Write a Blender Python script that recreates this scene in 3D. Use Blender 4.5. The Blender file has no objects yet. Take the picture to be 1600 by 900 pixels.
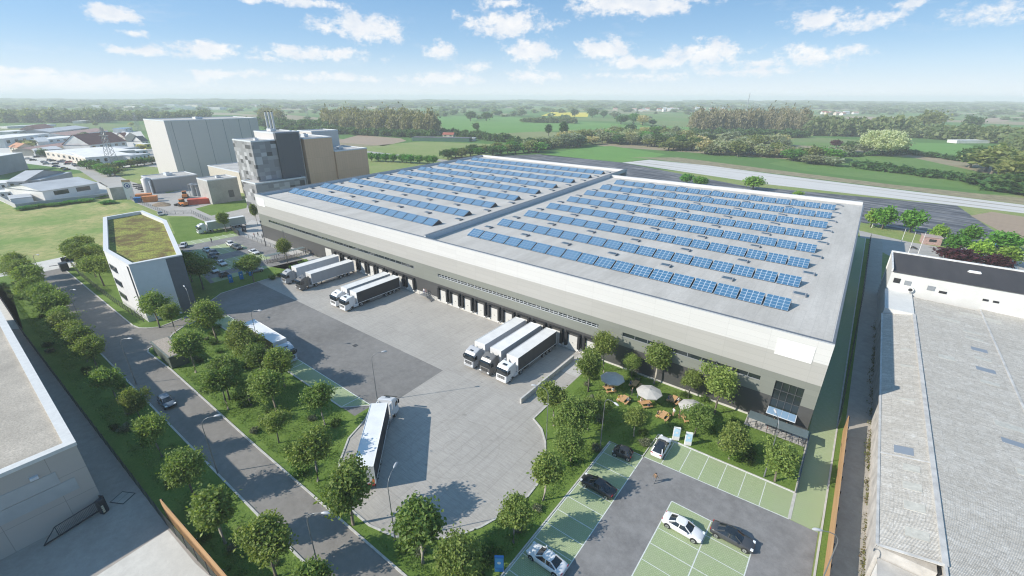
import bpy, bmesh, math, random
import numpy as np
from mathutils import Vector, Matrix, noise as mnoise
from mathutils.geometry import tessellate_polygon
R = math.radians
scene = bpy.context.scene
COL = scene.collection
random.seed(7)
# ------------------------------------------------------------------ camera geometry: turns a point of the picture into a point of the site
F, PITCH, ROLL, TH, CAMH = 701.1, .4020, .0027, .6544, 48.0
def _basis():
    cp, sp = math.cos(PITCH), math.sin(PITCH)
    fw = np.array([0, cp, -sp]); up = np.array([0, sp, cp]); rt = np.array([1., 0, 0])
    c, s = math.cos(ROLL), math.sin(ROLL)
    Rm = np.array([[math.cos(TH), -math.sin(TH), 0], [math.sin(TH), math.cos(TH), 0], [0, 0, 1]])
    return Rm @ (c*rt+s*up), Rm @ (-s*rt+c*up), Rm @ fw
RT, UP, FW = _basis()
def ray(x, y): return (x-800)*RT-(y-450)*UP+F*FW
def g(x, y, z=0.):
    d = ray(x, y); t = (z-CAMH)/d[2]
    return (float(t*d[0]), float(t*d[1]))
def gs(pts, z=0.): return [g(x, y, z) for x, y in pts]
def zm(ox, oy, s, L): return [(ox+x/s, oy+y/s) for x, y in L]
def hgt(p, py):
    lo, hi = -5, 300
    for _ in range(50):
        m = (lo+hi)/2; q = np.array([p[0], p[1], m-CAMH]); k = q @ FW
        if 450-F*(q @ UP)/k > py: lo = m
        else: hi = m
    return lo
ORD = ['zeroth','first','second','third','fourth','fifth','sixth','seventh','eighth','ninth','tenth','eleventh','twelfth','thirteenth','fourteenth','fifteenth','sixteenth','seventeenth','eighteenth','nineteenth','twentieth','twenty-first','twenty-second','twenty-third','twenty-fourth','twenty-fifth','twenty-sixth','twenty-seventh','twenty-eighth','twenty-ninth','thirtieth']
# ------------------------------------------------------------------ objects
def tag(o, label=None, cat=None, group=None, kind=None):
    if label: o['label'] = label
    if cat: o['category'] = cat
    if group: o['group'] = group
    if kind: o['kind'] = kind
    return o
def link(o, parent=None):
    COL.objects.link(o)
    if parent is not None: o.parent = parent
    return o
def thing(name, label, cat, loc=(0, 0, 0), rz=0., group=None):
    o = bpy.data.objects.new(name, None); link(o)
    o.location = loc if len(loc) == 3 else (loc[0], loc[1], 0); o.rotation_euler = (0, 0, rz)
    o.empty_display_size = .5
    return tag(o, label, cat, group)
def kids(o): return [x for x in ALLP.get(o.name, [])]
ALLP = {}
def reg(o, parent):
    if parent is not None: ALLP.setdefault(parent.name, []).append(o)
def dup(o, loc=None, rz=None, label=None, group=None, parent=None, scale=None):
    c = o.copy(); COL.objects.link(c)
    if parent is not None: c.parent = parent; reg(c, parent)
    for ch in kids(o): dup(ch, parent=c)
    if loc is not None: c.location = loc if len(loc) == 3 else (loc[0], loc[1], 0)
    if rz is not None: c.rotation_euler = (0, 0, rz)
    if scale is not None: c.scale = (scale, scale, scale) if not hasattr(scale, '__len__') else scale
    if label: c['label'] = label
    if group: c['group'] = group
    return c
class MB:
    def __init__(s): s.v = []; s.f = []; s.m = []; s.sm = []
    def add(s, vs, fs, m=0, smooth=False):
        b = len(s.v); s.v += [tuple(map(float, p)) for p in vs]
        for f in fs: s.f.append(tuple(b+i for i in f)); s.m.append(m); s.sm.append(smooth)
        return s
    def box(s, x0, x1, y0, y1, z0, z1, m=0):
        return s.add([(x0,y0,z0),(x1,y0,z0),(x1,y1,z0),(x0,y1,z0),(x0,y0,z1),(x1,y0,z1),(x1,y1,z1),(x0,y1,z1)],
                     [(0,3,2,1),(4,5,6,7),(0,1,5,4),(1,2,6,5),(2,3,7,6),(3,0,4,7)], m)
    def bar(s, a, b, w=.1, h=None, m=0):
        a = Vector(a); b = Vector(b); h = h or w; d = (b-a).normalized()
        u = d.cross(Vector((0, 0, 1)));
        if u.length < 1e-3: u = Vector((1, 0, 0))
        u.normalize(); v = u.cross(d).normalized(); P = []
        for q in (a, b):
            for i, j in ((-1,-1),(1,-1),(1,1),(-1,1)): P.append(q+u*(w/2*i)+v*(h/2*j))
        return s.add(P, [(0,3,2,1),(4,5,6,7),(0,1,5,4),(1,2,6,5),(2,3,7,6),(3,0,4,7)], m)
    def tube(s, pts, r, n=8, m=0, caps=True, smooth=True):
        pts = [Vector(p) for p in pts]; rs = r if hasattr(r, '__len__') else [r]*len(pts)
        P = []
        for i, p in enumerate(pts):
            d = (pts[min(i+1, len(pts)-1)]-pts[max(i-1, 0)]).normalized()
            u = d.cross(Vector((0, 0, 1)))
            if u.length < 1e-3: u = d.cross(Vector((0, 1, 0)))
            u.normalize(); v = d.cross(u)
            for k in range(n):
                a = 2*math.pi*k/n; P.append(p+(u*math.cos(a)+v*math.sin(a))*rs[i])
        Fs = []
        for i in range(len(pts)-1):
            for k in range(n): Fs.append((i*n+k, i*n+(k+1) % n, (i+1)*n+(k+1) % n, (i+1)*n+k))
        s.add(P, Fs, m, smooth)
        if caps: s.add([P[k] for k in range(n)], [tuple(range(n))[::-1]], m); s.add(P[-n:], [tuple(range(n))], m)
        return s
    def cyl(s, a, b, r, n=16, m=0): return s.tube([a, b], r, n, m)
    def prism(s, poly, z0, z1, m=0, top=True, bottom=True, mtop=None):
        n = len(poly)
        ar = sum(poly[i][0]*poly[(i+1) % n][1]-poly[(i+1) % n][0]*poly[i][1] for i in range(n))
        if ar < 0: poly = poly[::-1]
        P = [(x, y, z0) for x, y in poly]+[(x, y, z1) for x, y in poly]
        s.add(P, [(i, (i+1) % n, n+(i+1) % n, n+i) for i in range(n)], m)
        if top: s.add([(x, y, z1) for x, y in poly], [tuple(range(n))], m if mtop is None else mtop)
        if bottom: s.add([(x, y, z0) for x, y in poly], [tuple(range(n))[::-1]], m)
        return s
    def quad(s, a, b, c, d, m=0): return s.add([a, b, c, d], [(0, 1, 2, 3)], m)
    def loft(s, rings, m=0, smooth=True, caps=True, closed=True):
        n = len(rings[0]); P = [p for r in rings for p in r]; Fs = []
        for i in range(len(rings)-1):
            for k in range(n if closed else n-1): Fs.append((i*n+k, i*n+(k+1) % n, (i+1)*n+(k+1) % n, (i+1)*n+k))
        s.add(P, Fs, m, smooth)
        if caps: s.add(rings[0], [tuple(range(n))[::-1]], m); s.add(rings[-1], [tuple(range(n))], m)
        return s
    def mesh(s, name, mats):
        me = bpy.data.meshes.new(name); me.from_pydata(s.v, [], s.f)
        for k in (mats if isinstance(mats, (list, tuple)) else [mats]): me.materials.append(k)
        me.polygons.foreach_set('material_index', s.m); me.polygons.foreach_set('use_smooth', s.sm)
        me.update(); return me
    def build(s, name, mats, parent=None, bevel=0, fix=False):
        me = s.mesh(name, mats)
        if bevel or fix:
            bm = bmesh.new(); bm.from_mesh(me)
            if fix:
                bmesh.ops.remove_doubles(bm, verts=bm.verts, dist=1e-4); bmesh.ops.recalc_face_normals(bm, faces=bm.faces)
            if bevel: bmesh.ops.bevel(bm, geom=list(bm.edges), offset=bevel, segments=2, affect='EDGES', clamp_overlap=True)
            bm.to_mesh(me); bm.free()
        o = bpy.data.objects.new(name, me); link(o, parent); reg(o, parent); return o
def mesh_np(name, V, Q, mats, matidx=None, smooth=False):
    """V (n,3), Q (m,k) faces of equal size"""
    me = bpy.data.meshes.new(name); m, k = Q.shape
    me.vertices.add(len(V)); me.vertices.foreach_set('co', np.asarray(V, np.float32).ravel())
    me.loops.add(m*k); me.loops.foreach_set('vertex_index', Q.astype(np.int32).ravel())
    me.polygons.add(m); me.polygons.foreach_set('loop_start', np.arange(0, m*k, k, dtype=np.int32))
    for q in (mats if isinstance(mats, (list, tuple)) else [mats]): me.materials.append(q)
    if matidx is not None: me.polygons.foreach_set('material_index', np.asarray(matidx, np.int32))
    me.polygons.foreach_set('use_smooth', np.full(m, smooth))
    me.update(calc_edges=True); return me
def obj(name, me, parent=None):
    o = bpy.data.objects.new(name, me); link(o, parent); reg(o, parent); return o
def struct(name, mb, mats): return tag(mb.build(name, mats), kind='structure')
# ------------------------------------------------------------------ materials
class NT:
    def __init__(s, nt): s.nt = nt
    def n(s, t, **kw):
        nd = s.nt.nodes.new(t)
        for k, v in kw.items(): setattr(nd, k, v)
        return nd
    def l(s, a, b): s.nt.links.new(a, b)
    def val(s, nd, i, v):
        if hasattr(v, 'is_output') or isinstance(v, bpy.types.NodeSocket): s.l(v, nd.inputs[i])
        else: nd.inputs[i].default_value = v
    def math(s, op, a, b=None, c=None, clamp=False):
        nd = s.n('ShaderNodeMath', operation=op, use_clamp=clamp); s.val(nd, 0, a)
        if b is not None: s.val(nd, 1, b)
        if c is not None: s.val(nd, 2, c)
        return nd.outputs[0]
    def vmath(s, op, a, b=None):
        nd = s.n('ShaderNodeVectorMath', operation=op); s.val(nd, 0, a)
        if b is not None: s.val(nd, 1, b)
        return nd.outputs['Value'] if op in ('LENGTH', 'DOT_PRODUCT') else nd.outputs[0]
    def noise(s, vec, scale, detail=4, rough=.55, dist=0.):
        nd = s.n('ShaderNodeTexNoise'); s.val(nd, 'Vector', vec); nd.inputs['Scale'].default_value = scale
        nd.inputs['Detail'].default_value = detail; nd.inputs['Roughness'].default_value = rough; nd.inputs['Distortion'].default_value = dist
        return nd.outputs['Fac']
    def mapr(s, v, a, b, c=0., d=1., smooth=False):
        nd = s.n('ShaderNodeMapRange', interpolation_type='SMOOTHSTEP' if smooth else 'LINEAR'); s.val(nd, 0, v)
        for i, x in ((1, a), (2, b), (3, c), (4, d)): s.val(nd, i, x)
        return nd.outputs[0]
    def mix(s, f, a, b, mode='MIX'):
        nd = s.n('ShaderNodeMix', data_type='RGBA', blend_type=mode); s.val(nd, 0, f)
        for i, x in ((6, a), (7, b)):
            if isinstance(x, bpy.types.NodeSocket): s.l(x, nd.inputs[i])
            else: nd.inputs[i].default_value = (*x[:3], 1)
        return nd.outputs[2]
    def scl(s, vec, sc, rot=0):
        nd = s.n('ShaderNodeMapping'); s.l(vec, nd.inputs['Vector']); nd.inputs['Scale'].default_value = sc
        nd.inputs['Rotation'].default_value = (0, 0, rot); return nd.outputs[0]
def newmat(name):
    m = bpy.data.materials.new(name); m.use_nodes = True; nt = m.node_tree
    b = nt.nodes['Principled BSDF']; return m, NT(nt), b
def mat(name, col, rough=.7, metal=0., spec=.5, var=.12, vs=1.5, stretch=(1, 1, 1), col2=None, bump=0., bs=None, fine=0., fs=20., coat=0., emit=None):
    """base colour broken up by two octaves of noise in object space"""
    m, T, b = newmat(name)
    b.inputs['Roughness'].default_value = rough; b.inputs['Metallic'].default_value = metal; b.inputs['Specular IOR Level'].default_value = spec
    b.inputs['Coat Weight'].default_value = coat
    if var or fine or bump:
        tc = T.n('ShaderNodeTexCoord').outputs['Object']; v = T.scl(tc, stretch)
        c2 = col2 or tuple(max(0, c*(1-2.2*var)) for c in col)
        n = T.noise(v, vs, 6, .6); c = T.mix(T.mapr(n, .3, .7), c2 if col2 else tuple(min(1, c*(1+var)) for c in col), col if col2 else c2)
        if fine:
            n2 = T.noise(v, fs, 3, .7); c = T.mix(T.mapr(n2, .35, .65, 0, fine), c, tuple(x*.45 for x in col))
        T.l(c, b.inputs['Base Color'])
        if bump:
            bp = T.n('ShaderNodeBump'); bp.inputs['Strength'].default_value = bump; bp.inputs['Distance'].default_value = .05
            T.l(T.noise(v, bs or vs*8, 5, .7), bp.inputs['Height']); T.l(bp.outputs[0], b.inputs['Normal'])
    else: b.inputs['Base Color'].default_value = (*col, 1)
    if emit: b.inputs['Emission Color'].default_value = (*col, 1); b.inputs['Emission Strength'].default_value = emit
    return m
def glass(name, col=(.02, .03, .035), rough=.05):
    m, T, b = newmat(name); b.inputs['Base Color'].default_value = (*col, 1); b.inputs['Roughness'].default_value = rough
    b.inputs['Specular IOR Level'].default_value = .8; return m
# ================================================================== SETTING MATERIALS
def grass_mat(name, c1, c2, c3, s1=.25, s2=3., bump=.6):
    m, T, b = newmat(name); v = T.n('ShaderNodeTexCoord').outputs['Object']
    a = T.noise(v, s1, 5, .6); f = T.noise(v, s2, 5, .75); h = T.noise(v, 14., 3, .8)
    c = T.mix(T.mapr(a, .35, .65), c1, c2); c = T.mix(T.mapr(f, .42, .72), c, c3)
    c = T.mix(T.mapr(h, .45, .7, 0, .55), c, tuple(x*.4 for x in c1))
    T.l(c, b.inputs['Base Color']); b.inputs['Roughness'].default_value = .85; b.inputs['Specular IOR Level'].default_value = .2
    bp = T.n('ShaderNodeBump'); bp.inputs['Strength'].default_value = bump; bp.inputs['Distance'].default_value = .12
    T.l(T.math('ADD', f, h), bp.inputs['Height']); T.l(bp.outputs[0], b.inputs['Normal']); return m
GRASS = grass_mat('lawn_grass', (.12, .20, .035), (.18, .26, .055), (.09, .165, .03))
MEADOW = grass_mat('meadow_grass', (.20, .30, .075), (.50, .42, .20), (.15, .25, .06), .05, .35)
ROUGHG = grass_mat('rough_grass', (.22, .29, .085), (.31, .32, .13), (.17, .25, .075), .05, .5)
FIELDG = grass_mat('crop_grass', (.12, .27, .055), (.155, .30, .07), (.13, .245, .06), .01, .06, .2)
def asphalt(name, c, c2, s=.12, streak=None, fine=.25):
    m, T, b = newmat(name); v = T.n('ShaderNodeTexCoord').outputs['Object']
    a = T.noise(v, s, 8, .68, .3); w = T.noise(T.scl(v, streak or (1, 1, 1), .25), .9, 6, .7)
    f = T.noise(v, 9., 4, .8); k = T.noise(v, .05, 2, .5)
    cc = T.mix(T.mapr(a, .32, .68), c, c2); cc = T.mix(T.mapr(w, .4, .75, 0, .5), cc, tuple(x*1.35 for x in c2))
    cc = T.mix(T.mapr(f, .35, .7, 0, fine), cc, tuple(x*.55 for x in c)); cc = T.mix(T.mapr(k, .5, .7, 0, .3), cc, tuple(x*.75 for x in c))
    T.l(cc, b.inputs['Base Color']); b.inputs['Roughness'].default_value = .8; b.inputs['Specular IOR Level'].default_value = .35
    bp = T.n('ShaderNodeBump'); bp.inputs['Strength'].default_value = .15; bp.inputs['Distance'].default_value = .02
    T.l(f, bp.inputs['Height']); T.l(bp.outputs[0], b.inputs['Normal']); return m
ASPH = asphalt('road_asphalt', (.19, .176, .16), (.24, .225, .207))
YARDDARK = asphalt('yard_asphalt', (.15, .145, .138), (.225, .217, .207), .09)
LOT = asphalt('lot_asphalt', (.155, .15, .148), (.25, .245, .24), .22)
ALLEY = asphalt('alley_asphalt', (.31, .285, .25), (.40, .37, .33), .2)
OLDASPH = asphalt('plant_road_asphalt', (.34, .32, .295), (.40, .385, .36), .08)
CONCPALE = asphalt('pale_concrete', (.52, .50, .455), (.60, .58, .535), .1)
def concrete_slabs(name, c, c2, slab=4.2, tyres=0.):
    m, T, b = newmat(name); v = T.n('ShaderNodeTexCoord').outputs['Object']
    a = T.noise(v, .1, 6, .6); w = T.noise(T.scl(v, (1, 9, 1), R(24)), .55, 7, .72); f = T.noise(v, 6., 4, .8)
    cc = T.mix(T.mapr(a, .35, .65), c, c2); cc = T.mix(T.mapr(w, .35, .7, 0, .8), cc, tuple(x*.68 for x in c))
    cc = T.mix(T.mapr(f, .4, .75, 0, .25), cc, tuple(x*.6 for x in c))
    br = T.n('ShaderNodeTexBrick'); T.l(v, br.inputs['Vector']); br.offset = 0; br.inputs['Scale'].default_value = 1
    br.inputs['Brick Width'].default_value = slab; br.inputs['Row Height'].default_value = slab; br.inputs['Mortar Size'].default_value = .03
    br.inputs['Color1'].default_value = (1, 1, 1, 1); br.inputs['Color2'].default_value = (.93, .93, .93, 1); br.inputs['Mortar'].default_value = (.80, .80, .80, 1)
    cc = T.mix(1., cc, br.outputs['Color'], 'MULTIPLY')
    if tyres:
        wv = T.noise(v, .035, 3, .5); cen = T.vmath('LENGTH', T.vmath('SUBTRACT', v, (-39, 36, 0))); rr_ = T.math('ADD', cen, T.math('MULTIPLY', wv, 9.)); tr_ = T.noise(T.vmath('MULTIPLY', rr_, (1, 0, 0)), 1.1, 5, .75)
        tb = T.math('MULTIPLY', T.mapr(tr_, .53, .7), T.mapr(cen, 3., 26., 1., .15)); cc = T.mix(T.math('MULTIPLY', tb, tyres), cc, tuple(x*.55 for x in c))
        lon = T.noise(T.scl(v, (1.6, .03, 1)), 1.0, 4, .7); cc = T.mix(T.math('MULTIPLY', T.mapr(lon, .52, .7), tyres*.8), cc, tuple(x*.6 for x in c))
        sp = T.noise(v, .55, 2, .4); cc = T.mix(T.mapr(sp, .70, .78, 0, tyres), cc, tuple(x*.45 for x in c))
    T.l(cc, b.inputs['Base Color']); b.inputs['Roughness'].default_value = .75; return m
YARD = concrete_slabs('yard_concrete', (.40, .378, .345), (.47, .447, .41), tyres=.55)
def paver_mat(name, c1, c2):
    m, T, b = newmat(name); v = T.n('ShaderNodeTexCoord').outputs['Object']
    br = T.n('ShaderNodeTexBrick'); T.l(v, br.inputs['Vector']); br.inputs['Scale'].default_value = 1
    br.inputs['Brick Width'].default_value = .3; br.inputs['Row Height'].default_value = .2; br.inputs['Mortar Size'].default_value = .035
    br.inputs['Color1'].default_value = (*c1, 1); br.inputs['Color2'].default_value = (*[x*.85 for x in c1], 1); br.inputs['Mortar'].default_value = (*c2, 1)
    n = T.noise(v, 2.2, 6, .75); n2 = T.noise(v, .3, 3, .6); n3 = T.noise(v, 9, 3, .8)
    cc = T.mix(T.mapr(n, .4, .7, 0, .6), br.outputs['Color'], c2); cc = T.mix(T.mapr(n2, .4, .65, 0, .4), cc, tuple(x*.8 for x in c1))
    cc = T.mix(T.mapr(n3, .45, .7, 0, .4), cc, tuple(x*.5 for x in c1))
    T.l(cc, b.inputs['Base Color']); b.inputs['Roughness'].default_value = .85; return m
PAVER = paver_mat('grass_pavers', (.40, .45, .285), (.25, .33, .15))
PLAZA = concrete_slabs('plaza_paving', (.50, .485, .455), (.57, .555, .53), 1.2)
KERB = mat('kerb_stone', (.50, .49, .46), .8, var=.1)
PAINT = mat('road_paint', (.62, .65, .61), .7, var=.08, vs=4)
# far plain: patchwork of fields
def plain_mat():
    m, T, b = newmat('plain_fields'); v = T.n('ShaderNodeTexCoord').outputs['Object']
    vv = T.scl(v, (1/330., 1/140., 1), R(38)); w = T.n('ShaderNodeTexVoronoi'); T.l(vv, w.inputs['Vector']); w.inputs['Scale'].default_value = 1; w.inputs['Randomness'].default_value = .8
    sep = T.n('ShaderNodeSeparateColor'); T.l(w.outputs['Color'], sep.inputs[0])
    cr = T.n('ShaderNodeValToRGB'); T.l(sep.outputs[0], cr.inputs[0]); cr.color_ramp.interpolation = 'CONSTANT'
    cols = [(0, (.10, .20, .055)), (.2, (.15, .24, .075)), (.38, (.09, .19, .05)), (.52, (.19, .25, .10)), (.64, (.33, .27, .19)), (.74, (.11, .23, .06)), (.84, (.26, .28, .13)), (.92, (.38, .33, .24))]
    e = cr.color_ramp.elements
    for i, (p, c) in enumerate(cols):
        q = e[i] if i < 2 else e.new(p)
        q.position = p; q.color = (*c, 1)
    n = T.noise(v, .02, 5, .7); f = T.noise(v, .3, 4, .7)
    c = T.mix(T.mapr(n, .35, .7, 0, .35), cr.outputs[0], (.08, .13, .035)); c = T.mix(T.mapr(f, .4, .7, 0, .3), c, (.06, .1, .03))
    T.l(c, b.inputs['Base Color']); b.inputs['Roughness'].default_value = .9; b.inputs['Specular IOR Level'].default_value = .1; return m
PLAIN = plain_mat()
def rows_mat(name, c1, c2, w=1.6, rot=0., sharp=(.42, .58), c3=None, k=.5, SINK=.25):
    m, T, b = newmat(name); v = T.n('ShaderNodeTexCoord').outputs['Object']
    vr = T.scl(v, (1, 1, 1), rot); s = T.n('ShaderNodeSeparateXYZ'); T.l(vr, s.inputs[0])
    n = T.noise(T.scl(vr, (.05, 1, 1)), 1.2/w, 4, .65)
    sn = T.math('SINE', T.math('ADD', T.math('MULTIPLY', s.outputs[1], 6.283/w), T.math('MULTIPLY', n, 4.)))
    f = T.mapr(T.math('ADD', T.math('MULTIPLY', sn, SINK), T.math('MULTIPLY', n, 1.)), *sharp)
    c = T.mix(f, c1, c2); p = T.noise(T.scl(vr, (.15, 1, 1)), .35, 6, .75)
    c = T.mix(T.mapr(p, .5, .75, 0, k), c, c3 or c1)
    T.l(c, b.inputs['Base Color']); b.inputs['Roughness'].default_value = .7; return m
ROWA = R(13.3)
FILMB = rows_mat('black_film_rows', (.04, .042, .05), (.15, .152, .165), 6., ROWA, (.4, .68), (.44, .42, .39), 1., .09)
FILMW = rows_mat('white_film_rows', (.26, .22, .15), (.56, .54, .51), 11., ROWA, (.12, .3), (.42, .40, .36), .5)
SOIL = rows_mat('ploughed_soil', (.30, .22, .15), (.36, .27, .185), 2.5, R(15), (.3, .7), (.25, .185, .12), .5)
STRAW = mat('dry_verge', (.30, .26, .15), .9, var=.2, vs=.2, fine=.4, fs=1.5)
YELLOW = mat('rapeseed', (.62, .52, .03), .9, var=.1, vs=.05)
# ================================================================== GROUND
def sheet(name, pts, z, m):
    mb = MB(); n = len(pts)
    ar = sum(pts[i][0]*pts[(i+1) % n][1]-pts[(i+1) % n][0]*pts[i][1] for i in range(n))
    if ar < 0: pts = pts[::-1]
    V3 = [Vector((p[0], p[1], 0)) for p in pts]; tri = tessellate_polygon([V3])
    tri = [t if (V3[t[1]]-V3[t[0]]).cross(V3[t[2]]-V3[t[0]]).z > 0 else t[::-1] for t in tri]
    me = bpy.data.meshes.new(name); me.from_pydata([(p[0], p[1], z) for p in pts], [], [tuple(t) for t in tri]); me.materials.append(m); me.update()
    return tag(obj(name, me), kind='structure')
L = .004
mb = MB(); S = 22000
mb.quad((-S, -S, 0), (S, -S, 0), (S, S, 0), (-S, S, 0)); struct('ground', mb, PLAIN)
# near meadow and plant surroundings
sheet('meadow', gs([(-500, 520), (-300, 330), (-60, 318), (180, 311), (235, 330), (300, 372), (160, 418), (90, 432), (20, 470)]), L, MEADOW)
sheet('rough_field', [(-420, 20), (-420, 330), (-100, 330), (60, 330), (140, 160), (140, -60), (-60, -120), (-320, -120)], L*.5, ROUGHG)
sheet('plant_road', gs([(118, 262), (150, 258), (200, 282), (262, 302), (300, 292), (345, 297), (380, 312), (420, 316), (470, 400), (420, 405), (322, 372), (292, 378), (270, 372), (330, 350), (300, 338), (262, 337), (215, 318), (150, 283)]), L*2, OLDASPH)
sheet('plant_yard', gs([(120, 250), (240, 232), (252, 262), (205, 258), (180, 257)]), L*2, OLDASPH)
sheet('plant_lawn', gs([(262, 340), (300, 338), (328, 350), (275, 368)]), L*3, GRASS)
sheet('plant_lawn', gs([(305, 326), (335, 318), (388, 312), (385, 325), (330, 337)]), L*3, GRASS)
sheet('cross_path', gs([(-60, 455), (20, 418), (105, 400), (118, 412), (118, 422), (45, 436), (-50, 475)]), L*2, CONCPALE)
# the avenue, the branch into the yard
sheet('avenue_road', [(-186, 10.9), (-135.9, 11.15), (-111.7, 11.55), (-82, 12.1), (-53, 12.7), (-37, 13.05), (25, 14.3), (25, 20.3), (-29, 18.9), (-62, 18.3), (-95.8, 18.05), (-104.9, 17.6), (-107, 17.5), (-108.4, 18.05), (-109.1, 19.9), (-110, 22.2), (-112.1, 23.8), (-114, 26.5), (-114.5, 31.4), (-114.5, 34.9), (-127.7, 49), (-127.2, 39.3), (-119.7, 30.6), (-118.9, 29), (-117.7, 22.8), (-119.3, 20.9), (-120.9, 19.8), (-123.5, 19.3), (-151.8, 18.8), (-186, 18.2)], L*3, ASPH)
sheet('yard_asphalt', [(-114.5, 31.4), (-56.4, 31.4), (-56.4, 34.8), (-54.3, 38.9), (-54.6, 49.6), (-127.7, 49.0), (-127.2, 44)], L*4, YARDDARK)
circ = [(-56.4, 34.8), (-54.2, 31.8), (-52.6, 27.7), (-49.3, 24), (-45.2, 21.4), (-40.9, 20.3), (-37.4, 20.35), (-33.5, 21.3), (-30.2, 23.4), (-28.0, 25.8), (-26.5, 28.5), (-25.4, 31.7), (-24.6, 34.8), (-24.8, 38.2), (-26, 41.8), (-28.4, 45.4), (-30.5, 47.5), (-32.9, 48.7), (-33, 51.6), (-33.1, 63.3), (-33.1, 71.2)]
sheet('yard_concrete', [(-128, 71.2), (-127.7, 49.0), (-54.6, 49.6), (-54.3, 38.9)]+circ, L*5, YARD)
# site lawns
sheet('island_lawn', [(-107, 17.6), (-95.8, 18.05), (-62, 18.3), (-29, 18.9), (25, 20.3), (25, 24), (-20.6, 24), (-20.6, 51.4), (-15.6, 51.5), (-15.4, 57.6), (2.9, 57.6), (2.9, 71.2), (-33.1, 71.2)]+circ[::-1][1:]+[(-56.4, 31.4), (-114.5, 31.4), (-114, 26.5), (-112.1, 23.8), (-110, 22.2), (-109.1, 19.9), (-108.4, 18.05)], L*6, GRASS)
sheet('verge_lawn', [(-190, 3.0), (-136, 3.4), (-95.5, 4.35), (-57, 5.35), (-46, 6), (25, 9.5), (25, 14.3), (-37, 13.05), (-53, 12.7), (-82, 12.1), (-111.7, 11.55), (-135.9, 11.15), (-190, 10.9)], L*6, GRASS)
sheet('office_lawn', [(-184, 18.25), (-151.8, 18.8), (-123.5, 19.3), (-120.9, 19.8), (-119.3, 20.9), (-117.7, 22.8), (-118.9, 29), (-119.7, 30.6), (-127.2, 39.3), (-127.8, 48.8), (-127.8, 60), (-137, 57.5), (-137, 40.5), (-180, 43), (-186, 30)], L*6, GRASS)
sheet('car_park_lawn', [(-200, 47), (-186, 47), (-182, 66.5), (-188, 69), (-206, 64)], L*6, GRASS)
sheet('hedge_bed', [(-137, 57.2), (-127.8, 54), (-127.8, 66), (-135.5, 68)], L*7, GRASS)
# paved parking strip along the yard
def line(mb, a, b, w=.12, z=0):
    d = Vector((b[0]-a[0], b[1]-a[1])).normalized(); n = Vector((-d.y, d.x))*w/2
    mb.quad((a[0]-n.x, a[1]-n.y, z), (b[0]-n.x, b[1]-n.y, z), (b[0]+n.x, b[1]+n.y, z), (a[0]+n.x, a[1]+n.y, z))
sheet('lorry_strip', [(-112, 31.45), (-60, 31.45), (-56.6, 34.7), (-112, 34.7)], L*7, PAVER)
mb = MB()
line(mb, (-112, 34.75), (-56.5, 34.75), .15, L*8); line(mb, (-60.2, 31.5), (-60, 34.7), .15, L*8); line(mb, (-78, 31.5), (-78, 34.7), .15, L*8)
struct('strip_marking', mb, PAINT)
# customer car park
sheet('car_park', [(-15.5, 10.2), (6.0, 10.2), (6.0, 52.6), (2.9, 52.6), (-15.4, 51.6), (-15.5, 51.5)], L*7, LOT)
sheet('car_park', [(-20.6, 10.2), (-15.5, 10.2), (-15.5, 51.5), (-20.6, 51.4)], L*8, PAVER)
sheet('parking_bays', [(-15.4, 51.65), (2.93, 52.62), (2.93, 57.6), (-15.35, 57.3)], L*8, PAVER)
sheet('parking_bays', [(-9.5, 10.2), (.2, 10.2), (.2, 46.45), (-9.5, 46.35)], L*8, PAVER)
mb = MB(); z = L*9
line(mb, (-20.55, 10.2), (-20.55, 51.3), .14, z); line(mb, (-15.5, 10.2), (-15.5, 51.4), .12, z)
y = 51.35-2.5
while y > 11: line(mb, (-20.5, y), (-15.55, y+.08), .09, z); y -= 2.5
line(mb, (-15.4, 51.65), (2.93, 52.62), .12, z); line(mb, (-15.3, 57.35), (2.93, 57.6), .14, z)
for k, x in enumerate([-12.95, -10.45, -7.95, -5.45, -2.95, -.45]): line(mb, (x, 57.4), (x+.03, 51.75+k*.14), .09, z)
line(mb, (-9.5, 10.2), (-9.5, 46.35), .12, z); line(mb, (-9.5, 46.4), (.2, 46.45), .12, z); line(mb, (.2, 10.2), (.2, 46.4), .12, z); line(mb, (-4.62, 10.2), (-4.62, 46.4), .12, z)
y = 44.0
while y > 11: line(mb, (-9.45, y), (.15, y), .085, z+L); y -= 2.5
struct('bay_marking', mb, PAINT)
sheet('fire_path', [(2.98, 52.65), (6.0, 52.6), (6.3, 60), (6.35, 208), (2.75, 208), (2.9, 73)], L*7, PAVER)
sheet('fence_strip', [(6.3, 10), (7.15, 10), (7.3, 76), (7.6, 208), (6.35, 208), (6.3, 60)], L*7, GRASS)
sheet('alley', [(7.15, 10), (10.6, 10), (11.5, 200), (10.8, 214), (7.6, 214), (7.3, 76)], L*6, ALLEY)
sheet('loading_alley', [(-190, -40), (25, -40), (25, 9.5), (-46, 6), (-57, 5.35), (-95.5, 4.35), (-136, 3.4), (-190, 3.0)], L*5, asphalt('loading_asphalt', (.31, .275, .24), (.37, .335, .30), .2))
sheet('sunlit_pad', gs([(105, 930), (262, 828), (305, 880), (360, 930)]), L*6, CONCPALE)  # pale colour paints sunlight on the pad beyond the hall's shadow
sheet('sunlit_pad', gs([(-60, 440), (15, 448), (36, 514), (-40, 514)]), L*6, CONCPALE)  # sunlit alley painted paler, cut off where the hall's shade begins
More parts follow.
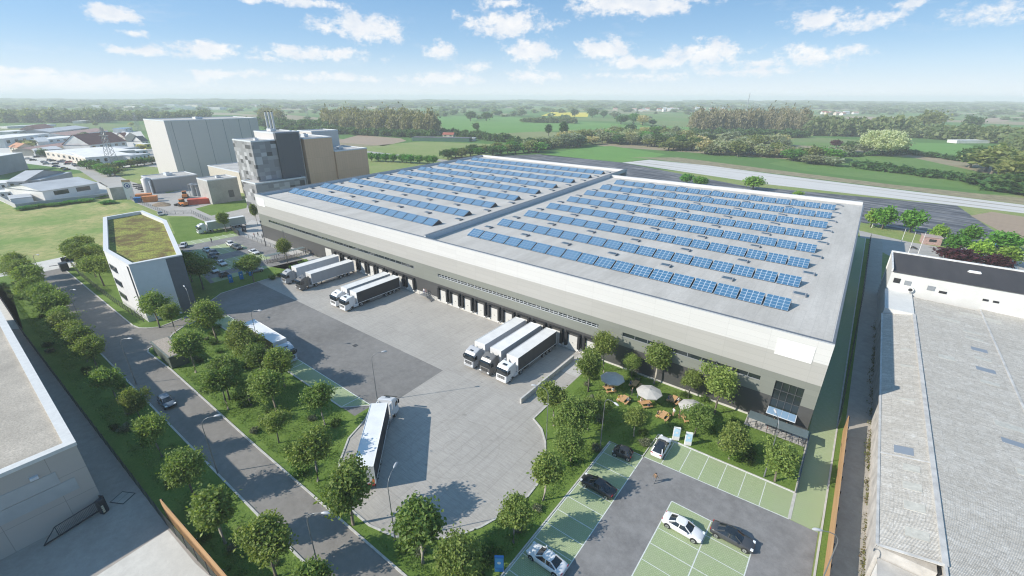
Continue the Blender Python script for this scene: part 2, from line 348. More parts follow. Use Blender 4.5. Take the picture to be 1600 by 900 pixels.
# staff car park
sheet('staff_car_park', [(-186, 48), (-137, 40.5), (-137, 57.4), (-127.9, 60), (-135.6, 66.9), (-182, 66.9)], L*7, LOT)
bz = L*8
for poly in ([(-173.5, 48.3), (-161.8, 47.5), (-161.8, 61.8), (-173.5, 62)], [(-155.6, 47.2), (-145, 45), (-145, 61.5), (-155.6, 61.7)], [(-141, 42), (-136.9, 41.5), (-136.9, 57.2), (-139.5, 56.8)], [(-187.5, 49.6), (-181.5, 49), (-180, 66.5), (-184.5, 66.5)]):
    sheet('staff_bays', poly, bz, PAVER)
mb = MB()
for x0, x1, y0, y1 in ((-173.5, -161.8, 48.3, 61.8), (-155.6, -145, 46.5, 61.5), (-186, -181, 50, 66)):
    y = y0
    while y <= y1: line(mb, (x0, y), (x1, y), .14, bz+L); y += 2.6
    if x0 > -180: line(mb, ((x0+x1)/2, y0), ((x0+x1)/2, y1), .12, bz+2*L)
struct('staff_bay_marking', mb, PAINT)
sheet('plaza', [(-186, 67.2), (-134, 67.3), (-128, 66), (-128, 71.2), (-172, 71.2), (-190, 84), (-200, 80)], L*6, PLAZA)
sheet('forecourt', [(-5.6, 68.2), (2.86, 68.2), (2.86, 71.2), (-5.6, 71.2)], L*8, PLAZA)
sheet('dock_apron', [(-36.9, 63.3), (-33.2, 63.3), (-33.2, 71.2), (-36.9, 71.2)], L*8, PLAZA)
# kerbs
def kerb(pts, w=.25, h=.12, close=False):
    mb = MB(); n = len(pts); lft, rgt = [], []
    for i, p in enumerate(pts):
        a = Vector(pts[max(i-1, 0)]); b_ = Vector(pts[min(i+1, n-1)]); d = (b_-a).normalized(); nn = Vector((-d.y, d.x))*w/2
        lft.append(Vector(p)+nn); rgt.append(Vector(p)-nn)
    mb.loft([[(l.x, l.y, 0), (l.x, l.y, h), (r.x, r.y, h), (r.x, r.y, 0)] for l, r in zip(lft, rgt)], smooth=False)
    return struct('kerb', mb, KERB)
kerb([(-186, 10.9), (-135.9, 11.15), (-111.7, 11.55), (-82, 12.1), (-53, 12.7), (-37, 13.05), (25, 14.3)])
kerb([(-112.4, 31.3), (-114.4, 30.2), (-114, 26.5), (-112.1, 23.8), (-110, 22.2), (-109.1, 19.9), (-108.4, 18.05), (-107, 17.5), (-104.9, 17.6), (-95.8, 18.05), (-62, 18.3), (-29, 18.9), (25, 20.3)])
kerb([(-184, 18.25), (-151.8, 18.8), (-123.5, 19.3), (-120.9, 19.8), (-119.3, 20.9), (-117.7, 22.8), (-118.9, 29), (-119.7, 30.6), (-127.2, 39.3), (-127.8, 48.8), (-127.8, 62)])
kerb(circ[:-2]+[(-33.05, 58)])
kerb([(-112, 31.35), (-60, 31.35), (-56.4, 34.8)])
kerb([(-20.75, 20), (-20.75, 51.5), (-15.6, 51.6), (-15.5, 57.5), (2.9, 57.75), (2.95, 71)], .18, .1)
kerb([(2.95, 52.7), (2.95, 57.7)], .35, .06); kerb([(6.2, 10), (6.3, 60), (6.38, 208)], .22, .08)
mb = MB(); mb.box(-37.1, -36.75, 50.6, 68.2, 0, 1.0); tag(mb.build('ramp_wall', KERB, bevel=.02), 'low pale concrete wall running out from the docks beside the lawn', 'wall')
# fields beyond
sheet('green_field', gs([(845, 242), (907, 231), (955, 228), (1040, 241), (1015, 248), (972, 253.5)]), L*2, FIELDG)
sheet('black_film_field', gs([(700, 246), (845, 241), (972, 254), (1160, 290), (1495, 321), (1530, 345), (1570, 372), (1600, 395), (1450, 372), (1340, 352), (1000, 300)]), L*2, FILMB)
sheet('white_film_field', gs([(972, 254), (1015, 249.5), (1110, 259), (1200, 271), (1400, 296), (1640, 325), (1640, 338), (1495, 321), (1200, 288)]), L*3, FILMW)
sheet('dry_verge', gs([(985, 246), (1060, 246), (1200, 264), (1400, 289), (1640, 314), (1640, 324), (1400, 295), (1200, 270), (1015, 248)]), L*2.5, STRAW)
sheet('brown_field', gs([(1516, 337), (1550, 331), (1640, 345), (1640, 385), (1570, 365)]), L*3, SOIL)
sheet('brown_field', gs([(520, 222), (560, 211), (626, 216), (635, 220), (600, 228)]), L*2, SOIL)
sheet('hay_meadow', gs([(560, 231), (600, 226), (660, 221), (770, 225), (800, 232), (740, 243), (700, 249), (660, 248), (575, 238)]), L*2, ROUGHG)
sheet('farm_road', gs([(570, 238), (575, 236), (660, 246), (700, 250), (695, 253), (640, 247)]), L*3, OLDASPH)
sheet('pasture', gs([(680, 181), (800, 183), (900, 190), (1100, 200), (1070, 208), (900, 203), (700, 212)]), L*2, FIELDG)
sheet('pasture', gs([(1410, 222), (1500, 225), (1600, 240), (1600, 262), (1500, 250), (1420, 236)]), L*2, FIELDG)
sheet('pasture', gs([(1200, 255), (1300, 240), (1420, 245), (1560, 275), (1600, 290), (1600, 305), (1400, 284), (1250, 266)]), L*2, grass_mat('river_meadow', (.12, .22, .05), (.15, .24, .07), (.10, .18, .04), .02, .1, .3))
sheet('rapeseed_field', gs([(845, 181), (862, 175), (920, 176), (918, 183)]), L*3, YELLOW)
sheet('brown_field', gs([(1265, 190), (1330, 182), (1420, 184), (1330, 194)]), L*2, SOIL)
sheet('brown_field', gs([(1500, 186), (1560, 184), (1580, 189), (1540, 191)]), L*2, SOIL)
# ================================================================== BUILDINGS
def onY(px, py, Y):
    d = ray(px, py); t = Y/d[1]; return float(t*d[0]), float(t*d[2]+CAMH)
def clad(name, c, pw=6., ph=1.0, axis='x', joint=.85, rough=.5, var=.05, metal=.0):
    m, T, b = newmat(name); v = T.n('ShaderNodeTexCoord').outputs['Object']; s = T.n('ShaderNodeSeparateXYZ'); T.l(v, s.inputs[0])
    cb = T.n('ShaderNodeCombineXYZ'); T.l(T.math('ADD', s.outputs[0], s.outputs[1]), cb.inputs[0]); T.l(s.outputs[2], cb.inputs[1])
    br = T.n('ShaderNodeTexBrick'); T.l(cb.outputs[0], br.inputs['Vector']); br.offset = 0; br.inputs['Scale'].default_value = 1
    br.inputs['Brick Width'].default_value = pw; br.inputs['Row Height'].default_value = ph; br.inputs['Mortar Size'].default_value = .03
    br.inputs['Color1'].default_value = (*c, 1); br.inputs['Color2'].default_value = (*[x*(1-var) for x in c], 1); br.inputs['Mortar'].default_value = (*[x*joint for x in c], 1)
    n = T.noise(T.scl(v, (.15, .15, 1)), 1.2, 5, .6); T.l(T.mix(T.mapr(n, .35, .7, 0, .25), br.outputs['Color'], tuple(x*.88 for x in c)), b.inputs['Base Color'])
    b.inputs['Roughness'].default_value = rough; b.inputs['Metallic'].default_value = metal; return m
WHT = clad('white_cladding', (.60, .595, .58)); LGT = clad('light_grey_cladding', (.41, .40, .375)); SAGE = clad('sage_cladding', (.215, .225, .197), var=.07); DRK = clad('dark_grey_cladding', (.072, .072, .071), var=.1)
PLINTH = mat('dock_plinth', (.55, .53, .49), .7, var=.08); COPING = mat('metal_coping', (.13, .145, .165), .4, var=.1)
PARAPET = mat('parapet_sheet', (.52, .55, .58), .5, var=.04)
BLACK = mat('black_rubber', (.018, .019, .021), .7, var=.1); WHITEP = mat('white_paint', (.78, .78, .76), .5, var=.03)
GLASSD = glass('dark_glass', (.02, .028, .03)); FRAMEM = mat('grey_metal_frame', (.25, .27, .29), .4, var=.05); FRAMEL = mat('pale_metal_frame', (.6, .63, .66), .4, var=.05)
def roof_mat(name, c, c2):
    m, T, b = newmat(name); v = T.n('ShaderNodeTexCoord').outputs['Object']
    a = T.noise(T.scl(v, (1, .25, 1)), .22, 7, .68); f = T.noise(v, 1.4, 5, .75); q = T.noise(T.scl(v, (1, .08, 1)), 1.1, 4, .7)
    cc = T.mix(T.mapr(a, .35, .65), c, c2); cc = T.mix(T.mapr(f, .45, .75, 0, .35), cc, tuple(x*.68 for x in c)); cc = T.mix(T.mapr(q, .5, .75, 0, .35), cc, tuple(x*.8 for x in c))
    br = T.n('ShaderNodeTexBrick'); T.l(v, br.inputs['Vector']); br.inputs['Scale'].default_value = 1; br.inputs['Brick Width'].default_value = 1.6; br.inputs['Row Height'].default_value = 12.
    br.inputs['Mortar Size'].default_value = .035; br.inputs['Color1'].default_value = (1, 1, 1, 1); br.inputs['Color2'].default_value = (.965, .96, .955, 1); br.inputs['Mortar'].default_value = (.87, .87, .87, 1); br.offset = .3
    T.l(T.mix(1., cc, br.outputs['Color'], 'MULTIPLY'), b.inputs['Base Color']); b.inputs['Roughness'].default_value = .7; return m
ROOFM = roof_mat('roof_membrane', (.44, .415, .375), (.56, .53, .485))
FY = 71.3
wh = thing('warehouse', 'huge flat roofed grey warehouse with a long row of truck docks and solar roof', 'warehouse', (0, 0, 0))
bands = [(0, 4.8, 3), (4.8, 9.0, 2), (9.0, 12.6, 1), (12.6, 15.98, 0)]
WINS = [(-164., -86.9), (-78., -33.6), (-28.6, -5.2)]; W0, W1 = 6.75, 7.62
EX0, EX1, EZ1 = -3.1, .78, 7.75
mb = MB(); X0, X1 = -171., 2.6; Y1 = FY+.4
def fr(x0, x1, z0, z1, m): mb.box(x0, x1, FY, Y1, z0, z1, m)
fr(X0, EX0, 0, 4.8, 3); fr(EX1, X1, 0, 4.8, 3)
fr(X0, EX0, 4.8, W0, 2); fr(X0, EX0, W1, EZ1, 2)
xs = [X0]+[a for w in WINS for a in w]+[EX0]
for i in range(0, len(xs), 2): fr(xs[i], xs[i+1], W0, W1, 2)
fr(EX1, X1, 4.8, EZ1, 2); fr(X0, X1, EZ1, 9.0, 2); fr(X0, X1, 9., 12.6, 1); fr(X0, X1, 12.6, 15.98, 0)
mb.build('facade_wall', [WHT, LGT, SAGE, DRK], wh)
def wall_along(mb, a, b, th, top=15.98):   # four bands along a line
    a = Vector(a); b = Vector(b); d = (b-a).normalized(); n = Vector((-d.y, d.x))*th
    for z0, z1, m in bands: mb.prism([tuple(a), tuple(b), tuple(b+n), tuple(a+n)], z0, min(z1, top), m)
mb = MB(); wall_along(mb, (X1, FY+.41), (X1, 190), .4, 15.02); wall_along(mb, (X1-.41, 190), (-90, 190), .4); wall_along(mb, (-90.5, 208.5), (-184.5, 211), .4); wall_along(mb, (-185, 211), (X0, FY+.41), .4)
mb.build('wall', [WHT, LGT, SAGE, DRK], wh)
RZ = 15.0
mb = MB(); mb.prism([(-82.5, FY+.42), (X1-.42, FY+.42), (X1-.42, 189.58), (-90.2, 189.58)], 14.6, RZ); mb.prism([(X0+.4, FY+.42), (-82.9, FY+.42), (-91.4, 208), (-184.2, 210.5)], 14.6, RZ)
mb.build('roof', ROOFM, wh)
mb = MB()
def par(a, b, w=.5, z0=RZ, z1=16.0, m=0, cap=.06, side=1):
    a = Vector(a); b = Vector(b); d = (b-a).normalized(); n = Vector((-d.y, d.x))*w*side
    mb.prism([tuple(a), tuple(b), tuple(b+n), tuple(a+n)], z0, z1, 0); e = d*.04; k = n.normalized()*.05
    mb.prism([tuple(a-k), tuple(b-k), tuple(b+n+k), tuple(a+n+k)], z1, z1+cap, m)
par((X0+.5, FY+.43), (X1-.1, FY+.43), .35, RZ, 15.98, 1); par((X1+.02, FY+.8), (X1+.02, 190), .25, 15.02, 15.08, 1, .06)
par((X1-.5, 190.3), (-90, 190.3), .5, RZ, 16.0, 0); par((-91, 208.9), (-184.5, 211.4), .5, RZ, 16.0, 0); par((-185, 211), (X0+.1, FY+.8), .5, RZ, 16.0, 1)
mb.build('parapet', [PARAPET, COPING], wh)
mb = MB(); par((-82.45, FY+.9), (-91.1, 209.5), .55, RZ, 16.35, 1); mb.build('fire_wall', [PARAPET, COPING], wh)
for k, (a, b) in enumerate(WINS):
    mb = MB(); mb.box(a, b, FY+.22, FY+.26, W0, W1); w = mb.build('window', GLASSD, wh)
    mb = MB(); x = a; st = 1.1 if k == 1 else 2.4
    while x <= b: mb.box(x-.04, x+.04, FY+.12, FY+.2, W0, W1); x += st
    mb.box(a, b, FY+.12, FY+.2, W0, W0+.06); mb.box(a, b, FY+.12, FY+.2, W1-.06, W1)
    if k == 1: mb.box(a, b, FY+.13, FY+.19, 7.15, 7.2)
    mb.build('window_frame', FRAMEL if k == 1 else FRAMEM, w)
mb = MB(); mb.box(EX0, EX1, FY+.22, FY+.26, 0, EZ1); w = mb.build('entrance_window', GLASSD, wh)
mb = MB()
for i in range(5): x = EX0+(EX1-EX0)*i/4; mb.box(x-.04, x+.04, FY+.1, FY+.2, 0, EZ1)
for zz in (.0, 2.6, 4.4, 6.1, EZ1-.08): mb.box(EX0, EX1, FY+.09, FY+.21, zz, zz+.06)
mb.build('window_frame', mat('dark_window_frame', (.07, .075, .08), .4, var=0), w)
mb = MB(); mb.box(EX0-.05, EX1+.05, FY-2.1, FY-.02, 2.82, 2.92)
mb.build('entrance_canopy', FRAMEL, w)
mb = MB()
for i in range(4): x = EX0+.06+i*.95; mb.box(x, x+.88, FY-2.05, FY-.08, 2.922, 2.95)
mb.build('canopy_glass', glass('canopy_glass', (.25, .38, .52)), w)
mb = MB(); mb.box(-4.25, .6, FY-.06, FY-.005, 12.15, 14.8); mb.build('blank_sign_board', WHITEP, wh)
mb = MB(); mb.box(-169.9, -164.5, FY-.06, FY-.005, 12.1, 14.9); mb.build('blank_sign_board', WHITEP, wh)
mb = MB(); mb.box(-90.7, -86.4, FY-.08, FY-.004, 0, 1.05); mb.box(-86.4, -78.5, FY-.08, FY-.004, 0, 1.05); mb.box(-124, -90.7, FY-.08, FY-.004, 0, 1.05); mb.box(-78.5, -33.2, FY-.08, FY-.004, 0, 1.05); mb.box(-33.2, -5.6, FY-.08, FY-.004, 0, .35)
mb.build('plinth', PLINTH, wh)
# docks
DD = mat('dock_door_panel', (.56, .55, .52), .5, var=.04, stretch=(.3, 1, 3), vs=1.2)
mb = MB(); mb.box(-1.15, 1.15, -.06, .0, 1.05, 3.4); mb.box(-1.15, 1.15, -.1, 0, .1, 1.05)
for zz in (1.6, 2.15, 2.7): mb.box(-1.0, 1.0, -.066, -.058, zz, zz+.02)
dock = mb.build('dock_door', DD, wh); dock.location = (0, FY-.1, 0)
mb = MB(); mb.box(-.16, .16, -.075, -.061, 1.72, 1.83); mb.build('handle', BLACK, dock)
for s in (-1, 1):
    mb = MB(); P = []
    for a in range(0, 181, 30): P.append((.33*math.cos(R(a)), 3.75+.33*math.sin(R(a))))
    prof = [(-.33, .9)]+P[::-1]+[(.33, .9)]
    mb.loft([[(s*1.5+x*.8, yy, z) for x, z in prof] for yy in (0, -.5)], smooth=False); mb.build('dock_seal', BLACK, dock)
    mb = MB(); mb.box(s*1.35-.17, s*1.35+.17, -.4, 0, .55, .95); mb.build('bumper', WHITEP, dock)
mb = MB(); mb.box(-1.7, 1.7, -.3, 0, 4.1, 4.3); mb.build('dock_head_flap', BLACK, dock)
for i, x in enumerate([-76.25+4.15*k for k in range(11)]+[-88.6-4.15*k for k in range(9)]):
    if i == 0: dock.location.x = x
    else: dup(dock, (x, FY-.1, 0), parent=wh)
mb = MB(); mb.box(-129, -125.6, FY-.09, FY-.003, .1, 4.2); mb.build('gate_door', DD, wh)
# ---- steel stair by the docks
st = thing('steel_stair', 'grey steel stair with railings climbing to a platform between the two dock groups', 'stair', (-82.3, 69.4, 0))
STEEL = mat('galvanised_steel', (.33, .34, .35), .45, .6, var=.1)
mb = MB(); mb.box(-1.2, 1.2, .2, 1.8, .95, 1.05); mb.build('platform', STEEL, st)
mb = MB()
for k in range(6): mb.box(1.2+k*.3, 1.5+k*.3, .3, 1.3, .8-k*.16, .84-k*.16)
mb.bar((1.2, .3, .9), (3.0, .3, 0), .06, .15); mb.bar((1.2, 1.3, .9), (3.0, 1.3, 0), .06, .15); mb.build('flight', STEEL, st)
mb = MB()
for y in (.25, 1.35): mb.tube([(1.2, y, 2.0), (3.0, y, 1.05), (3.0, y, 0)], .03, 6); mb.tube([(1.2, y, 1.0), (1.2, y, 2.0)], .03, 6); mb.tube([(2.1, y, .5), (2.1, y, 1.5)], .03, 6)
for x in (-1.2, 0, 1.2): mb.tube([(x, .25, 1.0), (x, .25, 2.0)], .03, 6)
mb.tube([(-1.2, .25, 2), (1.2, .25, 2)], .03, 6); mb.tube([(-1.2, .25, 1.5), (1.2, .25, 1.5)], .02, 6)
mb.build('railing', STEEL, st)
# ---- solar tents
def pv_mat():
    m, T, b = newmat('solar_cells'); v = T.n('ShaderNodeTexCoord').outputs['UV']
    br = T.n('ShaderNodeTexBrick'); T.l(v, br.inputs['Vector']); br.offset = 0; br.inputs['Scale'].default_value = 1; br.inputs['Brick Width'].default_value = .25; br.inputs['Row Height'].default_value = .25
    br.inputs['Mortar Size'].default_value = .013; br.inputs['Mortar Smooth'].default_value = .1; br.inputs['Color1'].default_value = (.045, .125, .225, 1); br.inputs['Color2'].default_value = (.055, .145, .25, 1); br.inputs['Mortar'].default_value = (.40, .46, .52, 1)
    b2 = T.n('ShaderNodeTexBrick'); T.l(v, b2.inputs['Vector']); b2.offset = 0; b2.inputs['Scale'].default_value = 1; b2.inputs['Brick Width'].default_value = .0417; b2.inputs['Row Height'].default_value = .0625
    b2.inputs['Mortar Size'].default_value = .003; b2.inputs['Color1'].default_value = (1, 1, 1, 1); b2.inputs['Color2'].default_value = (.9, .93, .96, 1); b2.inputs['Mortar'].default_value = (1.4, 1.4, 1.4, 1)
    r = T.n('ShaderNodeObjectInfo').outputs['Random']
    c = T.mix(1., br.outputs['Color'], b2.outputs['Color'], 'MULTIPLY'); c = T.mix(T.mapr(r, 0, 1, 0, .25), c, (.08, .175, .28))
    T.l(c, b.inputs['Base Color']); b.inputs['Roughness'].default_value = .18; b.inputs['Specular IOR Level'].default_value = .6; return m
PV = pv_mat(); PVEND = mat('solar_frame', (.035, .04, .05), .5, var=.05)
UW, UD, UR, UH = 3.72, 4.0, 2.75, 1.35
def uvquad(name, q, mt, parent):
    me = bpy.data.meshes.new(name); me.from_pydata(q, [], [(0, 1, 2, 3)]); me.materials.append(mt); uv = me.uv_layers.new()
    for l, c in zip(uv.data, ((0, 0), (1, 0), (1, 1), (0, 1))): l.uv = c
    return obj(name, me, parent)
def solar(scale=1.):
    o = thing('solar_tent', 'solar', 'solar module', (0, 0, 0), 0, 'solar tents on the warehouse roof')
    w = UW/2*scale
    def slab(name, a, b):
        ob = uvquad(name, [(-w, a[0], a[1]), (w, a[0], a[1]), (w, b[0], b[1]), (-w, b[0], b[1])], PV, o); return ob
    slab('front_panel', (0, .12), (UR, UH)); slab('back_panel', (UR+.02, UH), (UD, .12))
    mb = MB()
    for s in (-1, 1):
        x = s*(w-.03); mb.loft([[(x-.025, .02, .02), (x-.025, UR, UH-.05), (x-.025, UD-.02, .02)], [(x+.025, .02, .02), (x+.025, UR, UH-.05), (x+.025, UD-.02, .02)]], smooth=False)
    mb.box(-w, w, 0, .1, 0, .11); mb.box(-w, w, UD-.1, UD, 0, .11); mb.build('support_frame', PVEND, o); return o
KF = (CAMH-RZ)/(CAMH-15.3)
proto = None; placed = []
Rst = [(-77.08, 81.2), (-77.57, 93.9), (-77.81, 106.7), (-78.31, 119.5), (-78.5, 132.4), (-79.42, 146), (-80.0, 159.6), (-80.5, 173)]
Lst = [(-167.6, 81.8), (-168.4, 94.9), (-169.5, 108.4), (-170.4, 121.9), (-171.5, 135.5), (-172.9, 149), (-174.4, 163.6), (-176, 178.2), (-177.3, 192)]
Len = [-90.3, -90.9, -91.9, -92.5, -93.3, -94.4, -94.9, -95.0, -95.6]
for hall, starts, ends in (('near hall', Rst, [-4.35]*8), ('far hall', Lst, Len)):
    for r, (xs_, y) in enumerate(starts):
        x0 = xs_*KF; x1 = ends[r]*KF; pit = (x1-x0)/18
        for k in range(18):
            xx = x0+pit*(k+.5)-.03; sc = pit/4.05*(1.0)
            if hall == 'near hall': lab = f'near hall solar tent, {ORD[k+1]} from the fire wall in {ORD[r+1]} row behind the docks'
            else: lab = f'far hall solar tent, {ORD[18-k]} from the fire wall in {ORD[r+1]} row behind the docks'
            if proto is None: proto = solar(); o = proto; o.location = (xx, y*KF, RZ); o['label'] = lab
            else: o = dup(proto, (xx, y*KF, RZ), label=lab)
            o.scale = (sc, 1, 1)
# ---- skylights
SKG = glass('skylight_glass', (.07, .105, .14), .22)
sk = thing('skylight', 's', 'skylight', (0, 0, 0), 0, 'roof lights between the solar rows')
mb = MB(); mb.box(-1.05, 1.05, -.75, .75, 0, .32); mb.build('curb', mat('skylight_curb', (.30, .31, .325), .5, var=.05), sk)
mb = MB(); mb.add([(-.85, -.62, .325), (.85, -.62, .325), (.85, .62, .325), (-.85, .62, .325), (-.6, 0, .5), (.6, 0, .5)], [(0, 1, 5, 4), (1, 2, 5), (2, 3, 4, 5), (3, 0, 4)]); mb.build('glazing', SKG, sk)
mb = MB(); mb.box(1.06, 1.2, -.75, .75, 0, .34); mb.build('wind_deflector', COPING, sk)
first = True
def sky_at(x, y, lab):
    global first
    if first: sk.location = (x, y, RZ); sk['label'] = lab; first = False
    else: dup(sk, (x, y, RZ), label=lab)
for r in range(8):
    y = (90.4+13.1*r)*KF; xs0 = -77.6-.5*r
    for k in range(7): sky_at((xs0+(-4.0-xs0)*k/6)*KF, y, f'near hall skylight, {ORD[k+1]} from the fire wall, in {ORD[r+1]} row behind the docks')
for r in range(9):
    y = (91.6+13.45*r)*KF; a = -168.2-1.25*r; b = -89.9-.75*r
    for k in range(7): sky_at((a+(b-a)*k/6)*KF, y, f'far hall skylight, {ORD[7-k]} from the fire wall, in {ORD[r+1]} row behind the docks')
# ---- office with the sedum roof
of = thing('office_building', 'white angular office building with sedum roof and dark grey corner beside the avenue', 'office', (0, 0, 0))
OW = mat('office_render', (.66, .66, .66), .7, var=.03, vs=.5); OG = mat('office_dark_panel', (.12, .13, .145), .55, var=.06)
P1, P2, P3, P4, P5, P6 = (-139.8, 21.6), (-122.6, 22.1), (-121.2, 31.8), (-160.7, 40.9), (-181.4, 40.7), (-180.2, 30.5)
SP = (-121.7, 28.6)
poly = [P1, P2, SP, P3, P4, P5, P6]
mb = MB(); n = len(poly); OH = 14.0
for i in range(n):
    a, b = poly[i], poly[(i+1) % n]; m = 1 if i in (2, 3) else 0
    mb.quad((*a, 0), (*b, 0), (*b, OH), (*a, OH), m)
mb.build('wall', [OW, OG], of)
def inset(poly, d):
    out = []; n = len(poly)
    for i in range(n):
        p0, p1, p2 = Vector(poly[i-1]), Vector(poly[i]), Vector(poly[(i+1) % n]); d1 = (p1-p0).normalized(); d2 = (p2-p1).normalized()
        n1 = Vector((-d1.y, d1.x)); n2 = Vector((-d2.y, d2.x)); k = (n1+n2); k = k/ max(.2, k.length_squared)*2
        out.append(tuple(p1+k*d))
    return out
hex_ = [P1, P2, P3, P4, P5, P6]; out_ = inset(hex_, -.06); inn = inset(hex_, .9)
mb = MB(); n = 6
for i in range(n):
    j = (i+1) % n
    mb.quad((*out_[i], OH+.15), (*out_[j], OH+.15), (*inn[j], OH+.15), (*inn[i], OH+.15)); mb.quad((*out_[i], OH-.12), (*out_[j], OH-.12), (*out_[j], OH+.15), (*out_[i], OH+.15)); mb.quad((*inn[j], OH-1.1), (*inn[i], OH-1.1), (*inn[i], OH+.15), (*inn[j], OH+.15))
mb.build('parapet', mat('office_coping', (.66, .66, .65), .5, var=.03), of)
def sedum():
    m, T, b = newmat('sedum_roof'); v = T.n('ShaderNodeTexCoord').outputs['Object']; a = T.noise(v, .28, 6, .7, .6); f = T.noise(v, 2.5, 5, .8); h = T.noise(v, 9, 3, .8)
    c = T.mix(T.mapr(a, .4, .6), (.14, .08, .022), (.32, .34, .055)); c = T.mix(T.mapr(f, .5, .58), c, (.08, .10, .016)); c = T.mix(T.mapr(h, .5, .7, 0, .7), c, (.075, .06, .018))
    T.l(c, b.inputs['Base Color']); b.inputs['Roughness'].default_value = .9; bp = T.n('ShaderNodeBump'); bp.inputs['Strength'].default_value = .8; bp.inputs['Distance'].default_value = .15; T.l(f, bp.inputs['Height']); T.l(bp.outputs[0], b.inputs['Normal']); return m
me = bpy.data.meshes.new('sedum'); bm = bmesh.new(); bm.faces.new([bm.verts.new((*p, OH-.75)) for p in inn]); bm.to_mesh(me); bm.free(); me.materials.append(sedum()); obj('sedum_bed', me, of)
def slit(x0, z0, x1, z1):
    mb = MB(); yy = 21.6+(x0-P1[0])/(P2[0]-P1[0])*.5; mb.box(x0, x1, yy-.09, yy+.1, z0, z1); w = mb.build('window', GLASSD, of)
    mb = MB(); mb.box(x0-.1, x1+.1, yy-.14, yy-.095, z0-.1, z0); mb.build('sill', FRAMEM, w)
for (ax, ay) in ((685, 440), (717, 528), (747, 610)):
    x, zt = onY(ax/4, 300+ay/4, 21.75); slit(x, zt-1.5, x+5.0, zt-.2)
x, zt = onY(782/4, 300+447/4, 21.95); slit(x+.2, 3.0, x+1.0, zt-.6)
# ---- small substation box
tr = thing('substation', 'small flat roofed green grey substation box at the corner of the avenue', 'substation', (0, 0, 0))
mb = MB(); mb.prism([(-105.6, 18.25), (-95.8, 18.3), (-95.6, 21.2), (-105.4, 21.2)], 0, 2.45); mb.build('wall', mat('substation_wall', (.085, .105, .085), .6, var=.1), tr)
mb = MB(); mb.prism([(-105.75, 18.1), (-95.65, 18.15), (-95.45, 21.35), (-105.25, 21.35)], 2.45, 2.6); mb.prism([(-105.4, 18.45), (-95.9, 18.5), (-95.8, 21.0), (-105.1, 21.0)], 2.6, 2.64, 1); mb.build('roof', [mat('substation_edge', (.16, .18, .16), .6), mat('gravel_roof', (.42, .36, .30), .9, var=.15, vs=3, fine=.4, fs=12)], tr)
# ---- processing plant towers
def boxpart(name, x0, x1, y0, y1, z0, z1, m, parent): b_ = MB(); b_.box(x0, x1, y0, y1, z0, z1); return b_.build(name, m, parent)
def mosaic():
    m, T, b = newmat('mosaic_cladding'); v = T.n('ShaderNodeTexCoord').outputs['Object']; s = T.n('ShaderNodeSeparateXYZ'); T.l(v, s.inputs[0])
    cb = T.n('ShaderNodeCombineXYZ'); u = T.math('ADD', s.outputs[0], s.outputs[1]); T.l(T.math('FLOOR', T.math('MULTIPLY', u, .42)), cb.inputs[0])
    T.l(T.math('FLOOR', T.math('MULTIPLY', s.outputs[2], .62)), cb.inputs[1]); wn = T.n('ShaderNodeTexWhiteNoise', noise_dimensions='2D'); T.l(cb.outputs[0], wn.inputs['Vector'])
    cr = T.n('ShaderNodeValToRGB'); T.l(wn.outputs['Value'], cr.inputs[0]); cr.color_ramp.interpolation = 'CONSTANT'; e = cr.color_ramp.elements
    for i, (p, c) in enumerate([(0, .24), (.35, .30), (.6, .19), (.72, .42), (.86, .07)]):
        q = e[i] if i < 2 else e.new(p)
        q.position = p; q.color = (c, c, c*1.03, 1)
    T.l(cr.outputs[0], b.inputs['Base Color']); b.inputs['Roughness'].default_value = .5; return m
MOS = mosaic(); TGREY = clad('tower_grey_cladding', (.56, .535, .515), 11., 40., joint=.6, var=.03); TAN = clad('tan_cladding', (.62, .41, .26), 1.3, 7.2, joint=.72, var=.05); TDARK = clad('slate_cladding', (.085, .09, .10), 5.5, 40., joint=.6)
ROOFP = mat('pale_flat_roof', (.50, .48, .45), .8, var=.12, vs=.2, fine=.25, fs=1.); CONC = mat('raw_concrete', (.42, .41, .385), .8, var=.1, vs=.3, fine=.2, fs=2.)
def tower(name, label, x0, x1, y0, y1, h, m, extra=True, wins=()):
    t = thing(name, label, 'building', (0, 0, 0)); boxpart('wall', x0, x1, y0, y1, 0, h, m, t)
    boxpart('roof', x0+.4, x1-.4, y0+.4, y1-.4, h+.002, h+.12, ROOFP, t); mb = MB()
    for a in ((x0-.05, x1+.05, y0-.05, y0+.35), (x0-.05, x1+.05, y1-.35, y1+.05), (x0-.05, x0+.35, y0+.35, y1-.35), (x1-.35, x1+.05, y0+.35, y1-.35)): mb.box(*a, h-.1, h+.45)
    mb.build('parapet', COPING if m is TDARK else FRAMEL, t)
    for w in wins: mb = MB(); mb.box(*w); mb.build('door', mat('steel_door', (.1, .105, .11), .5), t)
    return t
t_ = tower('storage_tower', 'tall windowless pale grey storage tower with vertical panel joints', -366, -330, 97, 150, 34.6, TGREY)
for yy in (100.5, 109.5, 119., 128.5, 138., 144.5): mb = MB(); mb.box(-329.99, -329.93, yy-.13, yy+.13, 0, 34.5); mb.build('panel_joint', FRAMEM, t_)
tA = tower('tower_annex', 'low grey annex at the foot of the tall grey tower', -318, -299.5, 75.5, 96.8, 7, clad('annex_cladding', (.33, .33, .335), 4.5, 20, joint=.7))
tower('pump_house', 'cream flat roofed block with one dark door beside red skips', -258, -245.4, 82.6, 96, 11, CONC, wins=[(-245.38, -245.3, 90.6, 93.0, 2.2, 5.6)])
tower('process_block', 'low beige block squeezed between the grey tower and mosaic tower', -302, -262, 104, 132, 11, mat('beige_render', (.5, .46, .38), .8, var=.08))
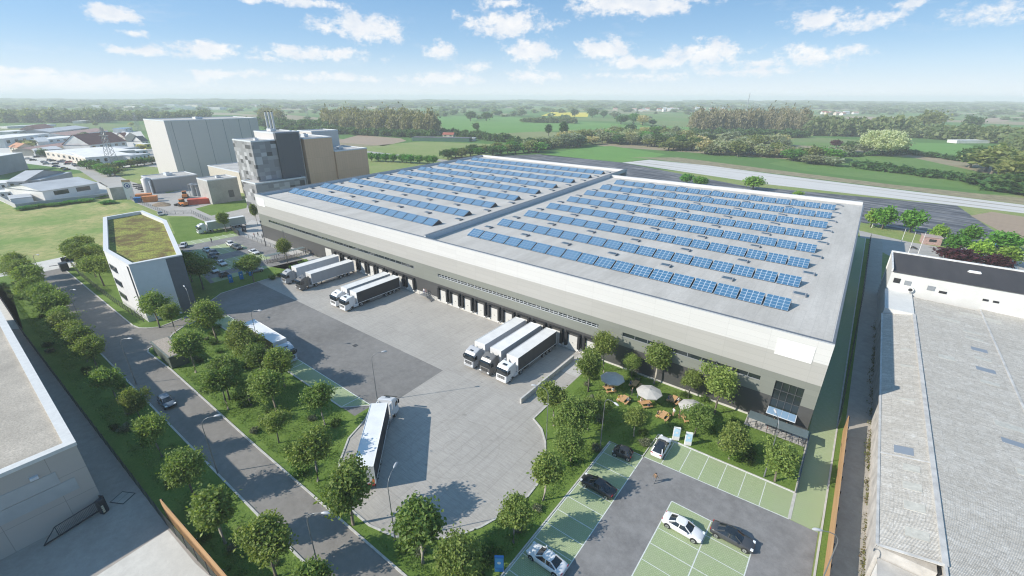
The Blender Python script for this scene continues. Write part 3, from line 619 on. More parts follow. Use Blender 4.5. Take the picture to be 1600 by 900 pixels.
tower('mosaic_tower', 'tower clad in a mosaic of grey and black panels', -224.5, -207, 89.5, 99.8, 30.4, MOS)
tower('mosaic_annex', 'lower wing with large grey mosaic panels at the warehouse corner', -216, -203, 86, 108.5, 13.8, MOS, wins=[(-215, -211, 85.92, 85.99, 0, 5)])
tower('slate_tower', 'dark slate clad tower behind the mosaic tower', -207.9, -206, 99.9, 110.4, 33, TDARK)
tower('silo_block', 'grey block with roof plant behind the slate tower', -226, -208.1, 100, 112, 33.2, TGREY)
tower('tan_tower', 'taller tan clad block with ribbed cladding', -228, -205.8, 112.2, 126.3, 30.2, TAN)
tower('tan_block', 'lower tan clad block with two small dark vents', -226, -205, 126.5, 144.6, 23.6, TAN)
tower('grey_penthouse', 'narrow grey block rising behind the tan tower', -240, -226.2, 128, 143, 31.5, TGREY)
ch = thing('flue_stack', 'cluster of slim pale steel flues rising behind the slate tower', 'chimney', (-221, 104.5, 33.2))
for k, (dx, dy) in enumerate(((0, 0), (1.1, .9), (2.1, 1.8))): mb = MB(); mb.tube([(dx, dy, 0), (dx, dy, 8.4)], .48, 12); mb.tube([(dx, dy, 8.4), (dx, dy, 8.7)], .3, 12, 1); mb.build('flue', [mat('flue_steel', (.55, .55, .56), .35, .3, var=.04), BLACK], ch)
for i, (x, y, z, sx, sy, sz) in enumerate([(-215, 118, 30.35, 3, 2, 1.4), (-220, 105, 33.35, 4, 2, 1.2), (-214, 135, 23.75, 2.4, 2.4, 1.1), (-212, 94, 30.55, 2, 1.5, .8), (-310, 86, 7.15, 5, 3, 1.5), (-252, 90, 11.15, 2, 2, .9), (-280, 118, 11.15, 4, 3, 1.4), (-345, 120, 34.75, 5, 4, 1.3)]):
    t = thing('roof_fan', ['rectangular fan unit on the taller tan block', 'long fan unit on the grey block beside the flues', 'square fan unit on the lower tan block', 'small fan unit on the mosaic tower roof', 'fan unit on the low annex by the grey tower', 'fan unit on the cream block roof', 'fan unit on the low beige block', 'fan unit on the tall grey tower roof'][i], 'roof unit', (x, y, z))
    mb = MB(); mb.box(-sx/2, sx/2, -sy/2, sy/2, 0, sz); mb.build('casing', FRAMEL, t, bevel=.06); mb = MB(); mb.tube([(0, 0, sz), (0, 0, sz+.35)], min(sx, sy)*.32, 12); mb.build('cowl', FRAMEM, t)
tk = thing('storage_tank', 'upright grey cylindrical tank at the corner of the tower annex', 'tank', (-302, 73.2, 0)); mb = MB(); mb.tube([(0, 0, 0), (0, 0, 7.6), (0, 0, 8.3)], [2.1, 2.1, .6], 24); mb.build('shell', TGREY, tk); mb = MB()
for a in (2.6, 3.3, 4.0): mb.tube([(a, .4, 0), (a, .4, 6.6)], .22, 8)
mb.build('pipe', FRAMEL, tk)
# totem sign with ring emblem
ts = thing('totem_sign', 'tall white advertising totem with a dark blue ring emblem beside the plant road', 'sign', (-290.5, 62.3, 0), R(58))
mb = MB(); mb.box(-1.7, 1.7, -.35, .35, 0, 8.6); mb.build('panel', WHITEP, ts); mb = MB(); mb.box(-1.7, 1.7, -.35, .35, 8.6, 9.7); mb.build('cap', mat('totem_tan', (.55, .36, .2), .6), ts)
BLUE = mat('emblem_blue', (.02, .06, .26), .5, var=0); mb = MB(); mb.cyl((0, -.351, 6.8), (0, -.40, 6.8), 1.25, 28); e = mb.build('emblem', BLUE, ts); mb = MB(); mb.cyl((.05, -.402, 6.8), (.05, -.44, 6.8), .9, 28); mb.build('emblem_ring', WHITEP, e); mb = MB(); mb.cyl((.15, -.442, 6.75), (.15, -.48, 6.75), .52, 24); mb.build('emblem_dot', BLUE, e)
# ---- flat roofed hall at the lower left
fl = thing('gravel_roof_hall', 'grey concrete hall with gravel roof and white parapet behind the dark fence', 'building', (0, 0, 0))
GRAVEL = mat('roof_gravel', (.47, .425, .36), .95, var=.2, vs=.12, fine=.55, fs=4., bump=.8, bs=3.)
BX0, BX1, BY0, BY1, BH = -150., -66.4, -70., 1.6, 10.
PCON = clad('precast_panel', (.46, .42, .38), 5.2, 3.3, joint=.62, var=.06, rough=.85)
boxpart('wall', BX0, BX1, BY0, BY1, 0, BH-.02, PCON, fl); boxpart('roof', BX0+.9, BX1-.9, BY0+.9, BY1-.9, BH-.018, BH+.03, GRAVEL, fl)
mb = MB()
for a in ((BX0-.1, BX1+.1, BY1-.9, BY1+.1), (BX0-.1, BX1+.1, BY0-.1, BY0+.9), (BX0-.1, BX0+.9, BY0+.9, BY1-.9), (BX1-.9, BX1+.1, BY0+.9, BY1-.9)): mb.box(*a, BH-.15, BH+.32)
mb.build('parapet', mat('white_coping', (.62, .62, .60), .6, var=.05), fl)
for z0, z1, y1 in ((6.0, 7.7, -.9), (4.2, 5.9, .3)):
    mb = MB(); mb.box(BX1-.01, BX1+.07, -60, y1, z0, z1); s_ = mb.build('translucent_window', mat('milky_glazing', (.42, .44, .44), .35, var=.06, vs=.4), fl); mb = MB()
    y = y1-7.2
    while y > -50: mb.box(BX1+.07, BX1+.09, y-.04, y+.04, z0, z1); y -= 7.2
    mb.build('mullion', FRAMEM, s_)
mb = MB(); mb.box(BX1, BX1+.35, -2.9, -2.2, 7.95, 8.3); mb.build('wall_lamp', FRAMEL, fl)
# ---- grey corrugated shed to the right
def corr(name, c, c2, rot=0):
    m, T, b = newmat(name); v = T.n('ShaderNodeTexCoord').outputs['Object']; s = T.n('ShaderNodeSeparateXYZ'); T.l(v, s.inputs[0])
    a = T.noise(T.scl(v, (.35, 1, 1)), .5, 7, .72); f = T.noise(T.scl(v, (.4, 1.4, 1)), 4., 5, .85); h = T.noise(v, 1.1, 6, .75)
    cc = T.mix(T.mapr(a, .35, .65), c, c2); cc = T.mix(T.mapr(f, .4, .62, 0, .8), cc, tuple(x*.55 for x in c)); cc = T.mix(T.mapr(h, .52, .7, 0, .5), cc, (.70, .69, .66)); cc = T.mix(T.mapr(T.noise(v, 7., 3, .8), .56, .66, 0, .8), cc, (.74, .73, .70))
    br = T.n('ShaderNodeTexBrick'); T.l(v, br.inputs['Vector']); br.inputs['Scale'].default_value = 1; br.inputs['Brick Width'].default_value = 2.6; br.inputs['Row Height'].default_value = 1.05; br.inputs['Mortar Size'].default_value = .03
    br.inputs['Color1'].default_value = (1, 1, 1, 1); br.inputs['Color2'].default_value = (.9, .89, .88, 1); br.inputs['Mortar'].default_value = (.72, .72, .72, 1); cc = T.mix(1., cc, br.outputs['Color'], 'MULTIPLY')
    T.l(cc, b.inputs['Base Color']); b.inputs['Roughness'].default_value = .85; bp = T.n('ShaderNodeBump'); bp.inputs['Strength'].default_value = .5; bp.inputs['Distance'].default_value = .05
    T.l(T.math('SINE', T.math('MULTIPLY', s.outputs[1], 35.)), bp.inputs['Height']); T.l(bp.outputs[0], b.inputs['Normal']); return m
CORR = corr('fibre_cement_roof', (.53, .495, .435), (.63, .595, .535))
sh = thing('fibre_cement_shed', 'broad old shed with speckled grey fibre cement roof and rooflights', 'shed', (0, 0, 0))
mb = MB()
def slope(x0, z0, x1, z1, ya, yb, m=0): mb.add([(x0, ya, z0), (x1, ya, z1), (x1, yb, z1), (x0, yb, z0), (x0, ya, z0-.15), (x1, ya, z1-.15), (x1, yb, z1-.15), (x0, yb, z0-.15)], [(0, 1, 2, 3), (7, 6, 5, 4), (0, 4, 5, 1), (2, 6, 7, 3), (0, 3, 7, 4), (1, 5, 6, 2)], m)
slope(10.35, 5.2, 15.4, 6.3, 49, 118); slope(15.42, 6.3, 27., 6.0, 20, 130); slope(27.02, 6.0, 62, 4.6, 20, 134); mb.build('roof', CORR, sh)
mb = MB(); mb.box(15.15, 15.65, 49, 118, 6.25, 6.5); mb.box(26.85, 27.15, 20, 131, 5.95, 6.1); mb.box(10.25, 10.5, 49, 118, 5.0, 5.32); mb.bar((10.4, 65.7, 5.27), (15.3, 65.7, 6.36), .25, .06); mb.bar((10.35, 49, 5.27), (15.4, 49, 6.38), .3, .1); mb.box(15.3, 15.5, 20, 49, 6.0, 6.5)
mb.build('ridge_cap', mat('ridge_capping', (.52, .51, .49), .8, var=.12, vs=.8), sh)
mb = MB(); mb.box(10.55, 15.2, 49.1, 117.9, 0, 5.0); mb.box(15.45, 61, 21, 129, 0, 4.4); mb.build('wall', [mat('old_white_render', (.55, .53, .5), .85, var=.15, vs=.6)], sh)
RL = mat('rooflight_grp', (.50, .485, .43), .5, var=.1, vs=2); RB = glass('rooflight_blue', (.22, .25, .29), .4)
def rl(px, py, w, d, blue=False, zz=6.1):
    x, y = g(px, py, zz); mb = MB()
    z = (5.2+(x-10.35)/5.05*1.1) if x < 15.4 else (6.3-(x-15.4)/11.6*.3 if x < 27 else 6-(x-27)/35*1.4)
    z2 = (5.2+(x+w-10.35)/5.05*1.1) if x+w < 15.4 else (6.3-(x+w-15.4)/11.6*.3 if x+w < 27 else 6-(x+w-27)/35*1.4)
    mb.add([(x, y, z+.03), (x+w, y, z2+.03), (x+w, y+d, z2+.03), (x, y+d, z+.03), (x, y, z), (x+w, y, z2), (x+w, y+d, z2), (x, y+d, z)], [(0, 1, 2, 3), (0, 4, 5, 1), (1, 5, 6, 2), (2, 6, 7, 3), (3, 7, 4, 0)])
    mb.build('rooflight', RB if blue else RL, sh)
for px, py, w, d, bl in ((1399, 701, 1.9, 1.7, 1), (1466, 559, 2.2, 1.6, 0), (1518, 546, 2.2, 1.4, 1), (1522, 560, 2.3, 1.3, 0), (1526, 577, 2.4, 1.4, 1), (1532, 597, 2.3, 1.2, 0), (1566, 690, 3, 1.2, 1), (1555, 664, 3, 1.6, 0), (1452, 485, 2.6, .8, 0), (1460, 497, 4, 1.2, 0), (1500, 490, 5, 1.2, 0), (1540, 500, 2.5, 1.4, 0), (1412, 730, 1.6, 1.4, 0), (1412, 758, 1.7, 1.4, 0), (1414, 790, 1.8, 1.5, 0), (1416, 832, 1.9, 1.4, 0), (1590, 740, 2, 1.3, 0), (1405, 620, 1.8, .6, 0), (1408, 545, 1.6, .9, 0), (1408, 570, 1.6, .9, 0), (1505, 518, 2.6, 1., 0), (1508, 528, 2.6, 1., 0)): rl(px, py, w, d, bl)
wb = thing('white_factory', 'white factory wing with dark lean roof behind the speckled grey shed', 'building', (0, 0, 0))
mb = MB(); mb.box(10.7, 90, 131.5, 146.5, 0, 10.9); mb.box(10.5, 15.45, 118.1, 131.4, 0, 6.55); mb.build('wall', mat('white_factory_render', (.62, .62, .60), .7, var=.05, vs=.3), wb)
mb = MB(); slope(11.4, 8.7, 90, 8.7, 0, 1); mb = MB()
mb.add([(10.85, 131.2, 10.92), (90, 131.2, 10.92), (90, 146.3, 11.6), (10.85, 146.3, 11.6), (10.85, 131.2, 11.03), (90, 131.2, 11.03), (90, 146.3, 11.72), (10.85, 146.3, 11.72)], [(4, 5, 6, 7), (0, 4, 7, 3), (0, 1, 5, 4), (3, 7, 6, 2)])
mb.build('roof', mat('dark_roof_sheet', (.055, .048, .046), .7, var=.15, vs=.3, stretch=(1, .2, 1)), wb)
mb = MB(); mb.box(10.5, 90, 146.52, 147.0, 0, 12.0); mb.box(10.55, 10.83, 131.3, 146.5, 10.95, 11.75); mb.build('parapet', mat('white_verge', (.7, .7, .69), .6), wb)
for x, w, z0, z1, k in ((11.5, 1.2, 8.4, 9.5, 0), (13.5, 1.2, 8.3, 9.3, 1), (17.6, 1.3, 8.1, 9.1, 1), (19.7, 1.3, 7.9, 8.4, 0), (26.8, .9, 8., 8.4, 0), (28.4, .9, 8., 8.4, 0)):
    mb = MB(); mb.box(x, x+w, 131.38, 131.49, z0, z1); mb.build('vent_grille', FRAMEM if k else BLACK, wb)
mb = MB(); mb.cyl((14.9, 131.48, 7.5), (14.9, 130.9, 7.5), .6, 20); f_ = mb.build('extractor', WHITEP, wb); mb = MB(); mb.cyl((14.9, 130.89, 7.5), (14.9, 130.8, 7.5), .38, 20); mb.build('extractor_mouth', BLACK, f_)
mb = MB(); mb.box(24.3, 26.6, 139.6, 140.4, 11.2, 11.85); mb.build('roof_vent', WHITEP, wb, bevel=.2)
# low white lean-to and pad by the near end of that shed
lt = thing('lean_to', 'low white lean-to with pink stained base at the shed end', 'outbuilding', (0, 0, 0))
mb = MB(); mb.box(10.9, 15.1, 42, 48.8, 0, 3.6); mb.build('wall', WHITEP, lt); mb = MB(); mb.box(10.8, 15.2, 41.9, 48.95, 3.6, 3.75); mb.build('roof', ROOFP, lt)
mb = MB()
for k in range(4): mb.box(12.9+k*.28, 13.05+k*.28, 41.95, 44, 3.752, 3.79)
mb.build('vent_grille', FRAMEM, lt)
# white sun-bleached wall with creepers handled in planting
# ================================================================== VEHICLES
TYRE = mat('tyre_rubber', (.02, .02, .021), .8, var=.1); RIM = mat('alloy_rim', (.45, .46, .47), .35, .6, var=.05); CHASS = mat('chassis_black', (.03, .031, .033), .6, var=.1)
LAMPW = mat('headlamp', (.75, .78, .8), .15, var=0); LAMPR = mat('rear_lamp', (.45, .02, .02), .2, var=0); CARGLASS = glass('car_glass', (.015, .02, .025), .04)
ORANGE = mat('marker_orange', (.75, .22, .05), .5, var=0); REDM = mat('marker_red', (.65, .06, .04), .5, var=0)
_pm = {}
def paint(c, rough=.28, metal=.0):
    k = (c, rough)
    if k not in _pm: _pm[k] = mat('car_paint', c, rough, metal, var=.03, vs=.6, coat=.3)
    return _pm[k]
def wheel(parent, x, y, r, w, out):
    """x is the outer face, out = +1/-1 outward"""
    mb = MB(); mb.tube([(x-out*w, y, r), (x-out*.03, y, r), (x, y, r)], [r, r, r*.88], 20, smooth=False); t = mb.build('wheel', TYRE, parent)
    mb = MB(); mb.tube([(x-out*.02, y, r), (x+out*.012, y, r)], r*.66, 16, smooth=False); mb.tube([(x+out*.012, y, r), (x+out*.03, y, r)], r*.22, 10, 1); mb.build('rim', [RIM, CHASS], t); return t
def car(label, color, loc, rz, kind='sedan', group=None, name='parked_car', roofglass=False):
    o = thing(name, label, 'car', loc, rz, group); P = paint(color)
    Ls, Wd, Hh = {'sedan': (4.75, 1.84, 1.46), 'hatch': (4.2, 1.78, 1.5), 'suv': (4.65, 1.9, 1.66), 'mini': (2.75, 1.62, 1.52)}[kind]
    a, w = Ls/2, Wd/2
    mini = kind == 'mini'
    st = [(-a, .72, .42, .60, .62), (-a+.12, .88, .30, .68, .72), (-a+.55, .97, .22, .80, .86), (-a+1.15, 1., .22, .90, .96), (-.2, 1., .22, .95, .98), (a-1.2, 1., .22, .97, 1.0), (a-.55, .97, .24, .97, 1.02), (a-.12, .9, .30, .92, .97), (a, .78, .42, .80, .82)]
    if mini: st = [(-a, .75, .42, .66, .68), (-a+.12, .9, .3, .78, .82), (-a+.4, .98, .22, .92, .98), (0, 1., .22, .98, 1.0), (a-.4, .98, .24, 1.0, 1.02), (a-.1, .9, .3, .92, .94), (a, .78, .42, .8, .82)]
    if kind in ('suv',): st = [(y, ww, zb+.06, zs+.12, zt+.12) for y, ww, zb, zs, zt in st]
    rings = []
    for y, ww, zb, zs, zt in st:
        W = w*ww; h = [(0, zb), (W*.9, zb), (W*.985, zb+.16), (W, (zb+zs)/2), (W*.975, zs-.06), (W*.90, zs), (W*.5, zt)]
        ring = [(x, y, z) for x, z in h]+[(0, y, zt+.012)]+[(-x, y, z) for x, z in h[::-1] if x > 0]; rings.append(ring)
    mb = MB(); mb.loft(rings); body = mb.build('body', P, o)
    # greenhouse
    b = .93 if kind != 'suv' else 1.05
    if kind == 'sedan': f0, f1, r1, r0 = -a+1.25, -a+2.05, a-1.55, a-.62
    elif kind == 'hatch': f0, f1, r1, r0 = -a+1.05, -a+1.8, a-.75, a-.25
    elif kind == 'suv': f0, f1, r1, r0 = -a+1.2, -a+1.95, a-.75, a-.22
    else: f0, f1, r1, r0 = -a+.35, -a+.95, a-.55, a-.12
    wb_, wt = w*.9, w*.69
    def rg(t):  # t=0 belt .. 1 roof
        z = b+(Hh-.05-b)*t; ww = wb_+(wt-wb_)*t; yf = f0+(f1-f0)*t; yr = r0+(r1-r0)*t; ym = (yf+yr)/2
        return [(-ww*.86, yf, z), (0, yf-.10*(1-t*.4), z), (ww*.86, yf, z), (ww, yf+.22, z), (ww*1.0, ym, z), (ww, yr-.22, z), (ww*.84, yr, z), (0, yr+.08, z), (-ww*.84, yr, z), (-ww, yr-.22, z), (-ww, ym, z), (-ww, yf+.22, z)]
    mb = MB(); mb.loft([rg(0), rg(.5), rg(1)], caps=False); gl = mb.build('window', CARGLASS, o)
    rr = rg(1); c = [(x*.7, (y-(f1+r1)/2)*.75+(f1+r1)/2, Hh) for x, y, z in rr]
    mb = MB(); mb.loft([rr, c], caps=True); mb.build('roof', CARGLASS if roofglass else P, o)
    mb = MB()
    for s in (-1, 1):
        def pt(t, k):
            q = rg(t)[k]; return (q[0]+(.015 if q[0] > 0 else -.015), q[1], q[2])
        for k, kk, wd in ((2, 11, .09), (6, 9, .11), (4, 10, .08)):
            i = k if s > 0 else {2: 0, 6: 8, 4: 10}[k]; mb.bar(pt(0, i), pt(1.0, i), wd, wd)
    mb.build('pillar', P, o)
    # wheels
    r = .33 if kind != 'suv' else .37
    wy = (-a+.82, a-.8) if not mini else (-a+.45, a-.42)
    for s in (-1, 1):
        for y in wy:
            mb = MB(); mb.cyl((s*(w-.1), y, r+.03), (s*(w+.004), y, r+.03), r+.07, 20); mb.build('wheel_arch', CHASS, o)
            wheel(o, s*(w+.02), y, r, .2, s)
        zl = .70 if kind != 'suv' else .85
        mb = MB(); mb.box(s*w*.70-.17, s*w*.70+.17, -a+.02, -a+.34, zl-.05, zl+.06); mb.build('headlight', LAMPW, o, bevel=.02)
        mb = MB(); mb.box(s*w*.66-.18, s*w*.66+.18, a-.26, a-.015, zl+.08, zl+.2); mb.build('tail_light', LAMPR, o, bevel=.02)
        mb = MB(); mb.box(s*(w+.06)-.09, s*(w+.06)+.09, f0+.32, f0+.46, b-.02, b+.13); mb.build('mirror', P, o, bevel=.03)
    mb = MB(); mb.box(-w*.5, w*.5, -a-.005, -a+.1, .36, .54); mb.build('grille', CHASS, o)
    mb = MB(); mb.box(-.26, .26, a-.05, a+.005, .52, .63); mb.build('number_plate', WHITEP, o)
    return o
car('white and black two seat microcar parked at the lawn end of the kerbside bays', (.03, .03, .033), (-18.0, 50.0), R(-82), 'mini')
car('black saloon parked in the kerbside bays two bays below the microcar', (.025, .027, .032), (-18.0, 42.4), R(-91), 'sedan')
car('white saloon parked alone near the blue totem in the kerbside bays', (.72, .73, .74), (-17.7, 29.6), R(-91), 'sedan')
car('white hatchback with glass roof parked beside the charging columns', (.72, .73, .74), (-14.0, 54.5), R(182), 'suv', roofglass=True)
car('white saloon in the central bay block facing the graphite saloon', (.74, .74, .74), (-7.0, 43.0), R(88), 'sedan')
car('graphite saloon with glass roof in the central bay block', (.06, .062, .068), (-2.0, 45.3), R(90), 'sedan', roofglass=True)
car('blue grey hatchback driving along the tree lined avenue', (.13, .16, .20), (-84.2, 13.9), R(90), 'hatch', name='driving_car')
sg = 'cars in the staff car park'
for x, y, rz, c, k, lab in ((-168.5, 51.6, 88, (.62, .64, .66), 'sedan', 'white saloon in the corner bay of the staff car park nearest the office'), (-164.0, 51.9, 90, (.12, .14, .17), 'hatch', 'dark grey hatchback nose to tail behind the white corner saloon'), (-160.5, 50.1, 90, (.05, .055, .06), 'hatch', 'black hatchback behind the grey hatchback in the staff car park'),
    (-151.0, 49.0, 90, (.66, .67, .68), 'sedan', 'white saloon in the lower bay block of the staff car park'), (-146.2, 44.9, 90, (.6, .62, .64), 'hatch', 'white hatchback half hidden by the shaded office tree'), (-139.5, 45.2, 172, (.05, .055, .06), 'mini', 'small black and white car next to the blue charging columns'),
    (-169.2, 59.3, 88, (.66, .66, .66), 'suv', 'white estate car in the upper row of the staff car park'), (-163.9, 59.1, 90, (.06, .065, .07), 'suv', 'black estate car behind the white estate car'), (-154.2, 60.3, 90, (.6, .62, .64), 'sedan', 'white saloon tucked behind the car park tree'), (-136.2, 52.2, 170, (.14, .18, .23), 'sedan', 'blue grey saloon parked behind the charging columns'),
    (-180.5, 48.6, 60, (.6, .6, .62), 'hatch', 'white hatchback peeping out beside the office roof edge')):
    car(lab, c, (x, y), R(rz), k, sg)
# ---- articulated lorries; local front is -Y, origin on the ground under the rear of the trailer
def lorry(label, cabc, sidec, loc, rz, roofc=(.66, .66, .65), frontc=(.68, .68, .68), bend=0., group=None, low=False, sidemetal=0.):
    o = thing('articulated_lorry', label, 'lorry', loc, rz, group)
    SIDE = mat('trailer_side', sidec, .55, var=.05, vs=.8, stretch=(.2, 1, .2)); TOP = mat('trailer_roof', roofc, .6, var=.05, vs=.5); CAB = paint(cabc, .3)
    # trailer
    mb = MB(); x = 1.28; y0, y1, z0, z1 = -13.3, 0., 1.12, 4.0
    mb.quad((-x, y0, z0), (-x, y1, z0), (-x, y1, z1), (-x, y0, z1), 0); mb.quad((x, y1, z0), (x, y0, z0), (x, y0, z1), (x, y1, z1), 0); mb.quad((-x, y0, z1), (x, y0, z1), (x, y1, z1), (-x, y1, z1), 1)
    mb.quad((x, y0, z0), (-x, y0, z0), (-x, y0, z1), (x, y0, z1), 2); mb.quad((-x, y1, z0), (x, y1, z0), (x, y1, z1), (-x, y1, z1), 2); mb.quad((-x, y1, z0), (-x, y0, z0), (x, y0, z0), (x, y1, z0), 3)
    tr_ = mb.build('trailer', [SIDE, TOP, mat('trailer_front', frontc, .5, var=.03), CHASS], o)
    mb = MB()
    for s in (-1, 1):
        mb.box(s*x-.03, s*x+.03, y0-.01, y1+.01, z1-.02, z1+.06); mb.box(s*x-.035, s*x+.035, y0-.01, y1+.01, z0-.04, z0+.08)
        mb.box(s*x-.04, s*x+.04, y1-.1, y1+.012, z0, z1); mb.box(s*x-.04, s*x+.04, y0-.012, y0+.1, z0, z1)
    mb.box(-x, x, y0-.015, y0+.05, z1-.03, z1+.05); mb.box(-x, x, y1-.05, y1+.015, z1-.03, z1+.05); mb.build('edge_rail', WHITEP, tr_)
    mb = MB()
    for s in (-1, 1):
        for k in range(1, 11): yy = y0+k*1.21; mb.box(s*x-.012, s*x+.012, yy-.02, yy+.02, z0+.05, z1-.05)
    mb.build('curtain_pole', SIDE, tr_)
    mb = MB(); mb.box(-.45, .45, -13, -.1, .82, 1.11); mb.box(-1.22, 1.22, -.25, -.05, .45, .75)
    for s in (-1, 1): mb.box(s*.75-.07, s*.75+.07, -10.4, -10.2, .1, 1.1)
    mb.build('trailer_frame', CHASS, o)
    mb = MB()
    for s in (-1, 1): mb.box(s*1.22-.02, s*1.22+.02, -9.6, -5.6, .48, .62); mb.box(s*1.22-.02, s*1.22+.02, -9.6, -5.6, .78, .92)
    mb.build('side_guard', RIM, o)
    for s in (-1, 1):
        mb = MB(); mb.box(s*.95-.22, s*.95+.22, .0, .03, .82, 1.02); mb.build('tail_light', LAMPR, o)
        mb = MB(); mb.box(s*1.05-.14, s*1.05+.14, .0, .02, 1.3, 1.9); mb.build('marker_board', ORANGE, o)
    mb = MB(); mb.box(-1.2, 1.2, -.02, .022, 1.04, 1.16); mb.build('marker_strip', REDM, o)
    for y in (-2.0, -3.3, -4.6):
        for s in (-1, 1): wheel(o, s*1.24, y, .52, .38, s)
    # tractor
    t = bpy.data.objects.new('tractor', None); link(t, o); reg(t, o); t.location = (0, -12.2, 0); t.rotation_euler = (0, 0, bend)
    H = 3.45 if low else 3.75; cw = 1.22
    # cab: side profile lofted across the width
    def prof(e): return [(-4.45+e, .42), (-4.52+e, 1.15), (-4.46+e, 1.75), (-4.16+e*.6, 2.85-e*.2), (-3.75+e*.4, 3.3-e*.3), (-2.5, H-e*.5), (-2.3, H-e*.5), (-2.22, 1.2), (-2.22, .95), (-3.0, .9), (-3.0, .42)]
    mb = MB(); mb.loft([[(xx, y, z) for y, z in prof(e)] for xx, e in ((-cw, .16), (-cw+.14, .03), (-.5, 0), (.5, 0), (cw-.14, .03), (cw, .16))], smooth=False); cab = mb.build('cab', CAB, t)
    mb = MB(); mb.add([(-1.08, -4.49, 1.82), (1.08, -4.49, 1.82), (1.02, -4.2, 2.82), (-1.02, -4.2, 2.82)], [(0, 1, 2, 3)]); mb.add([(-1.2, -4.36, 1.86), (-1.08, -4.49, 1.82), (-1.02, -4.2, 2.82), (-1.14, -4.1, 2.78)], [(0, 1, 2, 3)]); mb.add([(1.08, -4.49, 1.82), (1.2, -4.36, 1.86), (1.14, -4.1, 2.78), (1.02, -4.2, 2.82)], [(0, 1, 2, 3)])
    mb.build('windscreen', CARGLASS, t)
    mb = MB(); mb.add([(-1.12, -4.62, 2.86), (1.12, -4.62, 2.86), (1.1, -4.2, 2.98), (-1.1, -4.2, 2.98), (-1.12, -4.62, 2.80), (1.12, -4.62, 2.80)], [(0, 1, 2, 3), (4, 5, 1, 0)]); mb.build('sun_visor', CARGLASS, t)
    for s in (-1, 1):
        mb = MB(); mb.add([(s*(cw+.006), -4.15, 1.85), (s*(cw+.006), -3.25, 1.8), (s*(cw+.006), -3.25, 2.6), (s*(cw+.006), -3.95, 2.65)], [(0, 1, 2, 3)]); mb.build('side_window', CARGLASS, t)
        mb = MB(); mb.box(s*1.36-.1, s*1.36+.1, -4.35, -4.2, 1.9, 2.6); mb.bar((s*1.2, -4.2, 2.6), (s*1.36, -4.28, 2.55), .05); mb.build('mirror', CHASS, t)
        mb = MB(); mb.box(s*.92-.24, s*.92+.24, -4.56, -4.38, .75, .98); mb.build('headlight', LAMPW, t, bevel=.03)
        wheel(t, s*1.2, -3.15, .52, .34, s); wheel(t, s*1.22, .05, .52, .5, s)
        mb = MB(); mb.box(s*.85-.35, s*.85+.35, -2.1, -.75, .4, 1.0); mb.build('fuel_tank', CAB if low else RIM, t, bevel=.08)
        mb = MB(); mb.box(s*1.12-.06, s*1.12+.06, -2.2, -1.6, 1.15, 3.5); mb.build('side_deflector', CAB, t)
    mb = MB()
    for k in range(3): mb.box(-.8, .8, -4.555+k*.012, -4.45, 1.05+k*.2, 1.18+k*.2)
    mb.build('grille', CHASS, t); mb = MB(); mb.box(-1.18, 1.18, -4.58, -4.3, .4, .66); mb.build('bumper', CAB, t, bevel=.05)
    mb = MB(); mb.box(-.38, .38, -3.55, -3.1, 3.4 if not low else 3.36, 3.49); mb.build('roof_hatch', CARGLASS, t)
    mb = MB(); mb.box(-.42, .42, -2.9, .7, .75, .98); mb.cyl((0, 0, .98), (0, 0, 1.1), .5, 16); mb.build('chassis', CHASS, t)
    return o
W = (.70, .71, .72); DB = (.035, .037, .042)
lorry('lorry with silver cab and white trailer at the far end of the docks', (.34, .35, .36), (.60, .62, .65), (-120.4, 69.6), 0)
lorry('lorry with dark bronze cab and plain grey trailer at the docks', (.12, .115, .11), (.33, .34, .36), (-112.9, 69.6), 0, frontc=(.6, .6, .6))
lorry('lorry with white cab and white trailer beside a black sided one', W, (.52, .54, .57), (-96.3, 69.6), 0)
lorry('lorry with white cab and black sided trailer next to the steel stair', W, DB, (-92.4, 69.6), 0, low=True)
lorry('lorry with pale silver cab, first of the three parked together', (.42, .43, .45), (.44, .46, .5), (-51.3, 69.9), 0)
lorry('lorry with grey brown cab and white trailer between two others', (.15, .145, .14), (.50, .52, .55), (-47.3, 69.9), 0, roofc=(.72, .72, .72))
lorry('lorry with white cab and charcoal trailer beside the low ramp wall', W, (.06, .062, .066), (-43.3, 69.9), 0, low=True)
lorry('lorry turning in the circle, white roofed trailer and white cab', W, (.025, .026, .03), (-42.1, 23.4), math.atan2(-.696, -.718), bend=R(-16), roofc=(.72, .73, .74))
lorry('white roofed lorry with brown sides parked behind the island trees', (.45, .5, .56), (.12, .09, .07), (-96.2, 33.25), R(90), roofc=(.72, .73, .74))
A, B_ = Vector(g(365, 356)), Vector(g(309, 366)); d = (B_-A).normalized()
p = A-d*3
lorry('white lorry with pale green grey trailer waiting outside the fence', W, (.42, .46, .42), (p.x, p.y+1.5), math.atan2(d.x, -d.y), roofc=(.68, .69, .68))
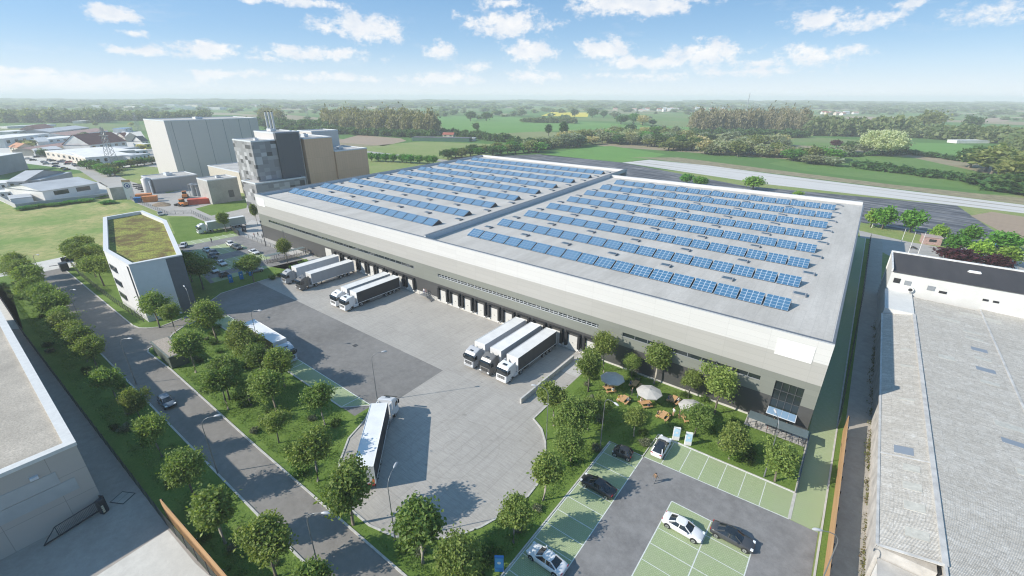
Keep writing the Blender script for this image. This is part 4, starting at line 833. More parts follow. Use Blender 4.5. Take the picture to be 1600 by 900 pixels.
# ================================================================== STREET FURNITURE
LAMPM = mat('lamp_post_metal', (.22, .23, .24), .4, .4, var=.05); HEADM = mat('lamp_head', (.42, .43, .45), .4, var=0)
def lamp(x, y, hx, hy, label, H=9.5):
    o = thing('street_lamp', label, 'street lamp', (x, y, 0), math.atan2(hy-y, hx-x), 'street lamps along the avenue and yards'); A = 2.1
    mb = MB(); mb.tube([(0, 0, 0), (0, 0, 1.2), (0, 0, 1.25), (0, 0, H-1.3), (.12, 0, H-.75), (.45, 0, H-.3), (1.0, 0, H-.06), (A-.3, 0, H+.02)], [.11, .1, .075, .05, .045, .042, .04, .035], 8); mb.build('pole', LAMPM, o)
    mb = MB(); mb.tube([(A-.45, 0, H), (A-.2, 0, H+.04), (A+.25, 0, H+.05), (A+.5, 0, H+.02)], [.05, .14, .16, .04], 10); q = mb.build('lamp_head', HEADM, o); q.scale = (1, 1, 1); return o
for x, y, hx, hy, lab in ((-169.1, 12.0, -160, 16, 'street lamp at the far gate end of the avenue'), (-130.9, 12.2, -122, 16, 'avenue street lamp opposite the office building'), (-95.3, 12.5, -90.8, 15.4, 'avenue street lamp opposite the substation box'), (-60.8, 12.6, -58, 16, 'avenue street lamp behind the driving hatchback'), (-36.4, 13.3, -32.5, 16, 'avenue street lamp at the lower picture edge'),
    (-110.6, 28.0, -115.3, 28.6, 'street lamp standing before the dark office wall'), (-89.0, 31.6, -84.9, 33.8, 'street lamp behind the lorry parked by the island trees'), (-56.7, 36.1, -55.2, 38.0, 'street lamp by the cab of the turning lorry'), (-33.3, 21.0, -34.8, 24.2, 'street lamp on the lower rim of the turning circle'), (-21.2, 49.2, -18.5, 48.2, 'street lamp between the turning circle and kerbside bays'), (-28.6, 46.0, -30.8, 45.0, 'street lamp at the upper rim of the turning circle'), (-.85, 58.2, -1.7, 60, 'street lamp in front of the bicycle shelter at the entrance'), (6.6, 43.5, 4.3, 42.3, 'street lamp beside the tall timber fence')):
    lamp(x, y, hx, hy, lab)
POST = mat('anthracite_steel', (.045, .05, .058), .5, .2, var=.1)
def fence(label, pts, h=2., step=2.5, name='mesh_fence', gap=.12, m=POST):
    o = thing(name, label, 'fence', (0, 0, 0)); 
    pn = MB(); posts = []; fw_ = .03 if gap < .15 else .016
    for a, b in zip(pts[:-1], pts[1:]):
        a = Vector((*a, 0)); b = Vector((*b, 0)); Ln = (b-a).length; d = (b-a)/Ln; n = max(1, round(Ln/step))
        for i in range(n+1): posts.append(a+d*(Ln*i/n))
        for zz in (.12, h*.35, h*.68, h-.05): pn.bar(a+Vector((0, 0, zz)), b+Vector((0, 0, zz)), .03, .04)
        k = int(Ln/gap)
        for i in range(k): q = a+d*(i*gap+gap/2); pn.add([q+Vector((0, 0, .1))-d*fw_, q+Vector((0, 0, .1))+d*fw_, q+Vector((0, 0, h))+d*fw_, q+Vector((0, 0, h))-d*fw_], [(0, 1, 2, 3)])
    pn.build('mesh_panel', m, o)
    seen = set()
    pm = None
    for p in posts[:100]:
        k = (round(p.x, 1), round(p.y, 1))
        if k in seen: continue
        seen.add(k)
        if pm is None: mb = MB(); mb.box(-.04, .04, -.04, .04, 0, h+.08); pm = mb.mesh('post', m)
        q = obj('post', pm, o); q.location = p
    return o
fence('long dark mesh fence between the grey hall alley and the avenue trees', [(-176, 3.2), (-136, 3.4), (-95.5, 4.35), (-57, 5.35), (-46, 6), (-20, 7.2)], 2.0, 2.6, gap=.1)
fence('dark slatted fence along the white office lawn', [g(111, 413), g(125, 430), g(152, 453), g(180, 474), g(202, 489), g(225, 503)], 1.8, 1.9, gap=.16)
fence('tall dark fence along the grass path by the shaded warehouse wall', [(6.32, 76), (7.4, 140), (7.62, 207)], 2.2, 3.0, gap=.2)
fence('wire fence between the plant road and the staff car park lawn', [g(205, 312), g(262, 336), g(300, 334), g(330, 349)], 1.8, 3., gap=.5)
fence('low dark railing along the staff car park plaza', [(-181, 67.1), (-173.5, 67.1), (-160, 67.05), (-148, 67.1)], 1.5, 3.2, gap=3., name='railing')
mb = MB(); mb.prism([(2.98, 57.7), (3.06, 57.7), (3.06, 71), (2.98, 71)], .1, 1.1); tag(mb.build('glass_balustrade', mat('balustrade', (.03, .045, .08), .2, var=0)), 'low dark blue balustrade between the entrance lawn and the grass path', 'balustrade')
# sliding gates and boom
gt = thing('sliding_gate', 'dark sliding gate panel at the staff car park exit', 'gate', (0, 0, 0)); a, b = g(361.5, 359), g(373.5, 368); mb = MB(); mb.bar((*a, .95), (*b, .95), .1, 1.8); mb.build('panel', POST, gt); mb = MB(); mb.box(b[0]-.12, b[0]+.12, b[1]-.12, b[1]+.12, 0, 2.2); mb.build('post', POST, gt)
for lab, (px, py) in (('taller dark ticket column by the staff gate', (380, 362)), ('dark ticket column beside the taller column', (384, 363))):
    x, y = g(px, py); t = thing('ticket_column', lab, 'ticket column', (x, y, 0)); mb = MB(); mb.box(-.35, .35, -.3, .3, 0, 2.4); mb.build('housing', POST, t, bevel=.05); mb = MB(); mb.box(-.2, .2, -.32, -.301, 1.2, 1.7); mb.build('screen', FRAMEL, t)
t = thing('gate_cabinet', 'dark gate cabinet with folded boom at the far end of the avenue', 'gate', (*g(102, 422), 0)); mb = MB(); mb.box(-1.2, 1.2, -.9, .9, 0, 2.3); mb.build('housing', POST, t); a, b = g(100, 418), g(79, 421); mb = MB(); x, y = t.location[:2]; mb.bar((a[0]-x, a[1]-y, 1.0), (b[0]-x, b[1]-y, 1.0), .14); mb.build('boom', POST, t)
for lab, px in (('dark boundary wall behind the gate cabinet', None),):
    pts = gs([(97, 411), (117, 406), (120, 411), (122, 415)]); o = thing('yard_wall', lab, 'wall', (0, 0, 0)); mb = MB()
    for p_, q_ in zip(pts[:-1], pts[1:]): mb.bar((*p_, .8), (*q_, .8), .15, 1.6)
    mb.build('panel', POST, o)
# yard gate and post at the grey hall
pa, pb = Vector(g(70, 855)), Vector(g(161, 797)); dg_ = (pb-pa).normalized(); o = thing('yard_gate', 'dark barred sliding gate at the corner of the grey hall', 'gate', (0, 0, 0)); mb = MB(); a3, b3 = Vector((*pa, .25)), Vector((*pb, .25)); up_ = Vector((0, 0, 1.45))
mb.bar(a3, b3, .1, .16); st_ = a3+(b3-a3)*.25; mb.bar(st_+up_, b3+up_, .08); mb.bar(a3, st_+up_, .08); mb.bar(st_, st_+up_, .08); mb.bar(b3, b3+up_, .08); mb.build('gate_frame', POST, o); mb = MB(); n_ = 30
for i in range(1, n_): q_ = st_+(b3-st_)*(i/n_); mb.bar(q_, q_+up_, .035)
mb.build('gate_bar', POST, o)
x, y = g(164, 800); o = thing('gate_post', 'dark gate drive post with pale warning bands beside the sliding gate', 'gate post', (x, y, 0), R(30)); mb = MB(); mb.box(-.28, .28, -.35, .35, 0, 2.1); mb.box(-.45, .1, .36, .5, 0, 2.3); mb.build('post_body', POST, o); mb = MB()
for k in range(4): mb.tube([(.3, -.2, .35+k*.28), (.3, -.2, .48+k*.28)], .13, 10)
mb.build('warning_band', mat('warning_band', (.75, .62, .42), .6, var=0), o)
def cover(name, label, x, y, sx, sy, rz, m, group=None):
    o = thing(name, label, 'cover', (x, y, L*11), rz, group); mb = MB(); mb.box(-sx, sx, -sy, sy, -.01, .012); mb.build('frame', m[0], o); mb = MB(); mb.box(-sx*.88, -.02, -sy*.88, sy*.88, .012, .018); mb.box(.02, sx*.88, -sy*.88, sy*.88, .012, .018); mb.build('lid', m[1], o)
cover('manhole_cover', 'square concrete manhole cover in the alley beside the sliding gate', *g(192, 778), 1.0, .9, R(30), (CHASS, ALLEY))
IRON = mat('cast_iron', (.09, .09, .09), .6, .3, var=.15)
x, y = g(555, 540); cover('drain_cover', 'iron drain cover in the dark asphalt of the lorry yard', x, y, .45, .45, 0, (IRON, IRON))
# timber noise fences
TIMB = mat('larch_boards', (.52, .31, .15), .75, var=.12, stretch=(.05, .05, 3), vs=2., fine=.25, fs=5.)
def timber(label, a, b, h, taper=None):
    o = thing('timber_fence', label, 'fence', (0, 0, 0)); a = Vector((*a, 0)); b = Vector((*b, 0)); d = (b-a); n = Vector((-d.y, d.x, 0)).normalized()*.12
    mb = MB(); k = 8
    for i in range(k):
        z0, z1 = h*i/k+.03, h*(i+1)/k-.012
        t = 0 if taper is None else taper*(i/k)
        A = a+(b-a).normalized()*t
        mb.add([A+Vector((0, 0, z0)), b+Vector((0, 0, z0)), b+Vector((0, 0, z1)), A+Vector((0, 0, z1)), A+n+Vector((0, 0, z0)), b+n+Vector((0, 0, z0)), b+n+Vector((0, 0, z1)), A+n+Vector((0, 0, z1))], [(0, 1, 2, 3), (5, 4, 7, 6), (3, 2, 6, 7), (4, 0, 3, 7), (1, 5, 6, 2), (0, 4, 5, 1)])
    mb.build('board_wall', TIMB, o)
    nps = int(d.length/3)
    for i in range(nps+1):
        q = a+d*(i/nps)+n*(1.6 if abs(d.x) > abs(d.y) else -.7); mb = MB(); mb.box(q.x-.07, q.x+.07, q.y-.07, q.y+.07, 0, h-.1); mb.build('post', POST, o)
timber('orange larch board fence rising beside the avenue trees', (-58.2, 5.75), (-18, 7.6), 3.0)
timber('long orange larch board fence between the grass path and the alley', (7.05, 10), (7.2, 76), 3.0)
# charging columns
CB = mat('charger_blue', (.03, .22, .55), .35, var=.03); CW = mat('charger_screen', (.35, .62, .85), .25, var=.25, vs=2., col2=(.65, .8, .9))
def charger(label, x, y, rz, white=False):
    o = thing('charging_column', label, 'charging column', (x, y, 0), rz, 'vehicle charging columns'); mb = MB(); mb.box(-.5, .5, -.14, .14, 0, 2.35); mb.build('housing', WHITEP if white else CB, o, bevel=.03)
    mb = MB(); mb.box(-.42, .42, -.16, -.142, .75, 2.2); mb.build('display', CW if white else mat('charger_face', (.05, .32, .68), .3, var=0), o)
    mb = MB(); mb.cyl((0, -.162, 1.5), (0, -.175, 1.5), .2, 14); mb.build('plug_symbol', WHITEP, o)
for lab, x, y in (('blue charging column beside the small black and white car', -133.2, 44.4), ('blue charging column between two others at the staff bays', -133.4, 47.3), ('blue charging column behind the car park tree trunk', -134.2, 50.2)): charger(lab, x, y, R(60))
charger('white and blue charging column touching the glass roofed hatchback', -13.0, 58.0, R(25), True); charger('white and blue charging column on the lawn edge beyond an empty bay', -11.2, 58.0, R(25), True); charger('blue charging column by the hedge below the kerbside bays', -21.3, 25.6, R(35))
# ---- bicycle shelters and bicycles
def bicycle(label, x, y, rz, col, group):
    o = thing('bicycle', label, 'bicycle', (x, y, 0), rz, group); M_ = paint(col)
    for yy in (-.52, .52):
        mb = MB(); mb.tube([(0, yy+.33*math.cos(a), .34+.33*math.sin(a)) for a in [i*math.pi/8 for i in range(17)]], .025, 5, caps=False); mb.build('wheel', TYRE, o)
    mb = MB()
    for p_, q_ in (((0, .52, .34), (0, .1, .3)), ((0, .1, .3), (0, .22, .85)), ((0, .1, .3), (0, -.38, .8)), ((0, .2, .78), (0, -.38, .82)), ((0, .52, .34), (0, .2, .78)), ((0, -.38, .92), (0, -.52, .34))): mb.tube([p_, q_], .025, 5)
    mb.build('frame', M_, o); mb = MB(); mb.tube([(-.27, -.3, 1.0), (0, -.4, .98), (.27, -.3, 1.0)], .018, 5); mb.build('handlebar', CHASS, o); mb = MB(); mb.box(-.07, .07, .1, .36, .87, .93); mb.build('saddle', CHASS, o, bevel=.02); return o
def shelter(label, x, y, rz, Ln, W_, bays, h=2.3):
    o = thing('bicycle_shelter', label, 'bicycle shelter', (x, y, 0), rz)
    for i in range(bays): mb = MB(); a = Ln*i/bays+.03; mb.add([(a, 0, h+.12), (a+Ln/bays-.06, 0, h+.12), (a+Ln/bays-.06, W_, h), (a, W_, h), (a, 0, h+.04), (a+Ln/bays-.06, 0, h+.04), (a+Ln/bays-.06, W_, h-.08), (a, W_, h-.08)], [(0, 1, 2, 3), (7, 6, 5, 4), (0, 4, 5, 1), (2, 6, 7, 3), (0, 3, 7, 4), (1, 5, 6, 2)]); mb.build('roof', mat('shelter_roof', (.115, .15, .155), .5, var=.06), o)
    for i in range(bays+1):
        for yy in (.15, W_-.15): mb = MB(); xx = min(Ln-.06, max(.06, Ln*i/bays)); mb.box(xx-.04, xx+.04, yy-.04, yy+.04, 0, h); mb.build('post', POST, o)
    mb = MB()
    for i in range(int(Ln/.8)): mb.tube([(.5+i*.8, W_*.35, 0), (.5+i*.8, W_*.35, .75), (.5+i*.8, W_*.75, .75), (.5+i*.8, W_*.75, 0)], .02, 5)
    mb.build('bicycle_rack', STEEL, o); return o
shelter('two panel dark roofed bicycle shelter at the glass entrance', -5.25, 66.9, R(.5), 8.05, 2.15, 2, 2.4)
cols = [(.03, .03, .035), (.25, .03, .03), (.04, .05, .08), (.03, .03, .03), (.05, .07, .12), (.04, .04, .04), (.02, .03, .05)]
wd = ['one', 'two', 'three', 'four', 'five', 'six', 'seven', 'eight', 'nine', 'ten']
for i, x in enumerate((-3.9, -2.4, -1.2, .2, .9, 1.9, 2.4)): bicycle(f'{"red" if i == 1 else "dark"} bicycle, {ORD[i+1]} from the lawn end of the entrance shelter', x, 68.7, R(8*(-1)**i+12), cols[i], 'bicycles at the entrance shelter')
a = Vector(g(418, 413)); b = Vector(g(477, 399)); ang = math.atan2(b.y-a.y, b.x-a.x)
shelter('long dark roofed bicycle shelter beside the staff car park', a.x, a.y, ang, (b-a).length+.5, 2.2, 4, 2.4)
dd = (b-a).normalized(); nn = Vector((-dd.y, dd.x))
for i in range(14):
    p = a+dd*(.7+i*((b-a).length/14.5))+nn*.9; bicycle(f'dark bicycle, {ORD[i+1]} from the car park tree in the long shelter', p.x, p.y, ang+R(90+5*(-1)**i), cols[i % 7], 'bicycles in the long shelter')
# ---- picnic furniture
WOOD = mat('picnic_wood', (.62, .37, .18), .7, var=.15, stretch=(1, .1, 1), vs=4.)
def table(label, x, y, rz):
    o = thing('picnic_table', label, 'picnic table', (x, y, 0), rz, 'picnic tables on the entrance lawn'); mb = MB()
    for k in range(4): mb.box(-.42+k*.215, -.42+k*.215+.195, -.95, .95, .71, .755)
    mb.build('table_top', WOOD, o)
    for s in (-1, 1):
        mb = MB()
        for k in (0, 1): mb.box(s*.8-.17+k*.175, s*.8-.17+k*.175+.16, -.95, .95, .42, .46)
        mb.build('bench', WOOD, o)
    for yy in (-.7, .7):
        mb = MB(); mb.bar((-.75, yy, 0), (-.25, yy, .72), .09, .05); mb.bar((.75, yy, 0), (.25, yy, .72), .09, .05); mb.bar((-.9, yy+.05, .38), (.9, yy+.05, .38), .05, .08); mb.build('leg_frame', WOOD, o)
    return o
def parasol(label, x, y, c, r=2.15):
    o = thing('parasol', label, 'parasol', (x, y, 0), R(11), 'octagonal parasols on the entrance lawn'); mb = MB(); n = 8; top = (0, 0, 2.95)
    rim = [(r*math.cos(2*math.pi*i/n), r*math.sin(2*math.pi*i/n), 2.35) for i in range(n)]; mid = [(p[0]*.5, p[1]*.5, 2.70) for p in rim]; lo = [(p[0]*1.005, p[1]*1.005, 2.2) for p in rim]
    mb.loft([lo, rim, mid], caps=False, smooth=False); mb.add(mid+[top], [(i, (i+1) % n, n) for i in range(n)]); mb.build('canopy', mat('parasol_cloth', c, .8, var=.04), o)
    mb = MB(); mb.tube([(0, 0, 0), (0, 0, 2.98)], .035, 8); mb.tube([(0, 0, 2.96), (0, 0, 3.1)], .06, 8); mb.build('pole', RIM, o)
    mb = MB()
    for p in rim: mb.bar((0, 0, 2.9), (p[0]*.98, p[1]*.98, 2.31), .03)
    mb.build('rib', FRAMEM, o); mb = MB(); mb.box(-.3, .3, -.3, .3, 0, .1); mb.build('base', CHASS, o)
parasol('octagonal parasol shaded blue by the trees near the ramp', -26.5, 63.8, (.45, .45, .43)); parasol('octagonal cream parasol in the middle of the entrance lawn', -19.8, 63.9, (.46, .44, .41)); parasol('octagonal cream parasol partly behind a young tree near the charging columns', -12.8, 64.3, (.46, .44, .41))
TB = [(-26.6, 63.2, 'picnic table under the shaded parasol'), (-23.5, 67.2, 'picnic table in shade by the warehouse wall'), (-23.3, 61.8, 'picnic table nearest the lamp post on the lawn'), (-19.9, 63.0, 'picnic table under the middle parasol'), (-16.5, 67.0, 'picnic table between two trees by the warehouse wall'), (-16.4, 61.8, 'picnic table nearest the charging columns'), (-13.2, 63.7, 'picnic table half hidden under the parasol behind a young tree')]
TR = [20, 62, 58, 20, 58, 58, 20]
for (x, y, lab), r in zip(TB, TR): table(lab, x, y, R(r-60))
# ================================================================== PEOPLE
def skin_mesh(name, J, E, rad, mats, zones, sub=1):
    me = bpy.data.meshes.new('tmp'); me.from_pydata(J, E, []); o = bpy.data.objects.new('tmp', me); COL.objects.link(o)
    md = o.modifiers.new('s', 'SKIN'); md.use_smooth_shade = True
    for i, r in enumerate(rad): me.skin_vertices[0].data[i].radius = (r, r) if not hasattr(r, '__len__') else r
    me.skin_vertices[0].data[0].use_root = True
    ss = o.modifiers.new('u', 'SUBSURF'); ss.levels = sub; ss.render_levels = sub
    dg = bpy.context.evaluated_depsgraph_get(); ev = o.evaluated_get(dg); nm = bpy.data.meshes.new_from_object(ev); nm.name = name
    bpy.data.objects.remove(o); nm.materials.clear()
    for m in mats: nm.materials.append(m)
    for p in nm.polygons: p.material_index = zones(p.center); p.use_smooth = True
    return nm
SKINM = mat('skin', (.48, .29, .20), .6, var=.03); 
def person_parts(pose):
    P, E, Rr = [], [], []
    def add(p, r, par=None):
        P.append(p); Rr.append(r); i = len(P)-1
        if par is not None: E.append((par, i))
        return i
    hip = .95 if pose != 'sit' else .52
    pel = add((0, 0, hip), (.16, .12)); wst = add((0, 0, hip+.18), (.14, .10), pel); chs = add((0, 0, hip+.40), (.18, .12), wst); nk = add((0, 0, hip+.56), .06, chs); hd = add((0, -.02, hip+.66), .085, nk); top = add((0, -.01, hip+.77), .075, hd); add((0, -.1, hip+.665), .02, hd)
    for s in (-1, 1):
        sw = .0
        if pose == 'walk': sw = .28*s
        sh = add((s*.19, 0, hip+.49), .065, chs)
        if pose == 'sit': el = add((s*.24, -.14, hip+.24), .045, sh); wr = add((s*.18, -.38, hip+.24), .032, el); hn = add((s*.15, -.47, hip+.25), .036, wr)
        elif pose == 'hold': el = add((s*.27, .02, hip+.22), .045, sh); wr = add((s*.17, -.22, hip+.28), .032, el); hn = add((s*.13, -.3, hip+.32), .036, wr)
        else: el = add((s*.25, sw*.5, hip+.22), .045, sh); wr = add((s*.26, sw*.9-.06, hip-.03), .032, el); hn = add((s*.26, sw*.95-.08, hip-.12), .036, wr)
        hj = add((s*.095, 0, hip-.06), .10, pel)
        if pose == 'sit': kn = add((s*.12, -.44, hip-.02), .07, hj); an = add((s*.12, -.46, .09), .045, kn); add((s*.12, -.62, .045), .04, an)
        elif pose == 'walk': kn = add((s*.10, -sw*.55-.05, .50), .07, hj); an = add((s*.10, -sw*1.0+.03, .09), .045, kn); add((s*.10, -sw*1.0-.13, .045), .04, an)
        else: kn = add((s*.11, -.02, .50), .07, hj); an = add((s*.12, .02, .09), .045, kn); add((s*.13, -.13, .045), .04, an)
    return P, E, Rr, hip
_pp = {}
def person(label, x, y, rz, pose='stand', shirt=(.5, .5, .5), trousers=(.05, .06, .09), hair=(.05, .035, .025), z=0., group='people on the site'):
    if pose not in _pp: _pp[pose] = person_parts(pose)
    P, E, Rr, hip = _pp[pose]
    o = thing('person', label, 'person', (x, y, z), rz, group)
    ms = [SKINM, mat('shirt', shirt, .8, var=.1, vs=5), mat('trousers', trousers, .8, var=.1, vs=5), CHASS]
    def zone(c):
        if c.z > hip+.55: return 0
        if pose == 'sit':
            if c.y < -.36 and c.z > hip+.12: return 0
            if c.z > hip+.05 and c.y > -.36: return 1
            return 3 if c.z < .11 else 2
        if abs(c.x) > .2 and c.z < hip+.0: return 0
        if pose == 'hold' and c.y < -.2 and c.z > hip+.2: return 0
        if c.z > hip-.02: return 1
        return 3 if c.z < .11 else 2
    obj('body', skin_mesh('body', P, E, Rr, ms, zone), o)
    mb = MB(); rings = []
    for zz, r in ((.655, .088), (.70, .098), (.76, .092), (.80, .05)): rings.append([(r*math.cos(a), .02+r*1.05*math.sin(a) if math.sin(a) > -.3 else -.03, hip+zz+.0) for a in [k*math.pi/5 for k in range(10)]])
    mb.loft(rings); mb.build('hair', mat('hair', hair, .6, var=0), o); return o
person('man in brown jacket and grey trousers walking across the car park', -12.4, 48.0, R(160), 'walk', (.22, .14, .08), (.16, .17, .19), (.03, .025, .02))
person('person in dark clothes standing beside the middle parasol', -22.8, 64.2, R(-60), 'hold', (.05, .05, .06), (.05, .05, .06), (.35, .25, .12))
person('person in blue trousers standing against the middle parasol', -21.8, 64.4, R(110), 'stand', (.25, .3, .42), (.14, .2, .34))
person('person in white shirt and tan trousers standing near two picnic tables', -15.2, 63.2, R(-30), 'hold', (.7, .7, .68), (.5, .32, .2), (.25, .1, .05))
person('person in black jacket standing near the tree screened parasol', -14.2, 63.2, R(150), 'stand', (.06, .05, .05), (.22, .12, .08), (.3, .2, .1))
person('person in white top on the steel stair platform', -82.6, 70.4, R(10), 'stand', (.7, .66, .66), (.12, .13, .25), z=1.05)
person('second person on the steel stair platform in dark trousers', -81.9, 70.5, R(-40), 'stand', (.55, .3, .3), (.05, .06, .12), z=1.05)
cl = [((.06, .06, .07), 'black jacket'), ((.7, .68, .64), 'white shirt'), ((.12, .16, .25), 'navy shirt'), ((.62, .6, .56), 'cream shirt'), ((.05, .05, .05), 'black top'), ((.55, .4, .08), 'yellow jacket'), ((.3, .32, .36), 'grey top'), ((.66, .5, .4), 'peach shirt')]
tn = ['under the shaded parasol', 'at the shaded table by the warehouse wall', 'at the table nearest the lawn lamp post', 'under the middle parasol', 'at the table between two wall trees', 'at the table nearest the charging columns']
q = 0
for i in range(6):
    x, y, _ = TB[i]; r = R(TR[i]-60)
    for s in (-1, 1):
        if (i, s) in ((1, 1),): continue
        ox, oy = s*.80, (.3 if s > 0 else -.35); c, cn = cl[(i*2+(s > 0)*1+i//2) % 8]
        wx, wy = x+ox*math.cos(r)-oy*math.sin(r), y+ox*math.sin(r)+oy*math.cos(r)
        person(f'person in {cn} seated {tn[i]}', wx, wy, r+(R(-90) if s > 0 else R(90)), 'sit', c, cl[(q*3+2) % 8][0] if q % 2 else (.06, .07, .1), z=-.02); q += 1
for i, (px, py, rz, c, lab) in enumerate(((331, 379, 40, (.05, .05, .05), 'person in black crossing the top of the staff car park'), (408, 369, 100, (.05, .05, .06), 'person in black on the plaza nearest the dark mast'), (412, 372, -60, (.08, .08, .1), 'person in dark coat beside the dark mast'), (398, 371, 200, (.25, .1, .1), 'person in red top walking along the plaza railing'), (482, 396, 30, (.7, .7, .7), 'person in white shirt by the long bicycle shelter end'), (487, 399, -30, (.65, .62, .6), 'second person in pale shirt by the long bicycle shelter end'), (491, 401, 120, (.06, .06, .07), 'person in dark jacket beside two pale shirted people'), (436, 400, 10, (.06, .06, .08), 'person in dark coat behind the long bicycle shelter'), (1212, 651, 30, (.66, .6, .6), 'person in pale top at the glass entrance'), (1231, 657, -40, (.7, .7, .7), 'person in white shirt at the entrance doors'))):
    x, y = g(px, py); y = min(y, 70.3); person(lab, x, y, R(rz), 'walk' if i % 2 else 'stand', c, (.05, .06, .09))
# dark mast on the plaza
x, y = g(415.5, 385); t = thing('camera_mast', 'tall dark camera mast on the plaza at the warehouse corner', 'mast', (x, y, 0)); mb = MB(); mb.tube([(0, 0, 0), (0, 0, 9.2)], [.14, .09], 8); mb.build('pole', POST, t); mb = MB(); mb.box(-.3, .3, -.15, .15, 8.6, 9.1); mb.build('camera_head', POST, t)
# ================================================================== VEGETATION
rng = np.random.default_rng(11)
def leaf_mat(name, c1, c2, trans=.42):
    m, T, b = newmat(name); ri = T.n('ShaderNodeNewGeometry').outputs['Random Per Island']; oi = T.n('ShaderNodeObjectInfo').outputs['Random']
    c = T.mix(ri, c1, c2); hs = T.n('ShaderNodeHueSaturation'); T.l(c, hs.inputs['Color']); T.l(T.mapr(oi, 0, 1, .485, .515), hs.inputs['Hue']); T.l(T.mapr(T.math('FRACT', T.math('MULTIPLY', oi, 7.3)), 0, 1, .82, 1.18), hs.inputs['Value'])
    T.l(hs.outputs[0], b.inputs['Base Color']); b.inputs['Roughness'].default_value = .55; b.inputs['Specular IOR Level'].default_value = .3
    tr = T.n('ShaderNodeBsdfTranslucent'); T.l(T.mix(1., hs.outputs[0], (1.15, 1.2, .55), 'MULTIPLY'), tr.inputs['Color']); mx = T.n('ShaderNodeMixShader'); mx.inputs[0].default_value = trans
    T.l(b.outputs[0], mx.inputs[1]); T.l(tr.outputs[0], mx.inputs[2]); T.l(mx.outputs[0], m.node_tree.nodes['Material Output'].inputs['Surface']); return m
LEAF = leaf_mat('leaf_oak_green', (.125, .195, .045), (.29, .36, .095))
BARK = mat('bark', (.19, .165, .13), .9, var=.25, vs=6., stretch=(1, 1, .3)); BARKP = mat('pale_bark', (.36, .33, .28), .9, var=.2, vs=6., stretch=(1, 1, .3))
def leafcloud(cent, per, spread, size, rg, flat=.0):
    """quads around cluster centres (n,3): per leaves each"""
    n = len(cent)*per; c = np.repeat(cent, per, 0)+rg.normal(0, 1, (n, 3))*spread
    nrm = rg.normal(0, 1, (n, 3)); nrm[:, 2] = np.abs(nrm[:, 2])+flat; nrm /= np.linalg.norm(nrm, axis=1)[:, None]
    t = rg.normal(0, 1, (n, 3)); u = np.cross(nrm, t); u /= np.linalg.norm(u, axis=1)[:, None]; v = np.cross(nrm, u)
    s = size*rg.uniform(.6, 1.35, (n, 1)); V = np.stack([c-u*s, c-v*s*.62+nrm*s*.12, c+u*s, c+v*s*.62+nrm*s*.12], 1).reshape(-1, 3)
    return V, np.arange(n*4).reshape(n, 4)
def crown_centres(n, r, zc, rg, lob=5, fill=.45):
    d = rg.normal(0, 1, (n, 3)); d /= np.linalg.norm(d, axis=1)[:, None]
    ld = rg.normal(0, 1, (lob, 3)); ld /= np.linalg.norm(ld, axis=1)[:, None]; ld[:, 2] = np.abs(ld[:, 2])*.7-.15
    k = np.max(np.clip(d @ ld.T, 0, 1)**3, axis=1); rad = (.56+.56*k)*rg.uniform(0, 1, n)**fill
    p = d*rad[:, None]*np.array(r); p[:, 2] *= np.where(p[:, 2] < 0, .75, 1.0); p[:, 2] += zc; return p
def tree_proto(seed, H=9.6, r=(2.75, 2.75, 3.3), zc=6.0, ncl=95, per=62, leaf=.20, spread=.42, bark=BARK, lm=LEAF, name='broadleaf_tree', label='x', stem=None, trunk_r=.15):
    rg = np.random.default_rng(seed); o = thing(name, label, 'tree'); c = crown_centres(ncl, r, zc, rg)
    V, Q = leafcloud(c, per, spread, leaf, rg, .25); me = mesh_np('crown', V, Q, lm)
    mb = MB(); zb = zc-r[2]*.55; pts = [(0, 0, 0), (.03, .02, zb*.5), (rg.uniform(-.1, .1), rg.uniform(-.1, .1), zb), (rg.uniform(-.2, .2), rg.uniform(-.2, .2), zc+r[2]*.2)]
    mb.tube(pts, [trunk_r*1.25, trunk_r, trunk_r*.85, trunk_r*.3], 8)
    for k in range(9):
        q = c[rg.integers(len(c))]; f = rg.uniform(.75, 1.); z0 = zb+rg.uniform(-.1, .5)*(zc-zb); mb.tube([(0, 0, z0), tuple(np.array([q[0]*.45, q[1]*.45, (z0+q[2])/2])), tuple(np.array(q)*[.92, .92, 1])], [trunk_r*.5, trunk_r*.3, trunk_r*.1], 5)
    mb.build('trunk', bark, o); obj('crown', me, o); return o
PR = [tree_proto(s, r=rr, zc=z, ncl=nc, per=pe, leaf=lf, spread=sp_, bark=(BARKP if s % 2 else BARK)) for s, rr, z, nc, pe, lf, sp_ in ((1, (2.6, 2.8, 3.3), 6.0, 115, 66, .19, .44), (2, (3.1, 2.5, 3.3), 6.1, 100, 80, .18, .46), (3, (2.2, 2.4, 3.7), 6.0, 105, 66, .20, .42), (4, (3.2, 3.0, 2.9), 5.9, 130, 64, .19, .46), (5, (2.5, 2.9, 3.2), 6.1, 90, 84, .18, .42), (6, (2.8, 2.3, 3.6), 5.9, 105, 72, .19, .44), (7, (2.3, 2.9, 3.0), 6.3, 95, 76, .2, .44), (8, (2.9, 2.8, 3.6), 5.8, 130, 64, .17, .48))]
PRused = [False]*8
tcount = 0
